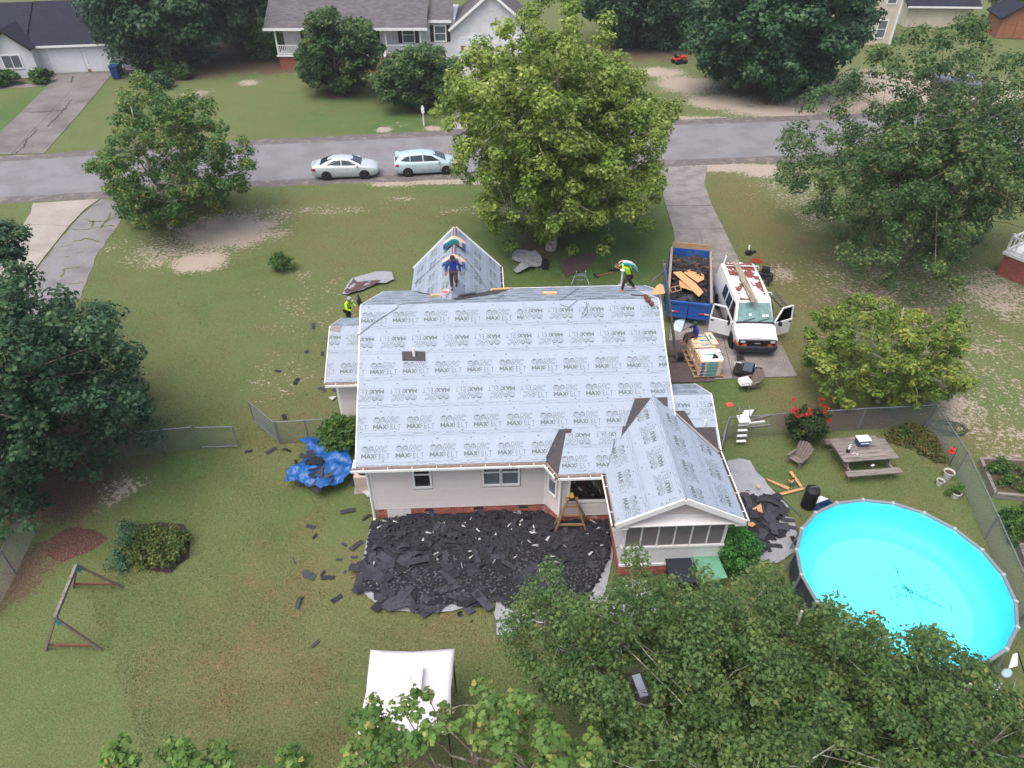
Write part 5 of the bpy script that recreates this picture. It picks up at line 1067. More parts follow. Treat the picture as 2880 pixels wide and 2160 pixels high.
def strip_mesh(i):
    "three-tab shingle strip: one band and three tabs with slots"
    rg = random.Random(300 + i); L, w = rg.uniform(.8, 1.0), rg.uniform(.27, .32); m = MB(); nt = 3 if i % 3 else 2; L = L * nt / 3; b = rg.uniform(-.03, .05)
    f = lambda x: b * (1 - (2 * x / L) ** 2) + .012
    def q(x0, x1, y0, y1, dz):
        xm = (x0 + x1) / 2
        for a, c in ((x0, xm), (xm, x1)): m.hexa([(a, y0, f(a) + dz), (c, y0, f(c) + dz), (c, y1, f(c) + dz), (a, y1, f(a) + dz)], [(a, y0, f(a) + dz + .007), (c, y0, f(c) + dz + .007), (c, y1, f(c) + dz + .007), (a, y1, f(a) + dz + .007)])
    q(-L / 2, L / 2, 0.0, w / 2, 0)
    for k in range(nt): q(-L / 2 + L * k / nt + .008, -L / 2 + L * (k + 1) / nt - .008, -w / 2 + rg.uniform(0, .02), -.001, rg.uniform(0, .006))
    return m.mesh('torn_shingle', SHM)
SHG = [shingle_mesh(i) for i in range(8)] + [strip_mesh(i) for i in range(10)]
def cloth(name, label, px, h, mat, seed, amp=.08, n=26, z0=.02, cat='tarp', mats2=None, group=None, smooth=False):
    "crumpled sheet filling a surveyed outline; a grid mesh with folds, clipped to the outline"
    P = [Vector(at(x, y)) for x, y in px]; c = sum(P, Vector()) / len(P); xs = [p.x for p in P]; ys = [p.y for p in P]; rg = random.Random(seed)
    W_ = [(rg.uniform(-3, 3), rg.uniform(-3, 3), rg.uniform(0, 6), rg.uniform(.4, 1)) for _ in range(9)]; W2 = [(rg.uniform(-11, 11), rg.uniform(-11, 11), rg.uniform(0, 6)) for _ in range(8)]
    bm = bmesh.new(); f = bm.faces.new([bm.verts.new((p.x - c.x, p.y - c.y, 0)) for p in P]); bm.normal_update()
    if f.normal.z < 0: f.normal_flip()
    st = max(max(xs) - min(xs), max(ys) - min(ys)) / n
    for ax in (0, 1):
        lo, hi = (min(xs) - c.x, max(xs) - c.x) if ax == 0 else (min(ys) - c.y, max(ys) - c.y); v = lo + st
        while v < hi:
            co = Vector((v, 0, 0)) if ax == 0 else Vector((0, v, 0)); no = Vector((1, .0, 0)) if ax == 0 else Vector((0, 1, 0))
            bmesh.ops.bisect_plane(bm, geom=bm.verts[:] + bm.edges[:] + bm.faces[:], plane_co=co, plane_no=no); v += st
    bmesh.ops.triangulate(bm, faces=bm.faces[:])
    for v in bm.verts:
        x, y = v.co.x, v.co.y; z = sum(a[3] * abs(math.sin(a[0] * x + a[1] * y + a[2])) for a in W_) / 5; z2 = sum(math.sin(a[0] * x + a[1] * y + a[2]) for a in W2) / 8
        v.co.z = z0 + max(.004, h * (.15 + z * .6) + z2 * amp * .6 + rg.uniform(0, amp * .35)); v.co.x += rg.uniform(-1, 1) * st * .12; v.co.y += rg.uniform(-1, 1) * st * .12
    me = bpy.data.meshes.new(name); bm.to_mesh(me); bm.free(); me.materials.append(MATS[mat]); me.polygons.foreach_set('use_smooth', [smooth] * len(me.polygons)); o = link(name, me, None, (c.x, c.y, 0)); tag(o, label, cat, group); sd = o.modifiers.new('thick', 'SOLIDIFY'); sd.thickness = .006; return o
K = lambda ox, oy, L, k=720 / 2212: [(ox + x * k, oy + y * k) for x, y in L]
cloth('tarp', 'silver tarp under the black shingle heap along the house front', K(720, 1080, [(990, 1230), (1400, 1130), (2190, 1060), (2500, 1180), (2900, 1150), (3080, 1230), (3080, 1500), (3020, 1800), (2900, 2000), (2560, 2080), (2330, 2070), (2200, 2160), (2080, 2180), (2060, 1990), (2080, 1880), (1960, 1900), (1700, 1970), (1500, 1990), (1120, 1960), (990, 1870), (880, 1760), (930, 1500)]), .07, 'tarp_silver', 1, .05, 60)
cloth('tarp', 'silver tarp with shingles on it between the porch and the pool', K(2000, 1270, [(140, 95), (250, 70), (345, 95), (400, 190), (470, 250), (500, 310), (600, 410), (670, 480), (700, 535), (600, 570), (735, 610), (765, 790), (750, 900), (600, 1000), (420, 1010), (380, 900), (300, 700), (250, 500), (200, 300)], 400 / 1269), .08, 'tarp_silver', 2, .06, 46)
cloth('tarp', 'silver tarp corner half hidden under the foreground oak', K(1440, 1620, [(900, 100), (1100, 20), (1200, 150), (1270, 310), (1110, 360), (1050, 420), (1110, 520), (1040, 480), (840, 470), (760, 230)]), .08, 'tarp_silver', 3, .06, 20)
cloth('tarp', 'crumpled grey and brown tarp on the lawn left of the gable', K(720, 540, [(745, 890), (830, 760), (1010, 710), (1175, 700), (1195, 770), (1130, 800), (1060, 805), (930, 860), (800, 900)]), .14, 'tarp_silver', 4, .1, 18)
cloth('tarp', 'brown fold of tarp lying against the grey one left of the gable', K(720, 540, [(765, 885), (845, 770), (880, 800), (1080, 780), (1050, 810), (940, 850), (815, 898)]), .2, 'tarp_brown', 5, .06, 14)
cloth('tarp', 'crumpled grey tarp on the grass right of the gable', K(1440, 540, [(0, 560), (40, 530), (200, 530), (260, 600), (250, 660), (150, 680), (40, 725), (10, 700), (80, 640), (0, 610)]), .3, 'tarp_silver', 6, .14, 18)
cloth('tarp', 'dark cover bunched behind the crumpled grey tarp', K(1440, 540, [(0, 500), (110, 495), (220, 560), (320, 600), (310, 680), (260, 680), (240, 600), (160, 540), (0, 560)]), .16, 'dark_wrap', 7, .1, 16)
cloth('tarp', 'flat brown tarp under the big tree behind the ridge', K(1440, 540, [(400, 600), (560, 560), (715, 530), (715, 580), (640, 670), (470, 740), (430, 690)]), .05, 'tarp_brown', 8, .03, 18)
# blue tarp bundle wrapped round old shingles
bt_ = cloth('tarp', 'bright blue tarp bundle beside the left front corner of the house', K(720, 1080, [(275, 940), (290, 850), (400, 750), (470, 630), (390, 570), (560, 530), (680, 570), (735, 640), (800, 640), (860, 780), (870, 830), (760, 940), (680, 965), (575, 1005), (535, 980), (545, 940), (470, 960), (380, 920)]), .75, 'tarp_blue', 9, .26, 48, smooth=True)
rgd = random.Random(77)
def lay(c, group, label, z, tilt=.16, i=None, sc=1.0, name='torn_shingle', tone=None):
    o = link(name, SHG[rgd.randrange(len(SHG)) if i is None else i], None, (c[0], c[1], z), (rgd.uniform(-tilt, tilt), rgd.uniform(-tilt, tilt), rgd.uniform(0, 6.28)), (sc, sc, 1)); return tag(o, label, 'shingle', group)
for k in range(8):
    p = at(*K(720, 1080, [(500 + 14 * k, 720 + 32 * k)])[0]); lay((p.x, p.y), 'shingles inside the blue tarp', 'old shingle lying in the fold of the blue tarp', .72 - .03 * k, .35)
def rand_in(px, n, seed):
    P = [at(x, y) for x, y in px]; poly = [(p.x, p.y) for p in P]; rg = np.random.default_rng(seed); xs = [p[0] for p in poly]; ys = [p[1] for p in poly]; out = np.zeros((0, 2))
    while len(out) < n:
        q = np.stack([rg.uniform(min(xs), max(xs), n * 2), rg.uniform(min(ys), max(ys), n * 2)], 1); out = np.concatenate([out, q[in_poly(q[:, 0], q[:, 1], poly)]])
    return out[:n]
def stuff_shingles(name, label, px, n, seed, hfun, parent=None, flat=False, mat=None, small=1.0):
    rg = np.random.default_rng(seed); m = MB(); pts = rand_in(px, n, seed) if not flat else px
    for k, (x, y) in enumerate(pts):
        L, w = rg.uniform(.2, .75) * small, rg.uniform(.14, .3) * small; a = rg.uniform(0, 6.28); R3 = Matrix.Rotation(a, 3, 'Z') @ Matrix.Rotation(rg.normal() * .13, 3, 'X') @ Matrix.Rotation(rg.normal() * .13, 3, 'Y')
        z = hfun(x, y) + rg.uniform(0, .05); q = [R3 @ Vector(p) + Vector((x, y, z)) for p in ((-L / 2, -w / 2, 0), (L / 2, -w / 2 * rg.uniform(.6, 1.1), .02), (L / 2 * rg.uniform(.7, 1), w / 2, 0), (-L / 2, w / 2, rg.uniform(-.01, .05)))]
        m.slab(q, .012)
    return tag(m.build(name, mat or SHM, parent), label, 'debris' if parent is None else None, None, 'stuff')
heap = K(720, 1080, [(1010, 1230), (1380, 1150), (2190, 1075), (2440, 1090), (2560, 1190), (2900, 1160), (3060, 1250), (3050, 1500), (2960, 1700), (2800, 1900), (2560, 1950), (2300, 1900), (2100, 1860), (1900, 1900), (1500, 1940), (1150, 1880), (930, 1750), (960, 1450)])
hw_ = [at(*p) for p in heap]; hc_ = sum(hw_, Vector()) / len(hw_)
def heap_h(x, y):
    l = HI @ Vector((x, y, 0)); return .05 + .20 * max(0, 1 - abs((l.y + 1.0) / 2.1)) + .06 * math.sin(x * 2.3) * math.sin(y * 3.1)
gx = MB(); hp = rand_in(heap, 900, 7)
base = cloth('debris_mound', 'black bed of crumbled roofing under the shingle heap', heap, .20, 'shingle_mass', 21, .09, 44, .04, 'debris'); base['kind'] = 'stuff'; 
for k_ in ('category',): base[k_] = 'debris'
stuff_shingles('shingle_scraps', 'small black shingle scraps mixed through the heap', heap, 4200, 8, heap_h, small=.45)
front = rand_in(K(720, 1080, [(900, 1650), (1000, 1520), (1900, 1600), (2300, 1650), (2700, 1700), (2700, 1900), (2300, 1900), (1800, 1930), (1500, 1970), (1100, 1930), (880, 1760)]), 150, 9)
for x, y in front: lay((x, y), 'torn shingles along the near edge of the heap', 'long black torn shingle lying across the near edge of the heap', heap_h(x, y) + rgd.uniform(.03, .12), .09, i=8 + rgd.randrange(10))
for x, y in rand_in(heap, 90, 10): lay((x, y), 'torn shingles inside the heap by the house', 'black torn shingle in the middle of the heap by the house', heap_h(x, y) + rgd.uniform(.02, .1), .3, sc=.6)
side = K(2000, 1270, [(240, 420), (400, 440), (560, 440), (600, 520), (560, 620), (600, 720), (500, 800), (440, 900), (330, 960), (260, 800), (260, 600)], 400 / 1269)
stuff_shingles('shingle_scraps', 'black shingle scraps spread on the side tarp near the pool', side, 380, 11, lambda x, y: .13 + .05 * math.sin(x * 2 + y))
for x, y in rand_in(side, 34, 12): lay((x, y), 'torn shingles on the side tarp', 'black torn shingle on the tarp between porch and pool', .18 + rgd.uniform(0, .06))
for x, y in K(2000, 1270, [(630, 750), (680, 630), (690, 690), (570, 860), (490, 870), (740, 820), (560, 740), (600, 510)], 400 / 1269): p = at(x, y); lay((p.x, p.y), 'loose shingle pieces on bare silver tarp', 'small dark shingle piece lying on bare silver tarp near the pool', .10, .1, sc=.55)
stray = K(720, 540, [(585, 1285), (495, 1160), (310, 1525), (190, 1550), (350, 1640), (585, 1630), (440, 1385), (575, 1400)]) + K(720, 1080, [(570, 50), (690, 45), (245, 290), (265, 580), (135, 580), (345, 680), (795, 1105), (475, 1235), (960, 1160), (760, 1390), (870, 1400), (720, 1520), (850, 1500), (510, 1320), (730, 345), (880, 850), (645, 320), (580, 1640), (460, 1650), (800, 1650)]) + K(720, 1620, [(700, 200), (375, 235), (515, 590), (1820, 370), (1760, 330), (455, 15), (620, 20)]) + [(700, 1270), (2090, 1545)]
ORD = ['nearest the camera', 'second nearest', 'third nearest', 'fourth nearest', 'fifth nearest', 'sixth nearest', 'seventh nearest', 'eighth nearest', 'ninth nearest', 'tenth nearest', 'eleventh nearest', 'twelfth nearest', 'thirteenth nearest', 'fourteenth nearest', 'farthest from the camera']
zones_ = {}
for x, y in stray: zones_.setdefault('left of the left wing' if y < 1120 else 'round the blue tarp' if y < 1330 else 'left of the shingle heap' if x < 1010 and y < 1640 else 'below the shingle heap', []).append((x, y))
for zn, L_ in zones_.items():
    for k, (x, y) in enumerate(sorted(L_, key=lambda q: -q[1])): p = at(x, y); lay((p.x, p.y), 'stray shingles scattered on the lawn', 'stray dark shingle on the lawn ' + zn + ', ' + ORD[k], .02, .06, sc=rgd.uniform(.35, .72))
rgs = random.Random(5)
scr = MB()
for x, y in rand_in(heap, 110, 31):
    a = rgs.uniform(0, 6.28); L = rgs.uniform(.04, .26); z = heap_h(x, y) + .07; w = rgs.uniform(.01, .05); R3 = Matrix.Rotation(a, 3, 'Z') @ Matrix.Rotation(rgs.uniform(-.3, .3), 3, 'X')
    scr.slab([R3 @ Vector(p) + Vector((x, y, z)) for p in ((-L / 2, -w, 0), (L / 2, -w * rgs.random(), .03), (L / 2, w * rgs.random(), 0), (-L / 2, w, .02))], .003)
tag(scr.build('paper_scraps', MATS['white_scrap'], None), 'pale paper and backing scraps strewn over the shingle heap', 'scraps', None, 'stuff')
for i, (px, lab) in enumerate([(K(1440, 1080, [(325, 1430), (380, 1390), (440, 1370), (470, 1440), (400, 1480), (340, 1470)]), 'crumpled pale blue wrapper on the heap below the sawhorse'), (K(1440, 1080, [(45, 1130), (65, 1105), (75, 1140), (50, 1160)]), 'small pale blue scrap at the brick wall end of the heap'), (K(720, 1080, [(900, 930), (940, 910), (1000, 980), (970, 990)]), 'white paper scrap by the left downspout'), (K(720, 1080, [(945, 850), (990, 830), (1000, 930), (960, 900)]), 'white plastic leaning at the left front corner'), (K(720, 1080, [(630, 130), (700, 115), (660, 155)]), 'white paper scrap on the lawn below the left wing')]):
    cloth('wrapper', lab, px, .12, 'white_scrap' if i > 1 else 'tarp_silver', 40 + i, .06, 8, .12 if i < 2 else .02, 'scrap')
# OSB offcuts
def offcut(label, px, z, mat='osb', tilt=0.0, t=.012):
    P = [at(x, y, z) for x, y in px]; c = sum(P, Vector()) / len(P); o = MB().slab([p - c + Vector((0, 0, tilt * (p.y - c.y))) for p in P], t).build('plywood_offcut', MATS[mat], None, loc=c); return tag(o, label, 'plywood')
t_ = lambda L: K(1820, 660, L, 440 / 2212)
offcut('orange plywood sheet with ragged edge on the trailer load', t_([(515, 545), (580, 505), (800, 500), (805, 630), (770, 640), (720, 665)]), 1.30, tilt=.1); offcut('long orange plywood sheet lying diagonally across the trailer load', t_([(360, 545), (480, 535), (560, 600), (690, 690), (800, 800), (735, 860), (560, 710)]), 1.36, tilt=.06)
offcut('orange plywood piece under the diagonal sheet in the trailer', t_([(450, 645), (560, 690), (640, 800), (560, 770), (460, 740)]), 1.28); offcut('half-moon plywood offcut perched at the rear right roof edge', t_([(75, 850), (85, 790), (140, 720), (190, 695), (225, 720), (255, 830), (160, 850)]), 4.62)
k2_ = lambda L: K(2000, 1270, L, 400 / 1269)
offcut('orange plywood triangle on the black shingles by the porch', k2_([(365, 512), (445, 465), (462, 550)]), .28); offcut('small orange plywood chunk at the porch front corner', k2_([(325, 635), (370, 628), (400, 650), (365, 675), (330, 660)]), .30)
for i, (L, lab) in enumerate([([(235, 360), (260, 340), (265, 390), (240, 405)], 'splintered plywood piece nearest the porch eave'), ([(265, 400), (300, 390), (325, 430), (320, 480), (290, 440)], 'splintered plywood piece left of the red shovel'), ([(290, 485), (320, 480), (325, 495), (300, 503)], 'tiny plywood chip below the splintered pieces'), ([(405, 300), (430, 292), (440, 320), (420, 328)], 'pale plywood chip on the grey tarp')]): offcut(lab, k2_(L), .22)
t2 = lambda L: [at(*p) for p in k2_(L)]
for L, lab in (([(490, 240), (510, 250), (700, 325), (690, 345), (660, 335), (505, 262)], 'light pine board lying diagonally on the grass near the pool'), ([(585, 375), (600, 395), (832, 335), (820, 318)], 'light pine board under the power saw near the pool'), ([(693, 183), (718, 178), (815, 315), (795, 322)], 'light pine board meeting the saw board at its right end')): offcut(lab, k2_(L), .05 if 'diagonally' in lab else .09, t=.035)
# load in the trailer
TI = Matrix.Translation((8.86, 30.45, 0)) @ Matrix.Rotation(R(78), 4, 'Z')
pts = []; rq = np.random.default_rng(3)
load_h = lambda lx: .72 + .5 * max(0, min(1, (lx - .4) / 3.2)) + .25 * math.exp(-((lx - 3.9) / .9) ** 2)
m = MB(); nx_, ny_ = 22, 12
for i in range(nx_):
    for j in range(ny_):
        pass
vs = [TI @ Vector((.06 + 5.4 * i / (nx_ - 1), -1.0 + 2.0 * j / (ny_ - 1), (load_h(.06 + 5.4 * i / (nx_ - 1)) - (.5 if i > nx_ - 4 else 0)) * (1 - .12 * abs(j - 5.5) / 5.5) + rq.uniform(-.07, .07))) for i in range(nx_) for j in range(ny_)]
tag(m.add(vs, [(i * ny_ + j, i * ny_ + j + 1, (i + 1) * ny_ + j + 1, (i + 1) * ny_ + j) for i in range(nx_ - 1) for j in range(ny_ - 1)]).build('debris_mound', MATS['shingle_mass'], None, smooth=True), 'dark mound of torn roofing filling the blue trailer', 'debris', None, 'stuff')
pts = []
for k in range(420): lx, ly = rq.uniform(.2, 5.0), rq.uniform(-.9, .9); p = TI @ Vector((lx, ly, 0)); pts.append((p.x, p.y))
TInv = TI.inverted(); lz = lambda x, y: (load_h((TInv @ Vector((x, y, 0))).x)) * .97
stuff_shingles('shingle_scraps', 'black shingle scraps heaped in the blue trailer', pts, 0, 14, lz, flat=True)
stuff_shingles('wood_scraps', 'reddish wood and paper scraps heaped in the blue trailer', [p for i, p in enumerate(pts) if i % 4 == 0 and (TInv @ Vector((*p, 0))).x > 2.0], 0, 15, lambda x, y: lz(x, y) + .05, flat=True, small=.45, mat=M('wood_scrap', (110, 76, 62), .9, .3, 9, rnd=.2))
for k in range(12): lx, ly = rq.uniform(.4, 4.4), rq.uniform(-.7, .7); p = TI @ Vector((lx, ly, 0)); lay((p.x, p.y), 'torn shingles on top of the trailer load', 'black torn shingle on top of the trailer load', lz(p.x, p.y) + .06, .3)
# ------------------------------------------------------------------ back yard
M('galv', (134, 140, 146), .45, .1, 8, metal=.5); M('wood_grey', (128, 122, 118), .9, .2, 5, .4, stretch=(.35, 2.5, 2.5), rnd=.14, col2=(98, 91, 88), thr=(.5, .62, 1)); M('wood_new', (206, 166, 118), .8, .12, 5, .2, rnd=.06); M('pool_wall', (62, 66, 74), .6, .1, 3); M('pool_rim', (120, 128, 134), .5, .12, 5)
# ---- pool
PC = (12.5, 14.15); PR = 3.2; NS = 20
pool = thing('pool', 'round above-ground pool with bright turquoise water', 'pool', (*PC, 0))
MB().lathe([(PR, 0), (PR, 1.17)], 60, cap=False).build('pool_wall', MATS['pool_wall'], pool, smooth=True, fix=False)
M('liner_floor', (136, 229, 240), .5, .05, 1.2); M('liner_wall', (108, 218, 237), .5, .06, 2)
MB().lathe([(0.01, .03), (PR - .75, .035)], 60, cap=False).build('liner_floor', MATS['liner_floor'], pool, fix=False)
MB().lathe([(PR - .75, .035), (PR - .5, .05), (PR - .3, .1), (PR - .14, .22), (PR - .05, .45), (PR - .025, 1.16)], 60, cap=False).build('liner_wall', MATS['liner_wall'], pool, smooth=True, fix=False)
wm = bpy.data.materials.new('pool_water'); wm.use_nodes = True; n_, l_ = wm.node_tree.nodes, wm.node_tree.links
tr = n_.new('ShaderNodeBsdfTransparent'); tr.inputs[0].default_value = (.70, .985, 1, 1); gg = n_.new('ShaderNodeBsdfGlossy'); gg.inputs['Roughness'].default_value = .08; fz = n_.new('ShaderNodeFresnel'); fz.inputs[0].default_value = 1.2
bn = n_.new('ShaderNodeBump'); bn.inputs['Strength'].default_value = .12; bn.inputs['Distance'].default_value = .03; tcw = n_.new('ShaderNodeTexCoord'); l_.new(nz(n_, l_, tcw.outputs['Object'], 3.0, 3), bn.inputs['Height']); l_.new(bn.outputs[0], gg.inputs['Normal']); l_.new(bn.outputs[0], fz.inputs['Normal'])
mxs = n_.new('ShaderNodeMixShader'); l_.new(fz.outputs[0], mxs.inputs[0]); l_.new(tr.outputs[0], mxs.inputs[1]); l_.new(gg.outputs[0], mxs.inputs[2]); l_.new(mxs.outputs[0], n_['Material Output'].inputs['Surface'])
MB().poly([(PC and (PR - .03) * math.cos(2 * math.pi * k / 60), (PR - .03) * math.sin(2 * math.pi * k / 60), 1.04) for k in range(60)]).build('water', wm, pool, fix=False)
for k in range(NS):
    a0, a1 = 2 * math.pi * k / NS, 2 * math.pi * (k + 1) / NS; P = lambda a, r, z: (r * math.cos(a), r * math.sin(a), z)
    MB().tube([P(a0, PR + .03, 1.18), P(a1, PR + .03, 1.18)], .058, 8).build('rim_segment', MATS['pool_rim'], pool, smooth=True)
    MB().box(P(a0, PR + .03, 1.18), (.13, .09, .125), a0).build('rim_joint', M('rim_joint', (158, 164, 168), .5), pool, bev=.02)
    MB().bar(P(a0, PR + .05, 1.15), P(a0, PR + .16, .02), .08, .05).build('pool_leg', MATS['pool_rim'], pool)
m = MB(); rp = random.Random(4); DC = at(2548, 1655, .04) - Vector((*PC, 0))
for k in range(90):
    r = abs(rp.gauss(0, .75)); a = rp.uniform(0, 6.28); c = DC + Vector((r * math.cos(a), r * math.sin(a) * .8, .001)); L = rp.uniform(.02, .09); b = rp.uniform(0, 6.28); d = Vector((math.cos(b), math.sin(b), 0)); e = Vector((-d.y, d.x, 0)) * rp.uniform(.006, .02); m.poly([c - d * L, c + e, c + d * L, c - e])
for k in range(5):
    a = rp.uniform(0, 6.28); c = DC; q = [c + Vector((math.cos(a), math.sin(a), 0)) * t + Vector((rp.uniform(-.05, .05), rp.uniform(-.05, .05), 0)) for t in (.05, .4, .8, 1.2)]
    for p1, p2 in zip(q[:-1], q[1:]):
        e = Vector((-(p2 - p1).y, (p2 - p1).x, 0)).normalized() * .009; m.poly([p1 - e, p2 - e, p2 + e, p1 + e])
tag(m.build('sunken_leaves', M('sunken_leaf', (44, 118, 140), .8), pool, fix=False), kind='stuff')
p = at(2455, 1722, 1.05); fl = MB().lathe([(.03, 0), (.07, .01), (.08, .03), (.05, .045), (.03, .03)], 16).build('pool_float', M('float_orange', (214, 110, 96), .5), None, smooth=True, loc=(p.x, p.y, 1.02)); tag(fl, 'small orange float on the pool water', 'float')
# ---- white canopy
cc = Vector((-2.72, 9.76, 0)); cn = thing('canopy', 'white square fabric canopy with vented top on the near lawn', 'canopy', cc, R(1)); CW = M('canopy_cloth', (214, 211, 217), .7, .02, 3)
hw, z0, z1, hi = 1.16, 2.2, 2.62, .42
def tent(hw, hi, z0, z1, nm, sag):
    m = MB(); N = 8; corners = [(-1, -1), (1, -1), (1, 1), (-1, 1)]
    for k in range(4):
        a, b = corners[k], corners[(k + 1) % 4]; rows = []
        for i in range(N + 1):
            t = i / N; s = hw + (hi - hw) * t; row = []
            for j in range(N + 1):
                u = j / N; bow = sag * math.sin(math.pi * u) * (1 - t); x = (a[0] + (b[0] - a[0]) * u) * (s - bow * (abs(b[1] - a[1]) > 0)); y = (a[1] + (b[1] - a[1]) * u) * (s - bow * (abs(b[0] - a[0]) > 0)); row.append((x, y, z0 + (z1 - z0) * t - .06 * math.sin(math.pi * t) - .05 * math.sin(math.pi * u) * (1 - t)))
            rows.append(row)
        m.add([p for r in rows for p in r], [(i * (N + 1) + j, i * (N + 1) + j + 1, (i + 1) * (N + 1) + j + 1, (i + 1) * (N + 1) + j) for i in range(N) for j in range(N)])
    o = m.build(nm, CW, cn, smooth=True); sd = o.modifiers.new('thick', 'SOLIDIFY'); sd.thickness = .004; return o
tent(hw, .02, z0, z1 + .02, 'cloth', .03); tent(.40, .01, z1 + .03, z1 + .14, 'vent_cloth', .01)
for x in (-1, 1):
    for y in (-1, 1): MB().bar((x * 1.10, y * 1.10, z0 - .03), (x * 1.10, y * 1.10, 0), .04).build('leg', M('canopy_leg', (58, 40, 34), .6), cn)
for a, b in (((-1, -1), (1, -1)), ((1, -1), (1, 1)), ((1, 1), (-1, 1)), ((-1, 1), (-1, -1))): MB().bar((a[0] * 1.12, a[1] * 1.12, z0 - .06), (b[0] * 1.12, b[1] * 1.12, z0 - .06), .03).build('frame_bar', MATS['canopy_leg'], cn)
# ---- swing frame
sw = thing('swing_frame', 'weathered wooden A-frame swing set without swings on the left lawn', 'swing set', (0, 0, 0)); WG = MATS['wood_grey']; TQ = M('teal_bracket', (40, 128, 138), .5)
for (ax, ay), (lx, ly), (rx, ry), cb in (((155, 1738), (128, 1828), (287, 1829), .16), ((215, 1590), (205, 1652), (345, 1651), .16)):
    A, Lg, Rg = at(ax, ay, 1.95), at(lx, ly), at(rx, ry)
    for q in (Lg, Rg): MB().bar(A, q, .075, .07).build('leg', M('wood_swing', (124, 112, 98), .9, .2, 6, .3), sw)
    MB().bar(Lg.lerp(A, cb), Rg.lerp(A, cb), .05, .09).build('cross_brace', M('wood_red', (112, 76, 62), .9, .2, 6), sw)
    MB().slab([A + Vector((0, -.06, .05)), A + (Rg - A).normalized() * .32 + Vector((0, -.06, .05)), A + Vector((.0, -.06, -.32))], .1, (0, -1, 0)).build('bracket', TQ, sw)
MB().bar(at(155, 1738, 2.0), at(215, 1590, 2.0), .085, .11).build('top_beam', WG, sw)
# ---- chain-link fences
MESHM = MATS['galv']
def chain_span(parent, a, b, h, z0=.03, step=.075):
    a, b = Vector((a[0], a[1], 0)), Vector((b[0], b[1], 0)); L = (b - a).length; u = (b - a) / L; m = MB(); w = .0035; nn = Vector((-u.y, u.x, 0)); k = -h
    while k < L:
        for sgn in (1, -1):
            s, e = (k, k + h) if sgn > 0 else (k + h, k); s0, e0 = max(0, min(L, s)), max(0, min(L, e))
            zs = z0 + (h - z0) * abs(s0 - s) / h; ze = z0 + (h - z0) * (1 - abs(e0 - e) / h)
            if abs(e0 - s0) > .02:
                p, q = a + u * s0 + Vector((0, 0, zs)), a + u * e0 + Vector((0, 0, ze)); d = (q - p).normalized(); sd = d.cross(nn).normalized() * w; m.poly([p - sd, q - sd, q + sd, p + sd]); m.poly([p - nn * w, q - nn * w, q + nn * w, p + nn * w])
        k += step
    return tag(m.build('chain_mesh', MESHM, parent, fix=False), kind='stuff')
def fence(label, px, h=1.2, cat='fence', name='chain_link_fence'):
    P = [at(*p) for p in px]; t = thing(name, label, cat, (0, 0, 0))
    for p in P: MB().tube([(p.x, p.y, 0), (p.x, p.y, h + .04)], .032, 8).build('post', MATS['galv'], t, smooth=True)
    for a, b in zip(P[:-1], P[1:]): MB().tube([(a.x, a.y, h), (b.x, b.y, h)], .024, 6).build('top_rail', MATS['galv'], t, smooth=True); chain_span(t, a, b, h)
    return t
def gate(label, a, b, h=1.15):
    a, b = at(*a), at(*b); t = thing('fence_gate', label, 'gate', (0, 0, 0)); m = MB()
    for p, q in (((a.x, a.y, .1), (a.x, a.y, h)), ((b.x, b.y, .1), (b.x, b.y, h)), ((a.x, a.y, h), (b.x, b.y, h)), ((a.x, a.y, .1), (b.x, b.y, .1))): m.tube([p, q], .024, 6)
    m.build('gate_frame', MATS['galv'], t, smooth=True); chain_span(t, a, b, h, .1)
fence('short chain-link fence emerging from under the dark oak', [(560, 1263), (470, 1272), (360, 1284), (250, 1300)]); gate('chain-link gate standing beside the dark oak', (569, 1262), (672, 1259))
fence('short chain-link fence joining the house behind the blue tarp', [(790, 1249), (870, 1244), (940, 1238)]); gate('open chain-link gate leaf above the blue tarp', (786, 1248), (716, 1188))
fence('long chain-link fence behind the picnic table and flowering shrub', [(2038, 1236), (2225, 1222), (2412, 1210), (2601, 1200)]); fence('chain-link fence running down the right side past the pool', [(2606, 1201), (2689, 1333), (2769, 1516), (2868, 1750), (2960, 1990)]); fence('short chain-link return between the porch and the white pool ladder', [(2036, 1238), (2018, 1290)])
fence('chain-link fence in the lower left corner', [(100, 1500), (45, 1615), (-30, 1760)])
# ---- picnic table with benches
tc_ = [at(2160 + x * k3, 1080 + y * k3, .76) for x, y in ((570, 515), (1020, 480), (1100, 625), (650, 660))]; c = sum(tc_, Vector()) / 4; d = tc_[2] - tc_[3]; ang = math.atan2(d.y, d.x); TLn = d.length + .1
pt = thing('picnic_table', 'weathered grey wooden picnic table with attached benches', 'table', (c.x, c.y, 0), ang)
for i in range(6): part(pt, 'plank', WG, (-TLn / 2, TLn / 2, -.56 + i * .19, -.56 + i * .19 + .175, .72, .76))
for s in (1, -1):
    for i in range(2): part(pt, 'bench_plank', WG, (-TLn / 2, TLn / 2, s * .92 - .14 + i * .15, s * .92 + i * .15, .42, .46))
for x in (-TLn / 2 + .25, TLn / 2 - .25):
    part(pt, 'bench_support', WG, (x - .04, x + .04, -1.05, 1.05, .35, .42)); part(pt, 'table_support', WG, (x - .045, x + .045, -.5, .5, .64, .72))
    for s in (1, -1): MB().bar((x, s * .3, .7), (x, s * .85, 0), .09, .05, up=(1, 0, 0)).build('leg', WG, pt)
def gp(px, py, z=0): p = at(px, py, z); return (p.x, p.y, z)
co = thing('cooler', 'blue cooler with white lid on the picnic table', 'cooler', gp(2422, 1250, .76), ang); BLU = M('cooler_blue', (40, 74, 112), .5)
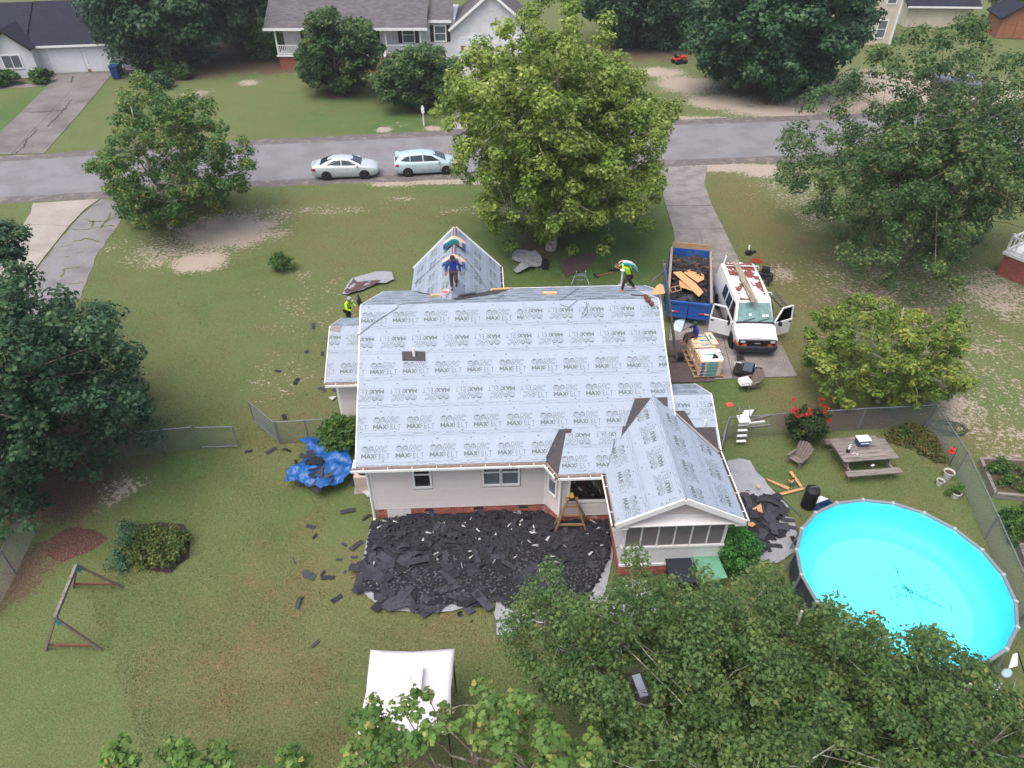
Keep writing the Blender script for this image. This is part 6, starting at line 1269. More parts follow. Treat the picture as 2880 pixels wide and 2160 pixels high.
MB().hexa([(-.22, -.15, 0), (.22, -.15, 0), (.22, .15, 0), (-.22, .15, 0)], [(-.25, -.17, .3), (.25, -.17, .3), (.25, .17, .3), (-.25, .17, .3)]).build('box', BLU, co, bev=.02); part(co, 'lid', 'white_trim', (-.26, .26, -.18, .18, .3, .35), bev=.02); part(co, 'handle', 'white_panel', (-.18, .18, -.205, -.18, .2, .23))
def jar(label, p, r, h, mat, cat='jar', cap='white_trim', name='jar'):
    t = thing(name, label, cat, p); MB().lathe([(r * .9, 0), (r, .02), (r, h * .75), (r * .5, h * .88), (r * .5, h)], 12).build('bottle', MATS[mat], t, smooth=True); MB().lathe([(r * .55, h), (r * .55, h + .03)], 10).build('cap', MATS[cap], t); return t
jar('dark round bottle on the picnic table', gp(2384, 1271, .76), .07, .16, 'black_plastic'); jar('pale green bottle on the picnic table', gp(2388, 1262, .76), .05, .2, 'white_panel'); b_ = MB().tube([(-.1, 0, .02), (0, .05, .05), (.1, -.02, .02), (.16, .06, .02)], .012, 6).build('white_strap', MATS['white_trim'], None, loc=gp(2403, 1278, .765)); tag(b_, 'small white strap lying on the picnic table', 'strap')
b_ = MB().box((0, 0, .02), (.14, .08, .03), .5).build('small_box', MATS['white_panel'], None, loc=gp(2454, 1310, .465)); tag(b_, 'small pale packet on the near picnic bench', 'packet')
# ---- adirondack chairs
def adirondack(label, loc, rz):
    t = thing('adirondack_chair', label, 'chair', loc, rz); t.scale = (.86, .86, .86); w = M('chair_grey', (112, 102, 100), .8, .12, 5, rnd=.06)
    for i in range(5): part(t, 'seat_slat', w, (-.22 + i * .1, -.13 + i * .1, -.26, .26, .36 - .025 * (4 - i), .38 - .025 * (4 - i)))
    for i in range(6):
        y = -.25 + i * .1; hgt = .78 + .06 * (2.5 - abs(i - 2.5)); f = (y) * .35
        MB().slab([(-.24, y - .042, .28), (-.24, y + .042, .28), (-.24 - hgt * .42, (y + .042) * 1.3, .28 + hgt * .8), (-.24 - hgt * .42, (y - .042) * 1.3, .28 + hgt * .8)], .02, (.85, 0, .5)).build('back_slat', w, t)
    for s in (1, -1):
        MB().slab([(.34, s * .38, .56), (.34, s * .27, .56), (-.3, s * .27, .52), (-.3, s * .36, .52)], .025, (0, 0, 1)).build('arm', w, t)
        MB().bar((.26, s * .3, 0), (.26, s * .31, .54), .03, .1).build('leg', w, t); MB().bar((-.62, s * .27, .0), (.28, s * .27, .36), .03, .1).build('rail', w, t); MB().bar((-.3, s * .3, .05), (-.28, s * .31, .52), .03, .06).build('leg', w, t)
    return t
adirondack('grey adirondack chair standing in front of the flowering shrub', gp(2237, 1305), R(-140)); adirondack('grey adirondack chair holding white foam lids beside the driveway end', gp(2105, 1090), R(-160))
for i, (dz, rz) in enumerate(((.40, .1), (.50, .25))): o = MB().box((0, 0, .04), (.5, .42, .08), rz).build('foam_lid', MATS['white_trim'], None, bev=.015, loc=gp(2093 + 2 * i, 1078 - 6 * i, dz)); tag(o, ('upper' if i else 'lower') + ' white foam lid stacked on the grey chair', 'lid')
# ---- barrel, tote, pole, shovel, pots, feeder, hose
sm = thing('barrel', 'tall black barrel smoker standing near the pool', 'smoker', gp(2270, 1424)); MB().lathe([(.24, 0), (.25, .02), (.25, .78), (.27, .8), (.26, .9), (.2, .96), (.02, .99)], 24).build('drum', MATS['black_plastic'], sm, smooth=True); MB().tube([(-.12, 0, .98), (-.1, 0, 1.04), (.1, 0, 1.04), (.12, 0, .98)], .015, 6).build('handle', MATS['galv'], sm)
tt = thing('tote', 'blue storage tote with open white lid near the pool rim', 'tote', gp(2317, 1440), .4); bx_ = MB()
for x0, x1, y0, y1 in ((-.3, .3, -.2, -.18), (-.3, .3, .18, .2), (-.3, -.28, -.18, .18), (.28, .3, -.18, .18)): bx_.bx(x0, x1, y0, y1, .02, .38)
bx_.bx(-.3, .3, -.2, .2, 0, .02).build('box', M('tote_blue', (36, 84, 124), .5), tt); MB().slab([(-.3, .24, .36), (.3, .24, .36), (.3, .55, .2), (-.3, .55, .2)], .02).build('lid', MATS['white_trim'], tt)
o = MB().tube([(0, 0, .03), tuple(at(2251, 1453) - at(2194, 1397) + Vector((0, 0, .03)))], .03, 8).build('pole', M('pole_green', (62, 84, 88), .5), None, loc=gp(2194, 1397)); tag(o, 'long dark green pole lying on grass beside the silver tarp', 'pole')
sh = thing('shovel', 'red-handled shovel lying on the tarp by the porch', 'shovel', gp(2103, 1390, .26)); e_ = at(2112, 1440, .2) - at(2103, 1390, .26); MB().tube([(0, 0, .05), tuple(e_)], .022, 6).build('shaft', M('shaft_red', (150, 40, 48), .5), sh); MB().slab([tuple(e_ + Vector(v)) for v in ((-.1, 0, 0), (.1, 0, 0), (.08, -.28, 0), (-.08, -.28, 0))], .02).build('blade', MATS['galv'], sh); MB().tube([(-.06, .05, .06), (-.06, .12, .07), (.06, .12, .07), (.06, .05, .06)], .015, 6).build('grip', MATS['black_plastic'], sh)
def pot(label, px, py, r, h, plant=None):
    t = thing('flower_pot', label, 'pot', gp(px, py)); MB().lathe([(r * .72, 0), (r, h), (r * 1.08, h), (r * 1.08, h - .05), (r * .9, h - .05), (r * .86, h - .08)], 20, cap=False).build('pot', M('pot_white', (188, 190, 186), .8, .2, 8), t, smooth=True); MB().lathe([(.01, h - .07), (r * .88, h - .07)], 16, cap=False).build('soil', dirt, t, fix=False)
    if plant: leaves('plant', t, [(0, 0, h + .15), (-.15, .1, h + .1), (.12, .12, h + .2), (-.3, .05, h)], [.16, .14, .15, .16], 60, .09, L_BUSH, px)
pot('empty white pot farthest from the pool by the fence', 2663, 1342, .19, .32); pot('small white pot left of the other two pots', 2640, 1364, .14, .26); pot('white pot with a leafy plant nearest the pool', 2684, 1398, .17, .28, True)
fd = thing('bird_feeder', 'red hanging bird feeder on a thin hook by the fence', 'feeder', gp(2668, 1310)); MB().tube([(0, 0, 0), (0, 0, .95), (-.05, 0, 1.05), (-.15, 0, 1.05), (-.18, 0, .95)], .01, 6).build('hook', MATS['black_plastic'], fd); MB().lathe([(.03, .72), (.11, .74), (.11, .78), (.04, .8), (.05, .92), (.09, .93), (.02, .96)], 14, (-.18, 0, 0)).build('feeder', M('feeder_red', (200, 40, 44), .4), fd, smooth=True)
def coil(label, px, py, r, n, mat, th=.014, name='garden_hose', cat='hose', seed=1, sq=.7):
    rg = random.Random(seed); c = at(px, py); P = []
    for i in range(n * 14): a = i / 14 * 2 * math.pi; k = r * (.72 + .3 * math.sin(i * .37 + seed)) ; P.append((k * math.cos(a) + rg.uniform(-.03, .03) + .25 * r * math.sin(i * .09), sq * k * math.sin(a) + rg.uniform(-.03, .03), .02 + .012 * (i % 5)))
    o = MB().tube(P, th, 6).build(name, mat, None, smooth=True, loc=(c.x, c.y, 0)); tag(o, label, cat)
coil('tangled dark green hose outside the fence corner', 2655, 1205, .75, 8, M('hose_green', (40, 62, 56), .5), seed=3); coil('coiled red air hose on the grass behind the van', 2128, 735, .36, 6, M('hose_red', (176, 44, 40), .5), seed=5)
# ---- raised beds, garden bed, ivy, mulch
def bed(label, px, h=.28, seed=1):
    P = [at(*p) for p in px]; t = thing('raised_bed', label, 'planter', (0, 0, 0))
    for a, b in zip(P, P[1:] + P[:1]): MB().bar((a.x, a.y, h / 2), (b.x, b.y, h / 2), .12, h).build('timber', MATS['wood_grey'], t)
    MB().slab([(p.x, p.y, h - .08) for p in P], .05).build('soil', dirt, t); q = rand_in(px, 70, seed); rg = np.random.default_rng(seed); q = q[len(q) // 5:]
    leaves('plants', t, np.concatenate([q, rg.uniform(.3, .6, (len(q), 1))], 1), np.full(len(q), .22), 45, .1, L_BUSH, seed, tone=.4)
bed('timber raised bed with bushy plants at the right edge', [(2752, 1302), (2980, 1312), (3020, 1418), (2794, 1400)], seed=3); bed('timber raised bed corner below the first one at the right edge', [(2862, 1545), (3050, 1560), (3080, 1700), (2910, 1680)], seed=4)
def cover(label, px, n, z, r, per, size, mat, seed, name='ground_cover', cat='plants', **kw):
    q = rand_in(px, n, seed); rg = np.random.default_rng(seed); o = leaves(name, None, np.concatenate([q, rg.uniform(z[0], z[1], (n, 1))], 1), np.full(n, r), per, size, mat, seed, **kw); tag(o, label, cat, None, 'stuff'); return o
cover('ivy patch spilling along the fence behind the picnic table', K(2160, 1080, [(980, 430), (1100, 380), (1330, 370), (1480, 560), (1520, 690), (1400, 660), (1200, 560), (1040, 500)]), 130, (.05, .2), .2, 30, .09, leaf_mat('leaf_ivy', (56, 84, 40), (92, 104, 50), (124, 88, 58)), 91, third=.3)
cover('low green vegetable patch beyond the fence at the right edge', [(2815, 1450), (2950, 1430), (3000, 1530), (2840, 1530)], 90, (.1, .3), .24, 36, .12, L_BUSH, 92)
cover('leafy perennials in the garden bed on the left lawn', [(350, 1560), (420, 1500), (500, 1500), (530, 1520), (520, 1580), (480, 1610), (400, 1600)], 95, (.15, .5), .24, 42, .1, leaf_mat('leaf_perennial', (58, 86, 42), (96, 110, 54), (130, 100, 56)), 93, third=.05)
cover('blue-green ferny plants at the left of the garden bed', [(345, 1490), (375, 1485), (390, 1540), (350, 1620), (310, 1610), (330, 1560)], 55, (.1, .4), .22, 45, .07, leaf_mat('leaf_fern', (56, 96, 74), (84, 122, 92), (100, 130, 90)), 94, up=.2)
tag(sheet('garden_soil', edge_noise(P2([(352, 1540), (392, 1478), (450, 1470), (515, 1475), (533, 1500), (530, 1570), (480, 1612), (400, 1600), (352, 1540)]), .05, .3, 6), .02, M('bed_soil', (56, 46, 44), .95, .25, 8, .4)), kind='structure')
q_ = at(210, 1527); m = MB(); nn_ = 24; vs = [(q_.x, q_.y, .14)]
for r_, z_ in ((.3, .13), (.62, .09), (.9, .005)):
    for k in range(nn_): a = 2 * math.pi * k / nn_; j = 1 + .12 * math.sin(3 * a + 1) + .06 * math.sin(7 * a); vs.append((q_.x + 1.05 * r_ * j * math.cos(a), q_.y + .82 * r_ * j * math.sin(a), z_))
fs = [(0, 1 + k, 1 + (k + 1) % nn_) for k in range(nn_)] + [(1 + r * nn_ + k, 1 + (r + 1) * nn_ + k, 1 + (r + 1) * nn_ + (k + 1) % nn_, 1 + r * nn_ + (k + 1) % nn_) for r in range(2) for k in range(nn_)]
tag(m.add(vs, fs).build('mulch', M('mulch', (78, 56, 48), .95, .4, 24, .8, col2=(122, 88, 76), thr=(.55, .62, .8)), None, smooth=True), 'mound of reddish mulch on the left lawn', 'mulch', None, 'stuff')
# ---- pool ladder (A-frame with white treads and platform)
pl_ = thing('pool_ladder', 'white-stepped A-frame pool ladder standing by the fence end', 'ladder', (0, 0, 0)); fA, fB, nA, nB = at(2096, 1152), at(2124, 1150), at(2068, 1256), at(2096, 1255); TA, TB = at(2078, 1180, 1.2), at(2106, 1178, 1.2)
for a, b in ((fA, TA), (fB, TB), (nA, TA), (nB, TB)): MB().tube([a, b], .022, 6).build('rail', MATS['galv'], pl_)
for a, b in ((TA, nA.lerp(TA, .75)), (TB, nB.lerp(TB, .75))): MB().tube([a, a + Vector((0, .12, .35)), a + Vector((0, .3, .42)), a + Vector((0, .5, .1))], .018, 6).build('grab_rail', MATS['galv'], pl_)
MB().slab([TA + Vector((-.03, -.2, .02)), TB + Vector((.03, -.2, .02)), TB + Vector((.03, .24, .02)), TA + Vector((-.03, .24, .02))], .04).build('platform', MATS['white_trim'], pl_)
for k in range(1, 5):
    for a, b, c_, d_ in ((nA, nB, TA, TB), (fA, fB, TA, TB)): p, q = a.lerp(c_, k / 5), b.lerp(d_, k / 5); MB().bar(p, q, .11, .035).build('tread', MATS['white_trim'], pl_)
o = MB().box((0, 0, .03), (.32, .26, .06), .3).build('red_tray', M('tray_red', (206, 82, 70), .5), None, bev=.02, loc=gp(2051, 1140)); tag(o, 'flat red tray on the grass beside the pool ladder', 'tray')
for k, (a, b, lab) in enumerate([((2100, 1205), (2165, 1198), 'grey timber lying along the fence foot, nearest'), ((2105, 1185), (2168, 1170), 'grey timber lying behind the fence, farthest'), ((2098, 1195), (2150, 1188), 'white plastic pipe among the timbers behind the fence')]): o = MB().bar((0, 0, .05), tuple(at(*b) - at(*a) + Vector((0, 0, .05))), .09, .08).build('timber', WG if k < 2 else MATS['white_trim'], None, loc=gp(*a)); tag(o, lab, 'timber')
# ---- by the house: wooden stand, AC unit, bins
st = thing('wooden_stand', 'tall wooden trestle stand in front of the dining window', 'stand', (0, 0, 0)); WT_ = M('wood_tan', (142, 116, 92), .85, .15, 6, .3, rnd=.08); tops = [at(1598, 1405, 1.75), at(1618, 1404, 1.75)]; feet = [at(1556, 1482), at(1558, 1502), at(1655, 1470), at(1652, 1502)]
for f in feet: tp = tops[0] if f.x < tops[0].x + .3 and f in feet[:2] else tops[1]; MB().bar(f, tp, .09, .05).build('leg', WT_, st)
for k in (.28, .55, .8): MB().bar(feet[1].lerp(tops[0], k), feet[3].lerp(tops[1], k), .04, .09).build('brace', WT_, st)
MB().bar(feet[0].lerp(tops[0], .4), feet[1].lerp(tops[0], .4), .04, .09).build('brace', WT_, st); MB().bar(tops[0] + Vector((-.1, 0, .02)), tops[1] + Vector((.1, 0, .02)), .16, .05).build('top_board', WT_, st)
nl = thing('power_tool', 'yellow power tool on top of the wooden stand', 'tool', tuple(at(1608, 1400, 1.8))); YT = M('tool_yellow', (206, 150, 40), .5); MB().box((0, 0, .09), (.12, .22, .16)).build('housing', YT, nl, bev=.03); MB().box((0, -.1, .05), (.2, .1, .08)).build('base', MATS['black_plastic'], nl)
ws_ = thing('power_saw', 'yellow circular saw resting on the light pine board', 'tool', gp(2226, 1362, .13), .4); MB().lathe([(.09, -.04), (.11, 0), (.09, .04)], 16, (0, 0, .1), 'Y').build('guard', MATS['galv'], ws_, smooth=True); MB().box((.02, .08, .1), (.18, .12, .12)).build('housing', YT, ws_, bev=.02); MB().tube([(.1, .08, .14), (.16, .08, .2), (.05, .08, .24), (-.06, .08, .18)], .02, 6).build('handle', MATS['black_plastic'], ws_)
p = W(-.55, 1.7, 0); ac = thing('air_conditioner', 'beige air conditioner unit at the left house corner', 'air conditioner', p, HA); MB().bx(-.38, .38, -.38, .38, .05, .85).build('case', M('ac_beige', (176, 160, 156), .6), ac, bev=.03); MB().lathe([(.3, .85), (.3, .87), (.1, .87)], 20).build('fan_guard', MATS['black_plastic'], ac); MB().bx(-.45, .45, -.45, .45, 0, .05).build('pad', MATS['concrete'], ac)
def bin_(label, loc, rz, mat, lid, h=1.0, w=.52, tilt=0):
    t = thing('wheelie_bin', label, 'bin', loc, rz); MB().hexa([(-w * .4, -w * .42, .06), (w * .4, -w * .42, .06), (w * .4, w * .42, .06), (-w * .4, w * .42, .06)], [(-w / 2, -w * .55, h), (w / 2, -w * .55, h), (w / 2, w * .55, h), (-w / 2, w * .55, h)]).build('bin', mat, t, bev=.02); MB().slab([(-w * .54, -w * .62, h + .03), (w * .54, -w * .62, h + .03), (w * .54, w * .6, h + .08), (-w * .54, w * .6, h + .08)], .05).build('lid', lid, t)
    for s in (1, -1): MB().lathe([(.1, -.03), (.1, .03)], 12, (s * w * .4, w * .45, .1), 'X').build('wheel', MATS['tyre'], t)
    MB().tube([(-w * .4, w * .66, h - .04), (w * .4, w * .66, h - .04)], .02, 6).build('handle', mat, t); return t
bb_ = bin_('blue wheelie bin beside the white garage doors', gp(330, 222), R(10), M('bin_blue', (30, 58, 112), .5), MATS['bin_blue'], 1.25, .75); MB().box((0, -.36, .95), (.22, .01, .2)).build('sticker', MATS['white_trim'], bb_)
bin_('second bin with pale green lid behind the blue one', gp(338, 212), R(10), M('bin_navy', (34, 50, 84), .5), M('lid_green', (90, 150, 120), .5), 1.25, .75)
bin_('dark grey bin under the porch front, left of the green one', tuple(W(10.4, -3.35, 0)), HA, M('bin_dark', (40, 46, 56), .5), MATS['bin_dark'], .75, .8); bin_('mint green bin under the porch front', tuple(W(11.35, -3.3, 0)), HA + .1, M('bin_mint', (96, 150, 122), .55), M('bin_mint_lid', (100, 154, 128), .5), .8, .8)
# dining table seen through the bay window
dt = thing('dining_table', 'brown dining table seen through the bay window', 'table', tuple(W(7.5, .05, FZ + .06)), HA); MB().bx(-.75, .72, -.42, .55, .60, .66).build('table_top', M('table_brown', (150, 84, 54), .4, .12, 4), dt)
for x in (-.65, .62):
    for y in (-.35, .48): part(dt, 'leg', M('table_leg', (96, 58, 40), .5), (x - .03, x + .03, y - .03, y + .03, 0, .6))
jar('white-lidded jar on the dining table', tuple(W(7.25, .1, FZ + .72)), .09, .2, 'glass_grey', cap='white_trim'); jar('small glass candle on the dining table', tuple(W(7.8, .0, FZ + .72)), .06, .08, 'glass_dark', cap='white_panel')
# plank under the foreground oaks, skimmer net, post on the lawn
o = MB().bar((0, 0, .4), tuple(at(1812, 1958, .4) - at(1785, 1890, .4) + Vector((0, 0, .4))), .24, .06).build('white_board', MATS['white_trim'], None, loc=(at(1785, 1890, .4).x, at(1785, 1890, .4).y, 0)); tag(o, 'white board lying in the gap between the foreground oaks', 'board')
for k in (0, 1): q = at(*((1787, 1895), (1810, 1953))[k], .4); MB().bx(-.1, .1, -.1, .1, 0, .36).build('block', WG, o, loc=tuple(Vector((q.x, q.y, 0)) - o.location))
sk = thing('pool_net', 'pale skimmer net on a pole beside the pool edge', 'net', gp(2850, 1925)); P_ = [at(2832 + 16 * math.cos(a), 1893 + 13 * math.sin(a), .9) - at(2850, 1925) for a in [k * .45 for k in range(15)]]; MB().tube([tuple(p) for p in P_], .015, 6).build('hoop', MATS['galv'], sk); MB().poly([tuple(p) for p in P_[:14]]).build('netting', M('netting', (150, 176, 182), .7), sk, fix=False); MB().tube([tuple(P_[3]), (-.1, -.05, .3), (-.2, -.3, .0)], .016, 6).build('pole', MATS['galv'], sk)
ph = thing('pool_hose', 'white pool hose looping beside the pool edge', 'hose', (0, 0, 0)); MB().tube([at(2752, 1895, .5), at(2757, 1915, .1), at(2790, 1930, .05), at(2820, 1918, .05), at(2800, 1945, .05), at(2790, 1965, .05)], .035, 8).build('tube', MATS['white_panel'], ph, smooth=True)
o = MB().slab([at(2848, 1840, .8), at(2862, 1835, .9), at(2860, 1872, .5), at(2835, 1880, .5)], .02).build('white_cloth', MATS['white_trim'], None); tag(o, 'white cloth hanging at the right of the pool', 'cloth'); MB().tube([at(2862, 1832, .95), at(2890, 1920, 0)], .02, 6).build('pole', MATS['black_plastic'], o)
pr_ = thing('playhouse', 'teal slatted roof glimpsed under the foreground oaks', 'playhouse', gp(2310, 2110)); TEAL = M('teal_slat', (78, 112, 120), .6, .1, 4, rnd=.06)
for i in range(6): MB().slab([(-.7, -.5 + i * .2, 1.5 + .05 * i), (.7, -.5 + i * .2, 1.5 + .05 * i), (.7, -.32 + i * .2, 1.53 + .05 * i), (-.7, -.32 + i * .2, 1.53 + .05 * i)], .03).build('slat', TEAL, pr_)
for x in (-.6, .6):
    for y in (-.4, .6): MB().bar((x, y, 0), (x, y, 1.5), .08).build('post', WG, pr_)
wd = thing('wooden_deck', 'pale wooden deck corner at the lower right edge', 'deck', gp(2800, 1985), R(4))
for i in range(8): part(wd, 'board', 'wood_tan', (.02 + i * .15, .155 + i * .15, -1.4, .0, .3, .34))
part(wd, 'joist', 'wood_grey', (0, 1.2, -.08, -.02, .02, .3), (0, 1.2, -1.3, -1.24, .02, .3))
o = MB().tube([(0, 0, 0), (0, 0, .45)], .018, 6).build('stake', MATS['galv'], None, loc=gp(829, 1587)); tag(o, 'short metal stake standing on the left lawn', 'stake')
# ------------------------------------------------------------------ roofers' gear on the roof and driveway
TAN, TEALW, BLUW = M('wrap_tan', (206, 168, 142), .5, .12, 8, col2=(226, 200, 176), thr=(.45, .6, 1.5)), M('wrap_teal', (60, 146, 154), .45, .1, 8), M('wrap_blue', (64, 108, 170), .45, .12, 8)
def bundle_box(parent, c, rz, L=1.0, w=.34, h=.085):
    a = MB().box(c, (L, w, h), rz).build('wrapper', TAN, parent, bev=.012); m = Matrix.Rotation(rz, 3, 'Z')
    MB().box(Vector(c) + m @ Vector((L * .05, 0, .002)), (L * .5, w + .006, h * .8), rz).build('teal_band', TEALW, parent); MB().box(Vector(c) + m @ Vector((-L * .38, 0, .002)), (L * .16, w + .006, h * .84), rz).build('blue_band', BLUW, parent)
    MB().box(Vector(c) + m @ Vector((L * .08, .02, h / 2 + .002)), (L * .42, w * .3, .004), rz).build('label_band', TEALW, parent)
b0 = Vector((8.42, 26.02, 0)); prz = R(4)
pal = thing('pallet', 'wooden pallet under the stacked shingle bundles on the driveway', 'pallet', (8.98, 27.1, .045), prz)
for i in range(6): part(pal, 'slat', 'wood_tan', (-.72, .72, -1.15 + i * .42, -1.03 + i * .42, .09, .11))
for x in (-.65, 0, .65): part(pal, 'runner', 'wood_tan', (x - .04, x + .04, -1.15, 1.12, 0, .09))
rgp = random.Random(8); first = None
def bundle(label, loc, rz, group):
    global first
    if first is None: first = thing('shingle_bundle', label, 'shingle bundle', loc, rz, group); bundle_box(first, (0, 0, .045), 0); return first
    o = copy_tree(first); o.location = loc; o.rotation_euler = (0, 0, rz); o['label'] = label; o['group'] = group; return o
for st_, (oy, nl_) in enumerate(((-.60, 9), (.55, 9))):
    for k in range(nl_):
        for j in range(3):
            loc = Vector((8.98, 27.1, 0)) + Matrix.Rotation(prz, 3, 'Z') @ Vector((rgp.uniform(-.02, .02) + .02, oy - .36 + .36 * j + rgp.uniform(-.01, .01), 0)); bundle('wrapped shingle bundle in the ' + ('near' if st_ == 0 else 'far') + ' pallet stack, ' + ('bottom', 'second', 'third', 'fourth', 'fifth', 'sixth', 'seventh', 'eighth', 'top')[k] + ' layer, ' + ('nearest', 'middle', 'farthest')[j] + ' of three', (loc.x, loc.y, .16 + k * .092), prz + rgp.uniform(-.02, .02), ('near' if st_ == 0 else 'far') + ' stack of shingle bundles')
bundle('single wrapped shingle bundle set on end of the far stack top', (9.42, 27.75, .99), prz + R(95), 'loose bundle on the stack')
for k, (y, lab) in enumerate(((26.75, 'white cardboard sheet on the near stack, farther one'), (26.25, 'white cardboard sheet on the near stack under the tools'))): o = MB().box((0, 0, .006), (.95, .38, .012), prz - .04).build('cardboard_sheet', MATS['white_trim'], None, loc=(9.15, y, .992)); tag(o, lab, 'cardboard')
ng = thing('nail_gun', 'black nail gun lying on the white cardboard', 'tool', (9.3, 26.3, 1.02), R(-60)); MB().box((0, 0, .05), (.28, .09, .09)).build('body', MATS['black_plastic'], ng, bev=.02); MB().box((.02, -.12, .04), (.06, .18, .06)).build('grip', MATS['black_plastic'], ng); MB().tube([(-.1, .03, .05), (-.3, .25, .02), (-.1, .45, .02), (.2, .4, .02)], .012, 6).build('hose', MATS['black_plastic'], ng)
# bent bundles on the gable ridge
def bent_bundle(label, y, h, group, k):
    t = thing('shingle_bundle', label, 'shingle bundle', tuple(W(GX, y, GZ + h)), HA, group); sl = (GZ - EZ) / (GX - GX0) * .78; prof = [(x, -sl * max(0, math.sqrt(x * x + .02) - .14)) for x in (-.5, -.36, -.22, -.1, 0, .1, .22, .36, .5)]
    def strip(x0, x1, y0, y1, th, lift, mat, nm):
        P = [(x, z) for x, z in prof if x0 - .001 <= x <= x1 + .001]; m = MB()
        for (xa, za), (xb, zb) in zip(P[:-1], P[1:]): m.hexa([(xa, y0, za + lift), (xb, y0, zb + lift), (xb, y1, zb + lift), (xa, y1, za + lift)], [(xa, y0, za + th + lift), (xb, y0, zb + th + lift), (xb, y1, zb + th + lift), (xa, y1, za + th + lift)])
        m.build(nm, mat, t)
    strip(-.5, .5, -.17, .17, .08, 0, TAN, 'wrapper'); strip(-.36, .22, -.176, -.11, .084, -.001, TEALW, 'teal_band'); strip(.36, .5, -.178, -.10, .086, -.001, BLUW, 'blue_band'); strip(-.5, -.36, -.178, -.10, .086, -.001, BLUW, 'blue_band')
for nm, y0_, n_b in (('far', 11.6, 3), ('near', 10.0, 2)):
    for k in range(n_b): bent_bundle(('top', 'middle', 'bottom')[::-1][k if n_b == 3 else (0, 2)[k]] + ' bent shingle bundle of the ' + nm + ' pile on the gable ridge', y0_ - .03 * k, .02 + .095 * k, nm + ' pile on the gable ridge', k)
# bucket of nails, toe boards, felt roll, torn felt, ropes
p = main_b.P(*main_b.px(1253, 838), .02); bk = thing('bucket', 'white bucket of red-capped nails on the rear roof valley', 'bucket', tuple(HM @ p)); MB().lathe([(.13, 0), (.17, .3), (.18, .3), (.18, .27), (.155, .27), (.13, .06)], 18, cap=False).build('pail', M('pail_pink', (224, 206, 210), .5), bk, smooth=True); MB().lathe([(.01, .22), (.15, .22)], 14, cap=False).build('nails', M('nail_caps', (200, 84, 92), .5, .4, 40), bk, fix=False); MB().tube([(-.17, 0, .28), (-.1, -.12, .36), (.1, -.12, .36), (.17, 0, .28)], .008, 6).build('handle', MATS['galv'], bk)
def on_roof(pl, x, y, h=.03): return HM @ pl.P(*pl.px(x, y), h)
for a, b, lab in (((1212, 836), (1244, 834), 'tan toe board beside the nail bucket'), ((1381, 820), (1432, 816), 'tan toe board at the right valley of the gable'), ((1526, 829), (1567, 829), 'tan toe board alone behind the ridge')):
    p, q = on_roof(main_b, *a), on_roof(main_b, *b); o = MB().bar((0, 0, .04), tuple(q - p + Vector((0, 0, .04))), .12, .09).build('toe_board', MATS['wood_new'], None, loc=tuple(p)); tag(o, lab, 'board')
p, q = on_roof(main_b, 1288, 838, .06), on_roof(main_b, 1335, 830, .06); o = MB().tube([(0, 0, .05), tuple(q - p + Vector((0, 0, .05)))], .06, 10).build('felt_roll', M('roll_grey', (110, 116, 122), .7), None, loc=tuple(p)); tag(o, 'short roll of dark felt in the rear valley', 'roll')
def cord(label, pts, mat, r=.012, name='rope', cat='rope'):
    P = [on_roof(pl, x, y, h) for pl, x, y, h in pts]; o = MB().tube([p - P[0] for p in P], r, 6).build(name, mat, None, loc=tuple(P[0])); tag(o, label, cat)
RP = M('rope_grey', (96, 108, 104), .8)
cord('grey safety rope running from the left rake up over the ridge', [(main_f, 1006, 946, .06), (main_f, 1060, 905, .06), (main_f, 1118, 868, .06), (main_b, 1122, 861, .05), (main_b, 1220, 851, .05), (main_b, 1400, 842, .05), (main_b, 1418, 834, .05), (main_b, 1375, 830, .06)], RP)
cord('safety rope over the left slope of the gable', [(gl, 1168, 800, .05), (gl, 1252, 722, .05)], RP); cord('safety rope over the right slope of the gable', [(gr, 1306, 728, .05), (gr, 1340, 770, .05), (gr, 1366, 812, .05)], RP)
cord('thin air hose looping over the ridge on the right', [(main_b, 1628, 812, .04), (main_b, 1595, 835, .04), (main_b, 1575, 846, .04), (main_f, 1575, 858, .05), (main_f, 1600, 866, .05), (main_f, 1622, 848, .05), (main_b, 1660, 842, .05), (main_b, 1740, 838, .05)], RP, .009, 'air_hose', 'hose')
cord('air hose hanging in a narrow loop down the ridge', [(main_b, 1661, 838, .05), (main_f, 1655, 855, .05), (main_f, 1637, 885, .05), (main_f, 1645, 891, .05), (main_f, 1652, 880, .05), (main_f, 1648, 850, .05)], RP, .009, 'air_hose', 'hose')
p = on_roof(main_f, 1822, 848, .05); tb = thing('tool_belt', 'brown leather tool belt dropped on the ridge at right', 'tool belt', tuple(p), HA); LE = M('leather', (104, 60, 50), .7, .3, 10)
for x, y, s_ in ((0, 0, .12), (.1, -.16, .1), (-.08, .12, .09)): MB().blob((x, y, .06 + y * .45), (s_, s_ * 1.1, .09), 9, 6, .3, int(s_ * 100)).build('pouch', LE, tb, smooth=True)
MB().tube([(-.06, .14, .14), (-.25, .18, .14), (-.5, .22, .13), (-.62, .26, .14)], .025, 6).build('belt', M('belt_dark', (60, 44, 40), .7), tb)
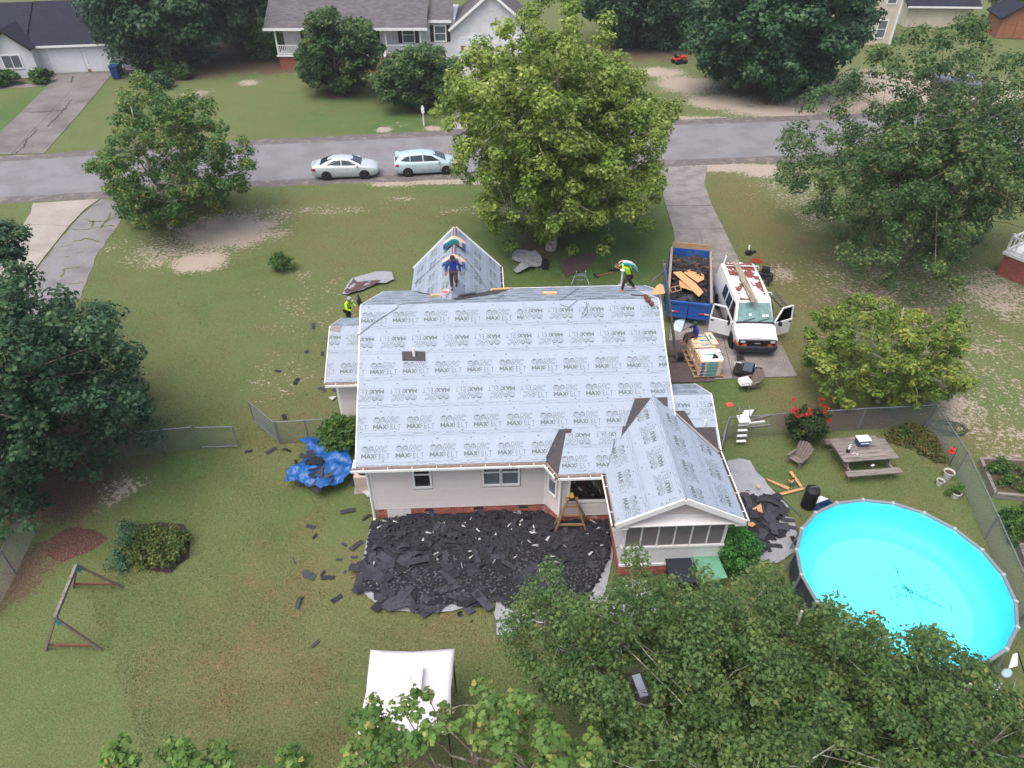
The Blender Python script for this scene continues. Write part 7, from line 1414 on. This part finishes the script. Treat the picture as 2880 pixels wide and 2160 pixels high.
# ---- shingle hoist leaning on the rear right eave
ho = thing('shingle_hoist', 'long grey ladder hoist leaning on the right roof edge', 'hoist', (0, 0, 0)); A_, B_ = Vector((7.85, 27.45, .1)), Vector((6.55, 27.35, 5.3)); GM = M('hoist_grey', (112, 108, 108), .6, .3, 6)
for dy in (-.17, .17): MB().bar(A_ + Vector((0, dy, 0)), B_ + Vector((0, dy, 0)), .05, .09).build('rail', GM, ho)
for k in range(17): p = A_.lerp(B_, (k + .5) / 17); MB().bar(p + Vector((0, -.15, 0)), p + Vector((0, .15, 0)), .035).build('rung', GM, ho)
MB().box(A_ + Vector((.15, 0, .12)), (.35, .4, .25)).build('motor', MATS['black_plastic'], ho, bev=.02); MB().bar(A_ + Vector((-.3, -.25, -.04)), A_ + Vector((.6, -.25, -.04)), .05).bar(A_ + Vector((-.3, .25, -.04)), A_ + Vector((.6, .25, -.04)), .05).build('base_frame', MATS['black_plastic'], ho)
p = A_.lerp(B_, .72) + Vector((.12, 0, .05)); cr_ = MB()
for a, b in (((0, -.2, 0), (.42, -.2, .12)), ((0, .2, 0), (.42, .2, .12)), ((0, -.2, 0), (0, .2, 0)), ((.2, -.2, .06), (.2, .2, .06)), ((.42, -.2, .12), (.42, .2, .12))): cr_.bar(p + Vector(a), p + Vector(b), .04)
cr_.build('carriage', MATS['wood_tan'], ho)
jar('white plastic jug beside the hoist foot', gp(1866, 988), .12, .26, 'white_trim', 'jug', name='jug')
# ---- ladders
def ladder(label, a, b, w, n, mat='galv', wdir=(1, 0, 0)):
    t = thing('ladder', label, 'ladder', (0, 0, 0)); a, b = Vector(a), Vector(b); u = Vector(wdir).normalized() * w / 2
    for s in (-1, 1): MB().bar(a + u * s, b + u * s, .035, .07).build('rail', MATS[mat], t)
    for k in range(n): p = a.lerp(b, (k + .5) / n); MB().bar(p - u, p + u, .03).build('rung', MATS[mat], t)
    return t
l1 = ladder('aluminium ladder with stabiliser poking above the rear eave', tuple(at(1631, 800, 3.2) + Vector((0, 1.1, -3.2))), tuple(at(1631, 800, 3.2) + Vector((0, -.1, .75))), .42, 11)
q = at(1631, 800, 3.2) + Vector((0, 0, .3)); MB().tube([q + Vector((-.42, -.15, -.22)), q + Vector((-.25, .1, .1)), q + Vector((.25, .1, .1)), q + Vector((.42, -.15, -.22))], .02, 6).build('stabiliser', MATS['galv'], l1)
ladder('grey ladder leaning between the roof corner and the trailer', tuple(at(1886, 745, 0)), tuple(at(1830, 797, 3.1)), .4, 9, wdir=(.5, 1, 0)); ladder('long aluminium ladder propped beside the open van door', tuple(at(2226, 886, .02)), tuple(at(2166, 818, 1.7)), .42, 9, wdir=(1, -.4, 0))
o = MB().tube([(0, 0, 0), tuple(at(2043, 719, 2.0) - at(2026, 770, 1.6))], .03, 8).build('pipe', MATS['white_panel'], None, loc=tuple(at(2026, 770, 1.6))); o.location.z = 1.6; tag(o, 'white pipe sticking up behind the van roof', 'pipe'); MB().bar((0, 0, 0), (0, .1, -1.6), .03).build('prop', MATS['galv'], o)
# ---- panels on the drive, gear round the van
P_ = [at(1820 + x * 440 / 2212, 660 + y * 440 / 2212, z) for x, y, z in ((400, 1215, .35), (550, 1175, .35), (475, 1385, .02), (352, 1340, .02))]; o = MB().slab(P_, .02).build('glass_panel', M('panel_pale', (170, 196, 212), .15, .06, 3, spec=.6), None); tag(o, 'pale blue panel leaning on the driveway slab', 'panel')
o = sheet('dark_panel', [at(1820 + x * .199, 660 + y * .199) for x, y in ((545, 1215), (610, 1205), (705, 1255), (480, 1380))], .1, MATS['pad_asphalt']); tag(o, 'dark flat panel behind the pale blue panel', 'panel'); sd = o.modifiers.new('thick', 'SOLIDIFY'); sd.thickness = .05
gr_ = thing('grill_top', 'black gas grill top lying at the end of the driveway', 'grill', gp(2098, 1056, .0), R(65)); MB().hexa([(-.42, -.3, .12), (.42, -.3, .12), (.42, .3, .12), (-.42, .3, .12)], [(-.42, -.26, .5), (.42, -.26, .5), (.42, .26, .38), (-.42, .26, .38)]).build('body', MATS['black_plastic'], gr_, bev=.02); part(gr_, 'hood_panel', M('slate', (78, 84, 98), .4, .12, 4), (-.38, .38, -.2, .2, .501, .508)); part(gr_, 'side_shelf', 'black_plastic', (-.42, .42, -.62, -.3, .3, .34), (-.42, .42, .3, .6, .25, .29)); part(gr_, 'foot', 'black_plastic', (-.4, -.3, -.2, .2, 0, .12), (.3, .4, -.2, .2, 0, .12))
for i in range(6): MB().lathe([(.035, 0), (.035, .02)], 10, (-.3 + i * .12, -.46, .34)).build('knob', MATS['chrome'], gr_)
o = MB().box((0, 0, .1), (.4, .22, .2), R(65)).build('wood_box', M('box_brown', (150, 92, 56), .7), None, bev=.02, loc=gp(2090, 1072)); tag(o, 'small brown wooden box in front of the grill', 'box')
cloth('plastic_bag', 'white plastic bag under the right side of the grill', [(2105, 1045), (2122, 1035), (2130, 1052), (2112, 1066)], .3, 'white_scrap', 61, .1, 8, .02, 'bag'); cloth('plastic_bag', 'white plastic bag left of the grill', [(2062, 1030), (2085, 1022), (2080, 1050), (2064, 1052)], .3, 'white_scrap', 62, .1, 8, .02, 'bag'); cloth('jacket', 'dark blue jacket dropped behind the grill', [(2068, 1010), (2086, 1010), (2088, 1026), (2070, 1028)], .35, 'dark_wrap', 63, .12, 8, .02, 'jacket')
cm_ = thing('air_compressor', 'black portable air compressor on the grass beside the van', 'compressor', gp(2148, 785), R(-20)); MB().lathe([(.02, -.4), (.15, -.36), (.17, 0), (.15, .36), (.02, .4)], 16, (0, 0, .32), 'X').build('tank', MATS['dark_wrap'], cm_, smooth=True); MB().box((0, 0, .6), (.45, .32, .26)).build('motor', MATS['black_plastic'], cm_, bev=.03); MB().tube([(-.4, -.15, .5), (-.55, -.15, .75), (-.55, .15, .75), (-.4, .15, .5)], .02, 6).build('handle', MATS['galv'], cm_)
for s in (1, -1): MB().lathe([(.17, -.04), (.17, .04)], 14, (.3, s * .2, .17), 'Y').build('wheel', MATS['tyre'], cm_)
MB().bx(-.36, -.3, -.15, .15, 0, .2).build('foot', MATS['black_plastic'], cm_)
cloth('tool_bag', 'open black tool bag beside the compressor', [(2148, 795), (2164, 790), (2166, 806), (2150, 810)], .45, 'dark_wrap', 64, .12, 8, .02, 'bag'); tl = thing('backpack_blower', 'dark power tool with a white tube on the grass behind the van', 'tool', gp(2104, 716), .4); MB().blob((0, 0, .16), (.24, .2, .16), 10, 7, .2, 3).build('housing', MATS['black_plastic'], tl, smooth=True); MB().tube([(0, 0, .2), (0, .05, .6)], .05, 10).build('tube', MATS['white_trim'], tl); MB().lathe([(.05, 0), (.05, .05)], 10, (.08, -.15, .18), 'Y').build('cap', MATS['lamp_orange'], tl); MB().blob((.45, .05, .08), (.15, .1, .08), 8, 6, .2, 4).build('battery', MATS['black_plastic'], tl)
# lamp post, sack and brooms behind the ridge
q = at(1752, 757, 1.95); lp = thing('lamp_post', 'white lamp post on the lawn behind the roof ridge', 'lamp post', (q.x, q.y, 0)); MB().tube([(0, 0, 0), (0, 0, 1.7)], .045, 8).build('post', MATS['white_trim'], lp, smooth=True); MB().tube([(-.15, 0, 1.05), (.3, 0, 1.05)], .025, 6).build('cross_bar', MATS['white_trim'], lp); MB().lathe([(.05, 1.7), (.11, 1.88), (.14, 1.9), (.02, 2.02)], 6).build('lantern', MATS['white_trim'], lp)
o = MB().blob((0, 0, .16), (.48, .34, .2), 12, 8, .18, 9).build('paper_sack', M('sack_tan', (164, 128, 84), .85, .15, 5), None, smooth=True, loc=gp(1750, 756)); tag(o, 'crumpled tan paper sack behind the walking roofer', 'sack')
for a, b, hm_, lab in (((1721, 733), (1723, 762), M('handle_teal', (70, 130, 150), .5), 'push broom with blue handle lying on the front lawn'), ((1722, 768), (1676, 778), M('handle_orange', (190, 112, 50), .5), 'push broom with orange handle lying on the front lawn')):
    t = thing('push_broom', lab, 'broom', gp(*a)); e = at(*b) - at(*a); MB().tube([(0, 0, .04), tuple(e + Vector((0, 0, .05)))], .018, 6).build('handle', hm_, t); n = Vector((-e.y, e.x, 0)).normalized(); MB().bar(e - n * .25 + Vector((0, 0, .05)), e + n * .25 + Vector((0, 0, .05)), .09, .08).build('head', MATS['dark_wrap'], t)
# ---- far side of the road: ride-on mower and parked pickup
mw = thing('ride_on_mower', 'small orange ride-on mower parked by the sandy drive', 'mower', gp(1910, 178), R(25)); OR = M('mower_orange', (190, 62, 40), .5); MB().box((.35, 0, .55), (.8, .55, .35)).build('hood', OR, mw, bev=.06); MB().box((-.45, 0, .5), (.6, .8, .2)).build('fender', OR, mw, bev=.05); MB().box((-.45, 0, .72), (.4, .4, .12)).box((-.66, 0, .92), (.1, .4, .35)).build('seat', MATS['black_plastic'], mw, bev=.04); MB().tube([(.05, 0, .7), (-.05, 0, .95)], .025, 6).lathe([(.16, .95), (.18, .97), (.16, .99)], 14, (-.05, 0, 0)).build('steering_wheel', MATS['black_plastic'], mw); MB().box((0, 0, .25), (.7, 1.1, .14)).build('deck', MATS['black_plastic'], mw, bev=.04)
for x, r in ((.55, .2), (-.5, .27)):
    for s in (1, -1): wheel(mw, x, s * .42, r, .2, s, 'rim', 4)
pk_rings = [(-2.7, .55, .9, .95, 1.05, .85), (-2.6, .45, .95, 1.05, 1.12, .88), (-.7, .42, .96, 1.05, 1.12, .88), (.9, .42, .96, 1.06, 1.14, .86), (1.6, .42, .95, 1.02, 1.1, .84), (2.5, .48, .92, .95, 1.02, .78), (2.7, .55, .82, .85, .9, .7)]
pk_cab = [(1.25, .86, 1.1, .78, 1.11), (.6, .86, 1.1, .66, 1.72), (-.4, .86, 1.1, .66, 1.76), (-.75, .86, 1.1, .68, 1.70), (-.85, .86, 1.1, .8, 1.11)]
car('pickup_truck', 'dark grey pickup half hidden behind the right oak', gp(2700, 258), R(-38), ('dark', (70, 74, 82)), pk_rings, pk_cab, (-1.6, 1.75), 'rim_dark', [[(.95, .05), (.58, .9), (-.35, .95), (-.35, .05)]])
# ------------------------------------------------------------------ roofers
def skin(name, joints, edges, mat, parent, root=0, sub=2):
    me = bpy.data.meshes.new(name); me.from_pydata([j[:3] for j in joints], edges, []); o = link(name, me, parent); me.materials.append(mat)
    bm = bmesh.new(); bm.from_mesh(me); lay_ = bm.verts.layers.skin.verify(); bm.verts.ensure_lookup_table()
    for v, j in zip(bm.verts, joints): v[lay_].radius = (j[3], j[4] if len(j) > 4 else j[3]); v[lay_].use_root = False
    bm.verts[root][lay_].use_root = True; bm.to_mesh(me); bm.free()
    o.modifiers.new('skin', 'SKIN').use_smooth_shade = True; s = o.modifiers.new('sub', 'SUBSURF'); s.levels = sub; s.render_levels = sub; return o
SKINM = M('skin', (150, 102, 80), .6, .06, 8); HAIR = M('hair', (30, 24, 22), .7)
def person(label, loc, rz, J, shirt, pants, cap_mat, shoe_mat, brim=1, group='roofers at work', scarf=None):
    "J: joints in metres, facing +X; body, shirt, trousers, shoes and cap follow the same skeleton"
    t = thing('person', label, 'person', loc, rz, group); t.scale = (.88, .88, .88); V = {k: Vector(v) for k, v in J.items()}
    head = V['head']; neck = V['neck']; look = V.get('look', Vector((1, 0, 0))).normalized(); upv = (head - neck).normalized(); sidev = upv.cross(look).normalized(); fwd = sidev.cross(upv).normalized()
    js = []; es = []
    def add(p, r, par=None, r2=None):
        js.append((p.x, p.y, p.z, r, r2 or r));
        if par is not None: es.append((par, len(js) - 1))
        return len(js) - 1
    pel = add(V['pelvis'], .135, None, .115); wa = add(V['pelvis'].lerp(V['chest'], .5), .115, pel, .10); ch = add(V['chest'], .145, wa, .105); ne = add(neck, .052, ch); j0 = add(neck.lerp(head, .55) + fwd * .015, .075, ne); h1 = add(head, .092, j0, .095); add(head + upv * .085, .062, h1)
    for s in ('l', 'r'):
        sh = add(V['sh_' + s], .062, ch); el = add(V['el_' + s], .043, sh); wr = add(V['wr_' + s], .029, el); d = (V['wr_' + s] - V['el_' + s]).normalized(); pm_ = add(V['wr_' + s] + d * .07, .034, wr, .02)
        sd = d.cross(Vector((0, 0, 1))); sd = sd.normalized() if sd.length > .1 else Vector((1, 0, 0)); cu = Vector((0, 0, -1)) - d * d.z * -1
        for k in range(4): b = V['wr_' + s] + d * .10 + sd * (-.027 + .018 * k); f1 = add(b, .0095, pm_); f2 = add(b + d * (.035, .042, .04, .03)[k] + cu * .008, .0085, f1); add(b + d * (.055, .07, .066, .05)[k] + cu * .03, .0075, f2)
        tb1 = add(V['wr_' + s] + d * .045 + sd * .04, .011, wr); add(V['wr_' + s] + d * .085 + sd * .055, .0085, tb1)
        hp = add(V['hip_' + s], .10, pel); kn = add(V['kn_' + s], .062, hp); an = add(V['an_' + s], .042, kn); add(V['an_' + s] + V.get('toe_' + s, Vector((.14, 0, -.05))), .03, an)
    skin('body', js, es, SKINM, t)
    js = []; es = []; a = add(V['pelvis'] + (V['chest'] - V['pelvis']) * -.02, .165, None, .14); b = add(V['pelvis'].lerp(V['chest'], .5), .15, a, .13); c = add(V['chest'], .172, b, .13); add(neck - upv * .02, .078, c)
    for s in ('l', 'r'): p = add(V['sh_' + s], .085, c); q = add(V['el_' + s], .062, p); add(V['el_' + s].lerp(V['wr_' + s], .9), .046, q)
    skin('shirt', js, es, shirt, t)
    js = []; es = []; a = add(V['pelvis'] + Vector((0, 0, -.01)), .155, None, .135)
    for s in ('l', 'r'): p = add(V['hip_' + s], .118, a); q = add(V['kn_' + s], .083, p); add(V['kn_' + s].lerp(V['an_' + s], .93), .066, q)
    skin('trousers', js, es, pants, t)
    for s in ('l', 'r'):
        f = V.get('toe_' + s, Vector((.14, 0, -.05))); A = V['an_' + s]; L = f.normalized(); z_ = -.075 if f.z < -.02 or True else 0
        m = MB(); u = Vector((f.x, f.y, 0)); u = u.normalized() if u.length > .02 else Vector((1, 0, 0)); w = Vector((-u.y, u.x, 0)); base = A + Vector((0, 0, -.08)); tip = f.z + .05
        m.hexa([base - u * .07 - w * .04, base + u * .19 + Vector((0, 0, tip)) - w * .035, base + u * .19 + Vector((0, 0, tip)) + w * .035, base - u * .07 + w * .04], [base - u * .06 - w * .045 + Vector((0, 0, .11)), base + u * .16 + Vector((0, 0, tip + .05)) - w * .04, base + u * .16 + Vector((0, 0, tip + .05)) + w * .04, base - u * .06 + w * .045 + Vector((0, 0, .11))]).build('shoe', shoe_mat, t, bev=.02)
    # cap, hair, face
    Mx = Matrix((fwd, sidev, upv)).transposed(); hd = head + upv * .02
    def oriented(m, nm, mat): m.v = [tuple(hd + Mx @ Vector(v)) for v in m.v]; return m.build(nm, mat, t, smooth=True)
    oriented(MB().lathe([(.112, .0), (.118, .03), (.108, .08), (.07, .12), (.01, .132)], 18), 'cap', cap_mat)
    if brim: oriented(MB().slab([(.09 * math.cos(a) + (.13 if abs(a) < 1.4 else .0), .095 * math.sin(a) * 1.05, .012) for a in [k * .28 - 1.55 for k in range(12)]], .01, (0, 0, 1)), 'cap_brim', cap_mat)
    oriented(MB().lathe([(.103, -.06), (.107, -.02), (.112, .005)], 16, (-.012, 0, 0), cap=False), 'hair', HAIR)
    oriented(MB().blob((.105, 0, -.05), (.02, .014, .024), 8, 6), 'nose', SKINM); oriented(MB().box((.098, 0, -.088), (.012, .05, .008)), 'mouth', M('lip', (120, 66, 58), .6))
    for s in (1, -1): oriented(MB().blob((.093, s * .034, -.018), .012, 8, 6), 'eye', MATS['black_plastic']); oriented(MB().blob((.0, s * .102, -.03), (.02, .012, .03), 8, 6), 'ear', SKINM)
    if scarf: oriented(MB().lathe([(.085, -.15), (.115, -.13), (.11, -.09), (.09, -.08)], 16), 'scarf', scarf)
    return t
DB = M('trouser_dark', (44, 40, 42), .85, .12, 9); DBR = M('trouser_brown', (66, 54, 52), .85, .12, 9); ROY = M('shirt_blue', (34, 54, 140), .8, .1, 7, .2); HV = M('shirt_hivis', (176, 220, 40), .75, .08, 7, .2); TANS = M('shoe_tan', (150, 120, 96), .8); DKS = M('shoe_dark', (42, 38, 38), .8)
arms = lambda: dict(sh_l=(0, .2, 1.40), sh_r=(0, -.2, 1.40))
# walking down the gable ridge towards the camera, one foot lifted
p = W(GX + .08, 7.45, GZ + .03)
person('roofer in blue shirt and red neck scarf standing on the gable ridge', tuple(p), HA + R(-90), dict(pelvis=(0, 0, .94), chest=(.02, 0, 1.28), neck=(.03, 0, 1.47), head=(.08, 0, 1.62), look=(1, .15, -.55), **arms(), el_l=(-.02, .30, 1.13), wr_l=(.08, .34, .90), el_r=(-.04, -.29, 1.12), wr_r=(.05, -.32, .88),
    hip_l=(0, .09, .88), kn_l=(.05, .10, .50), an_l=(.0, .09, .10), hip_r=(0, -.09, .88), kn_r=(.01, -.11, .47), an_r=(.02, -.10, .09)) | dict(hip_l=(0, .10, .88), kn_l=(.22, .12, .56), an_l=(-.06, .12, .30), toe_l=(.09, 0, -.13)), ROY, DBR, M('cap_maroon', (70, 40, 46), .8), DKS, scarf=M('scarf_red', (200, 40, 66), .8))
# walking left along the rear slope with a bundle over the shoulder
p = W(10.3, 8.41, z_at(0) * 0 + RZ - (8.41 - YR) * slope + .03)
person('roofer in yellow-green shirt walking along the ridge with a bundle on the shoulder', tuple(p), HA + R(180), dict(pelvis=(0, 0, .90), chest=(.18, 0, 1.20), neck=(.28, 0, 1.36), head=(.40, 0, 1.44), look=(1, 0, -.5), sh_l=(.2, .19, 1.32), sh_r=(.2, -.19, 1.32), el_l=(.40, .26, 1.44), wr_l=(.45, .16, 1.62), el_r=(-.02, -.30, 1.16), wr_r=(-.12, -.10, 1.10),
    hip_l=(0, .09, .86), kn_l=(.26, .10, .52), an_l=(.30, .09, .10), hip_r=(0, -.09, .86), kn_r=(-.06, -.10, .48), an_r=(-.34, -.10, .14), toe_r=(.13, 0, -.06)), HV, DB, MATS['black_plastic'], TANS)
cb = thing('shingle_bundle', 'wrapped shingle bundle draped over the walking roofer’s shoulder'.replace('’s', ''), 'shingle bundle', tuple(p + Vector((-.10, .0, 1.18))), HA + R(180), 'carried bundle')
prof = [(-.46, -.26), (-.34, -.07), (-.18, .07), (0, .14), (.16, .17), (.32, .15), (.44, .08)]; m1, m2, m3 = MB(), MB(), MB()
for (xa, za), (xb, zb) in zip(prof[:-1], prof[1:]):
    m1.hexa([(xa, -.15, za), (xb, -.15, zb), (xb, .17, zb), (xa, .17, za)], [(xa - .02, -.15, za + .085), (xb - .02, -.15, zb + .085), (xb - .02, .17, zb + .085), (xa - .02, .17, za + .085)])
    m2.hexa([(xa, .06, za - .002), (xb, .06, zb - .002), (xb, .175, zb - .002), (xa, .175, za - .002)], [(xa - .02, .06, za + .088), (xb - .02, .06, zb + .088), (xb - .02, .175, zb + .088), (xa - .02, .175, za + .088)])
m1.build('wrapper', M('wrap_pale', (200, 196, 206), .45, .12, 8, col2=(214, 170, 150), thr=(.48, .6, 1)), cb); m2.build('teal_band', TEALW, cb); cb.scale = (.88, .88, .88)
# bending at the left rake, standing on a ladder behind the left wing
lx, ly, lz_ = -2.0, 9.45, 2.25
l4 = ladder('ladder against the rear of the left wing under the bending roofer', tuple(W(lx, ly + .75, 0)), tuple(W(lx, ly - .1, 2.9)), .42, 9)
person('roofer in yellow-green shirt and grey cap leaning at the left roof end', tuple(W(lx, ly + .22, lz_)), HA + R(-20), dict(pelvis=(0, 0, .92), chest=(.10, 0, 1.24), neck=(.16, 0, 1.41), head=(.22, 0, 1.55), look=(1, .1, -.6), sh_l=(.1, .2, 1.36), sh_r=(.1, -.2, 1.36), el_l=(.26, .26, 1.12), wr_l=(.46, .16, 1.08), el_r=(.18, -.29, 1.10), wr_r=(.40, -.16, 1.0),
    hip_l=(0, .09, .87), kn_l=(.06, .10, .49), an_l=(.0, .10, .10), hip_r=(0, -.09, .87), kn_r=(.08, -.10, .50), an_r=(.0, -.10, .10)), HV, DB, M('cap_grey', (150, 150, 152), .8), DKS)
o = MB().box((0, 0, 0), (.06, .5, .9)).build('black_panel', MATS['dark_felt'], None, loc=tuple(W(-1.25, 9.1, 3.6)), rot=(R(8), R(-10), HA)); tag(o, 'black felt sheet held up by the roofer at the left end', 'felt')
# sitting on the shingle stack, facing the house
person('roofer in blue shirt and green cap sitting on the shingle stack', (8.66, 28.02, .995), R(188), dict(pelvis=(0, 0, .12), chest=(-.04, 0, .46), neck=(0, 0, .65), head=(.05, 0, .79), look=(1, .25, .25), sh_l=(-.03, .2, .58), sh_r=(-.03, -.2, .58), el_l=(-.05, .30, .32), wr_l=(.04, .30, .10), el_r=(.16, -.26, .42), wr_r=(.32, -.10, .52),
    hip_l=(.02, .10, .10), kn_l=(.44, .14, .11), an_l=(.44, .14, -.34), hip_r=(.02, -.10, .10), kn_r=(.46, -.08, .13), an_r=(.54, -.08, -.32)), ROY, DBR, M('cap_green', (44, 74, 62), .8), TANS)
# blades of grass over the near lawn (the texture carries on beyond)
def grass(n, seed=2):
    rg = np.random.default_rng(seed); y = 6 + 44 * rg.random(n) ** 1.25; x = rg.uniform(-1, 1, n) * (3 + y * .78); zs = zone(x, y, Z_SAND); zl = zone(x, y, Z_LIT); lp_ = np.array([HI @ Vector((a, b, 0)) for a, b in zip(x[:1], y[:1])])
    ca, sa = math.cos(-HA), math.sin(-HA); hx = (x - HO.x) * ca - (y - HO.y) * sa; hy = (x - HO.x) * sa + (y - HO.y) * ca
    k = (zs + rg.normal(0, .12, n) < .42) & (zl < .75) & ~((hx > -1.9) & (hx < 12) & (hy > -3) & (hy < 11)) & ~(np.hypot(x - PC[0], y - PC[1]) < 3.4)
    for poly in ([(p.x, p.y) for p in drv_l + drv_r[::-1]], [(p.x, p.y) for p in cl + cr[::-1]], [(p.x, p.y) for p in pad], [(p.x, p.y) for p in hw_]): k &= ~in_poly(x, y, poly)
    k &= y < np.interp(x, [p.x for p in near], [p.y for p in near]) - .3
    clump = np.sin(x * 1.7 + 1.3 * np.sin(y * .9)) * np.sin(y * 2.1 + x * .6); k &= (rg.random(n) < .55 + .4 * clump)
    x, y = x[k], y[k]; n = len(x); a = rg.uniform(0, 6.28, n); h = rg.uniform(.03, .085, n); w = rg.uniform(.006, .014, n); ln = rg.uniform(.2, 1.1, n); b = rg.uniform(0, 6.28, n)
    V = np.zeros((n, 3, 3)); V[:, 0, 0] = x - w * np.cos(a); V[:, 0, 1] = y - w * np.sin(a); V[:, 1, 0] = x + w * np.cos(a); V[:, 1, 1] = y + w * np.sin(a); V[:, 2, 0] = x + h * ln * np.cos(b); V[:, 2, 1] = y + h * ln * np.sin(b); V[:, 2, 2] = h
    me = bpy.data.meshes.new('grass'); me.vertices.add(n * 3); me.vertices.foreach_set('co', V.astype(np.float32).ravel()); me.loops.add(n * 3); me.loops.foreach_set('vertex_index', np.arange(n * 3, dtype=np.int32)); me.polygons.add(n); me.polygons.foreach_set('loop_start', np.arange(0, n * 3, 3, dtype=np.int32))
    at_ = me.color_attributes.new('zones', 'FLOAT_COLOR', 'POINT'); at_.data.foreach_set('color', np.repeat(np.stack([zs[k], zl[k], zone(x, y, Z_LUSH), zone(x, y, Z_DRY)], 1), 3, 0).astype(np.float32).ravel())
    me.materials.append(ground_mat(True)); me.update(); tag(link('grass', me), 'short mown grass covering the yard', 'grass', None, 'stuff')
grass(420000)

# ------------------------------------------------------------------ thin summer haze
hz = MB().bx(-3100, 3100, -3100, 3100, -1.0, 22.0).build('haze', None, None); tag(hz, kind='stuff')
hzm = bpy.data.materials.new('haze_air'); hzm.use_nodes = True; n_, l_ = hzm.node_tree.nodes, hzm.node_tree.links; n_.remove(n_['Principled BSDF'])
pv = n_.new('ShaderNodeVolumePrincipled'); pv.inputs['Color'].default_value = (.86, .92, 1, 1); pv.inputs['Density'].default_value = .00045; pv.inputs['Anisotropy'].default_value = .2
l_.new(pv.outputs[0], n_['Material Output'].inputs['Volume']); hz.data.materials.append(hzm)
scene.cycles.volume_bounces = 0; hzm.cycles.homogeneous_volume = True; pv.inputs['Density Attribute'].default_value = ''
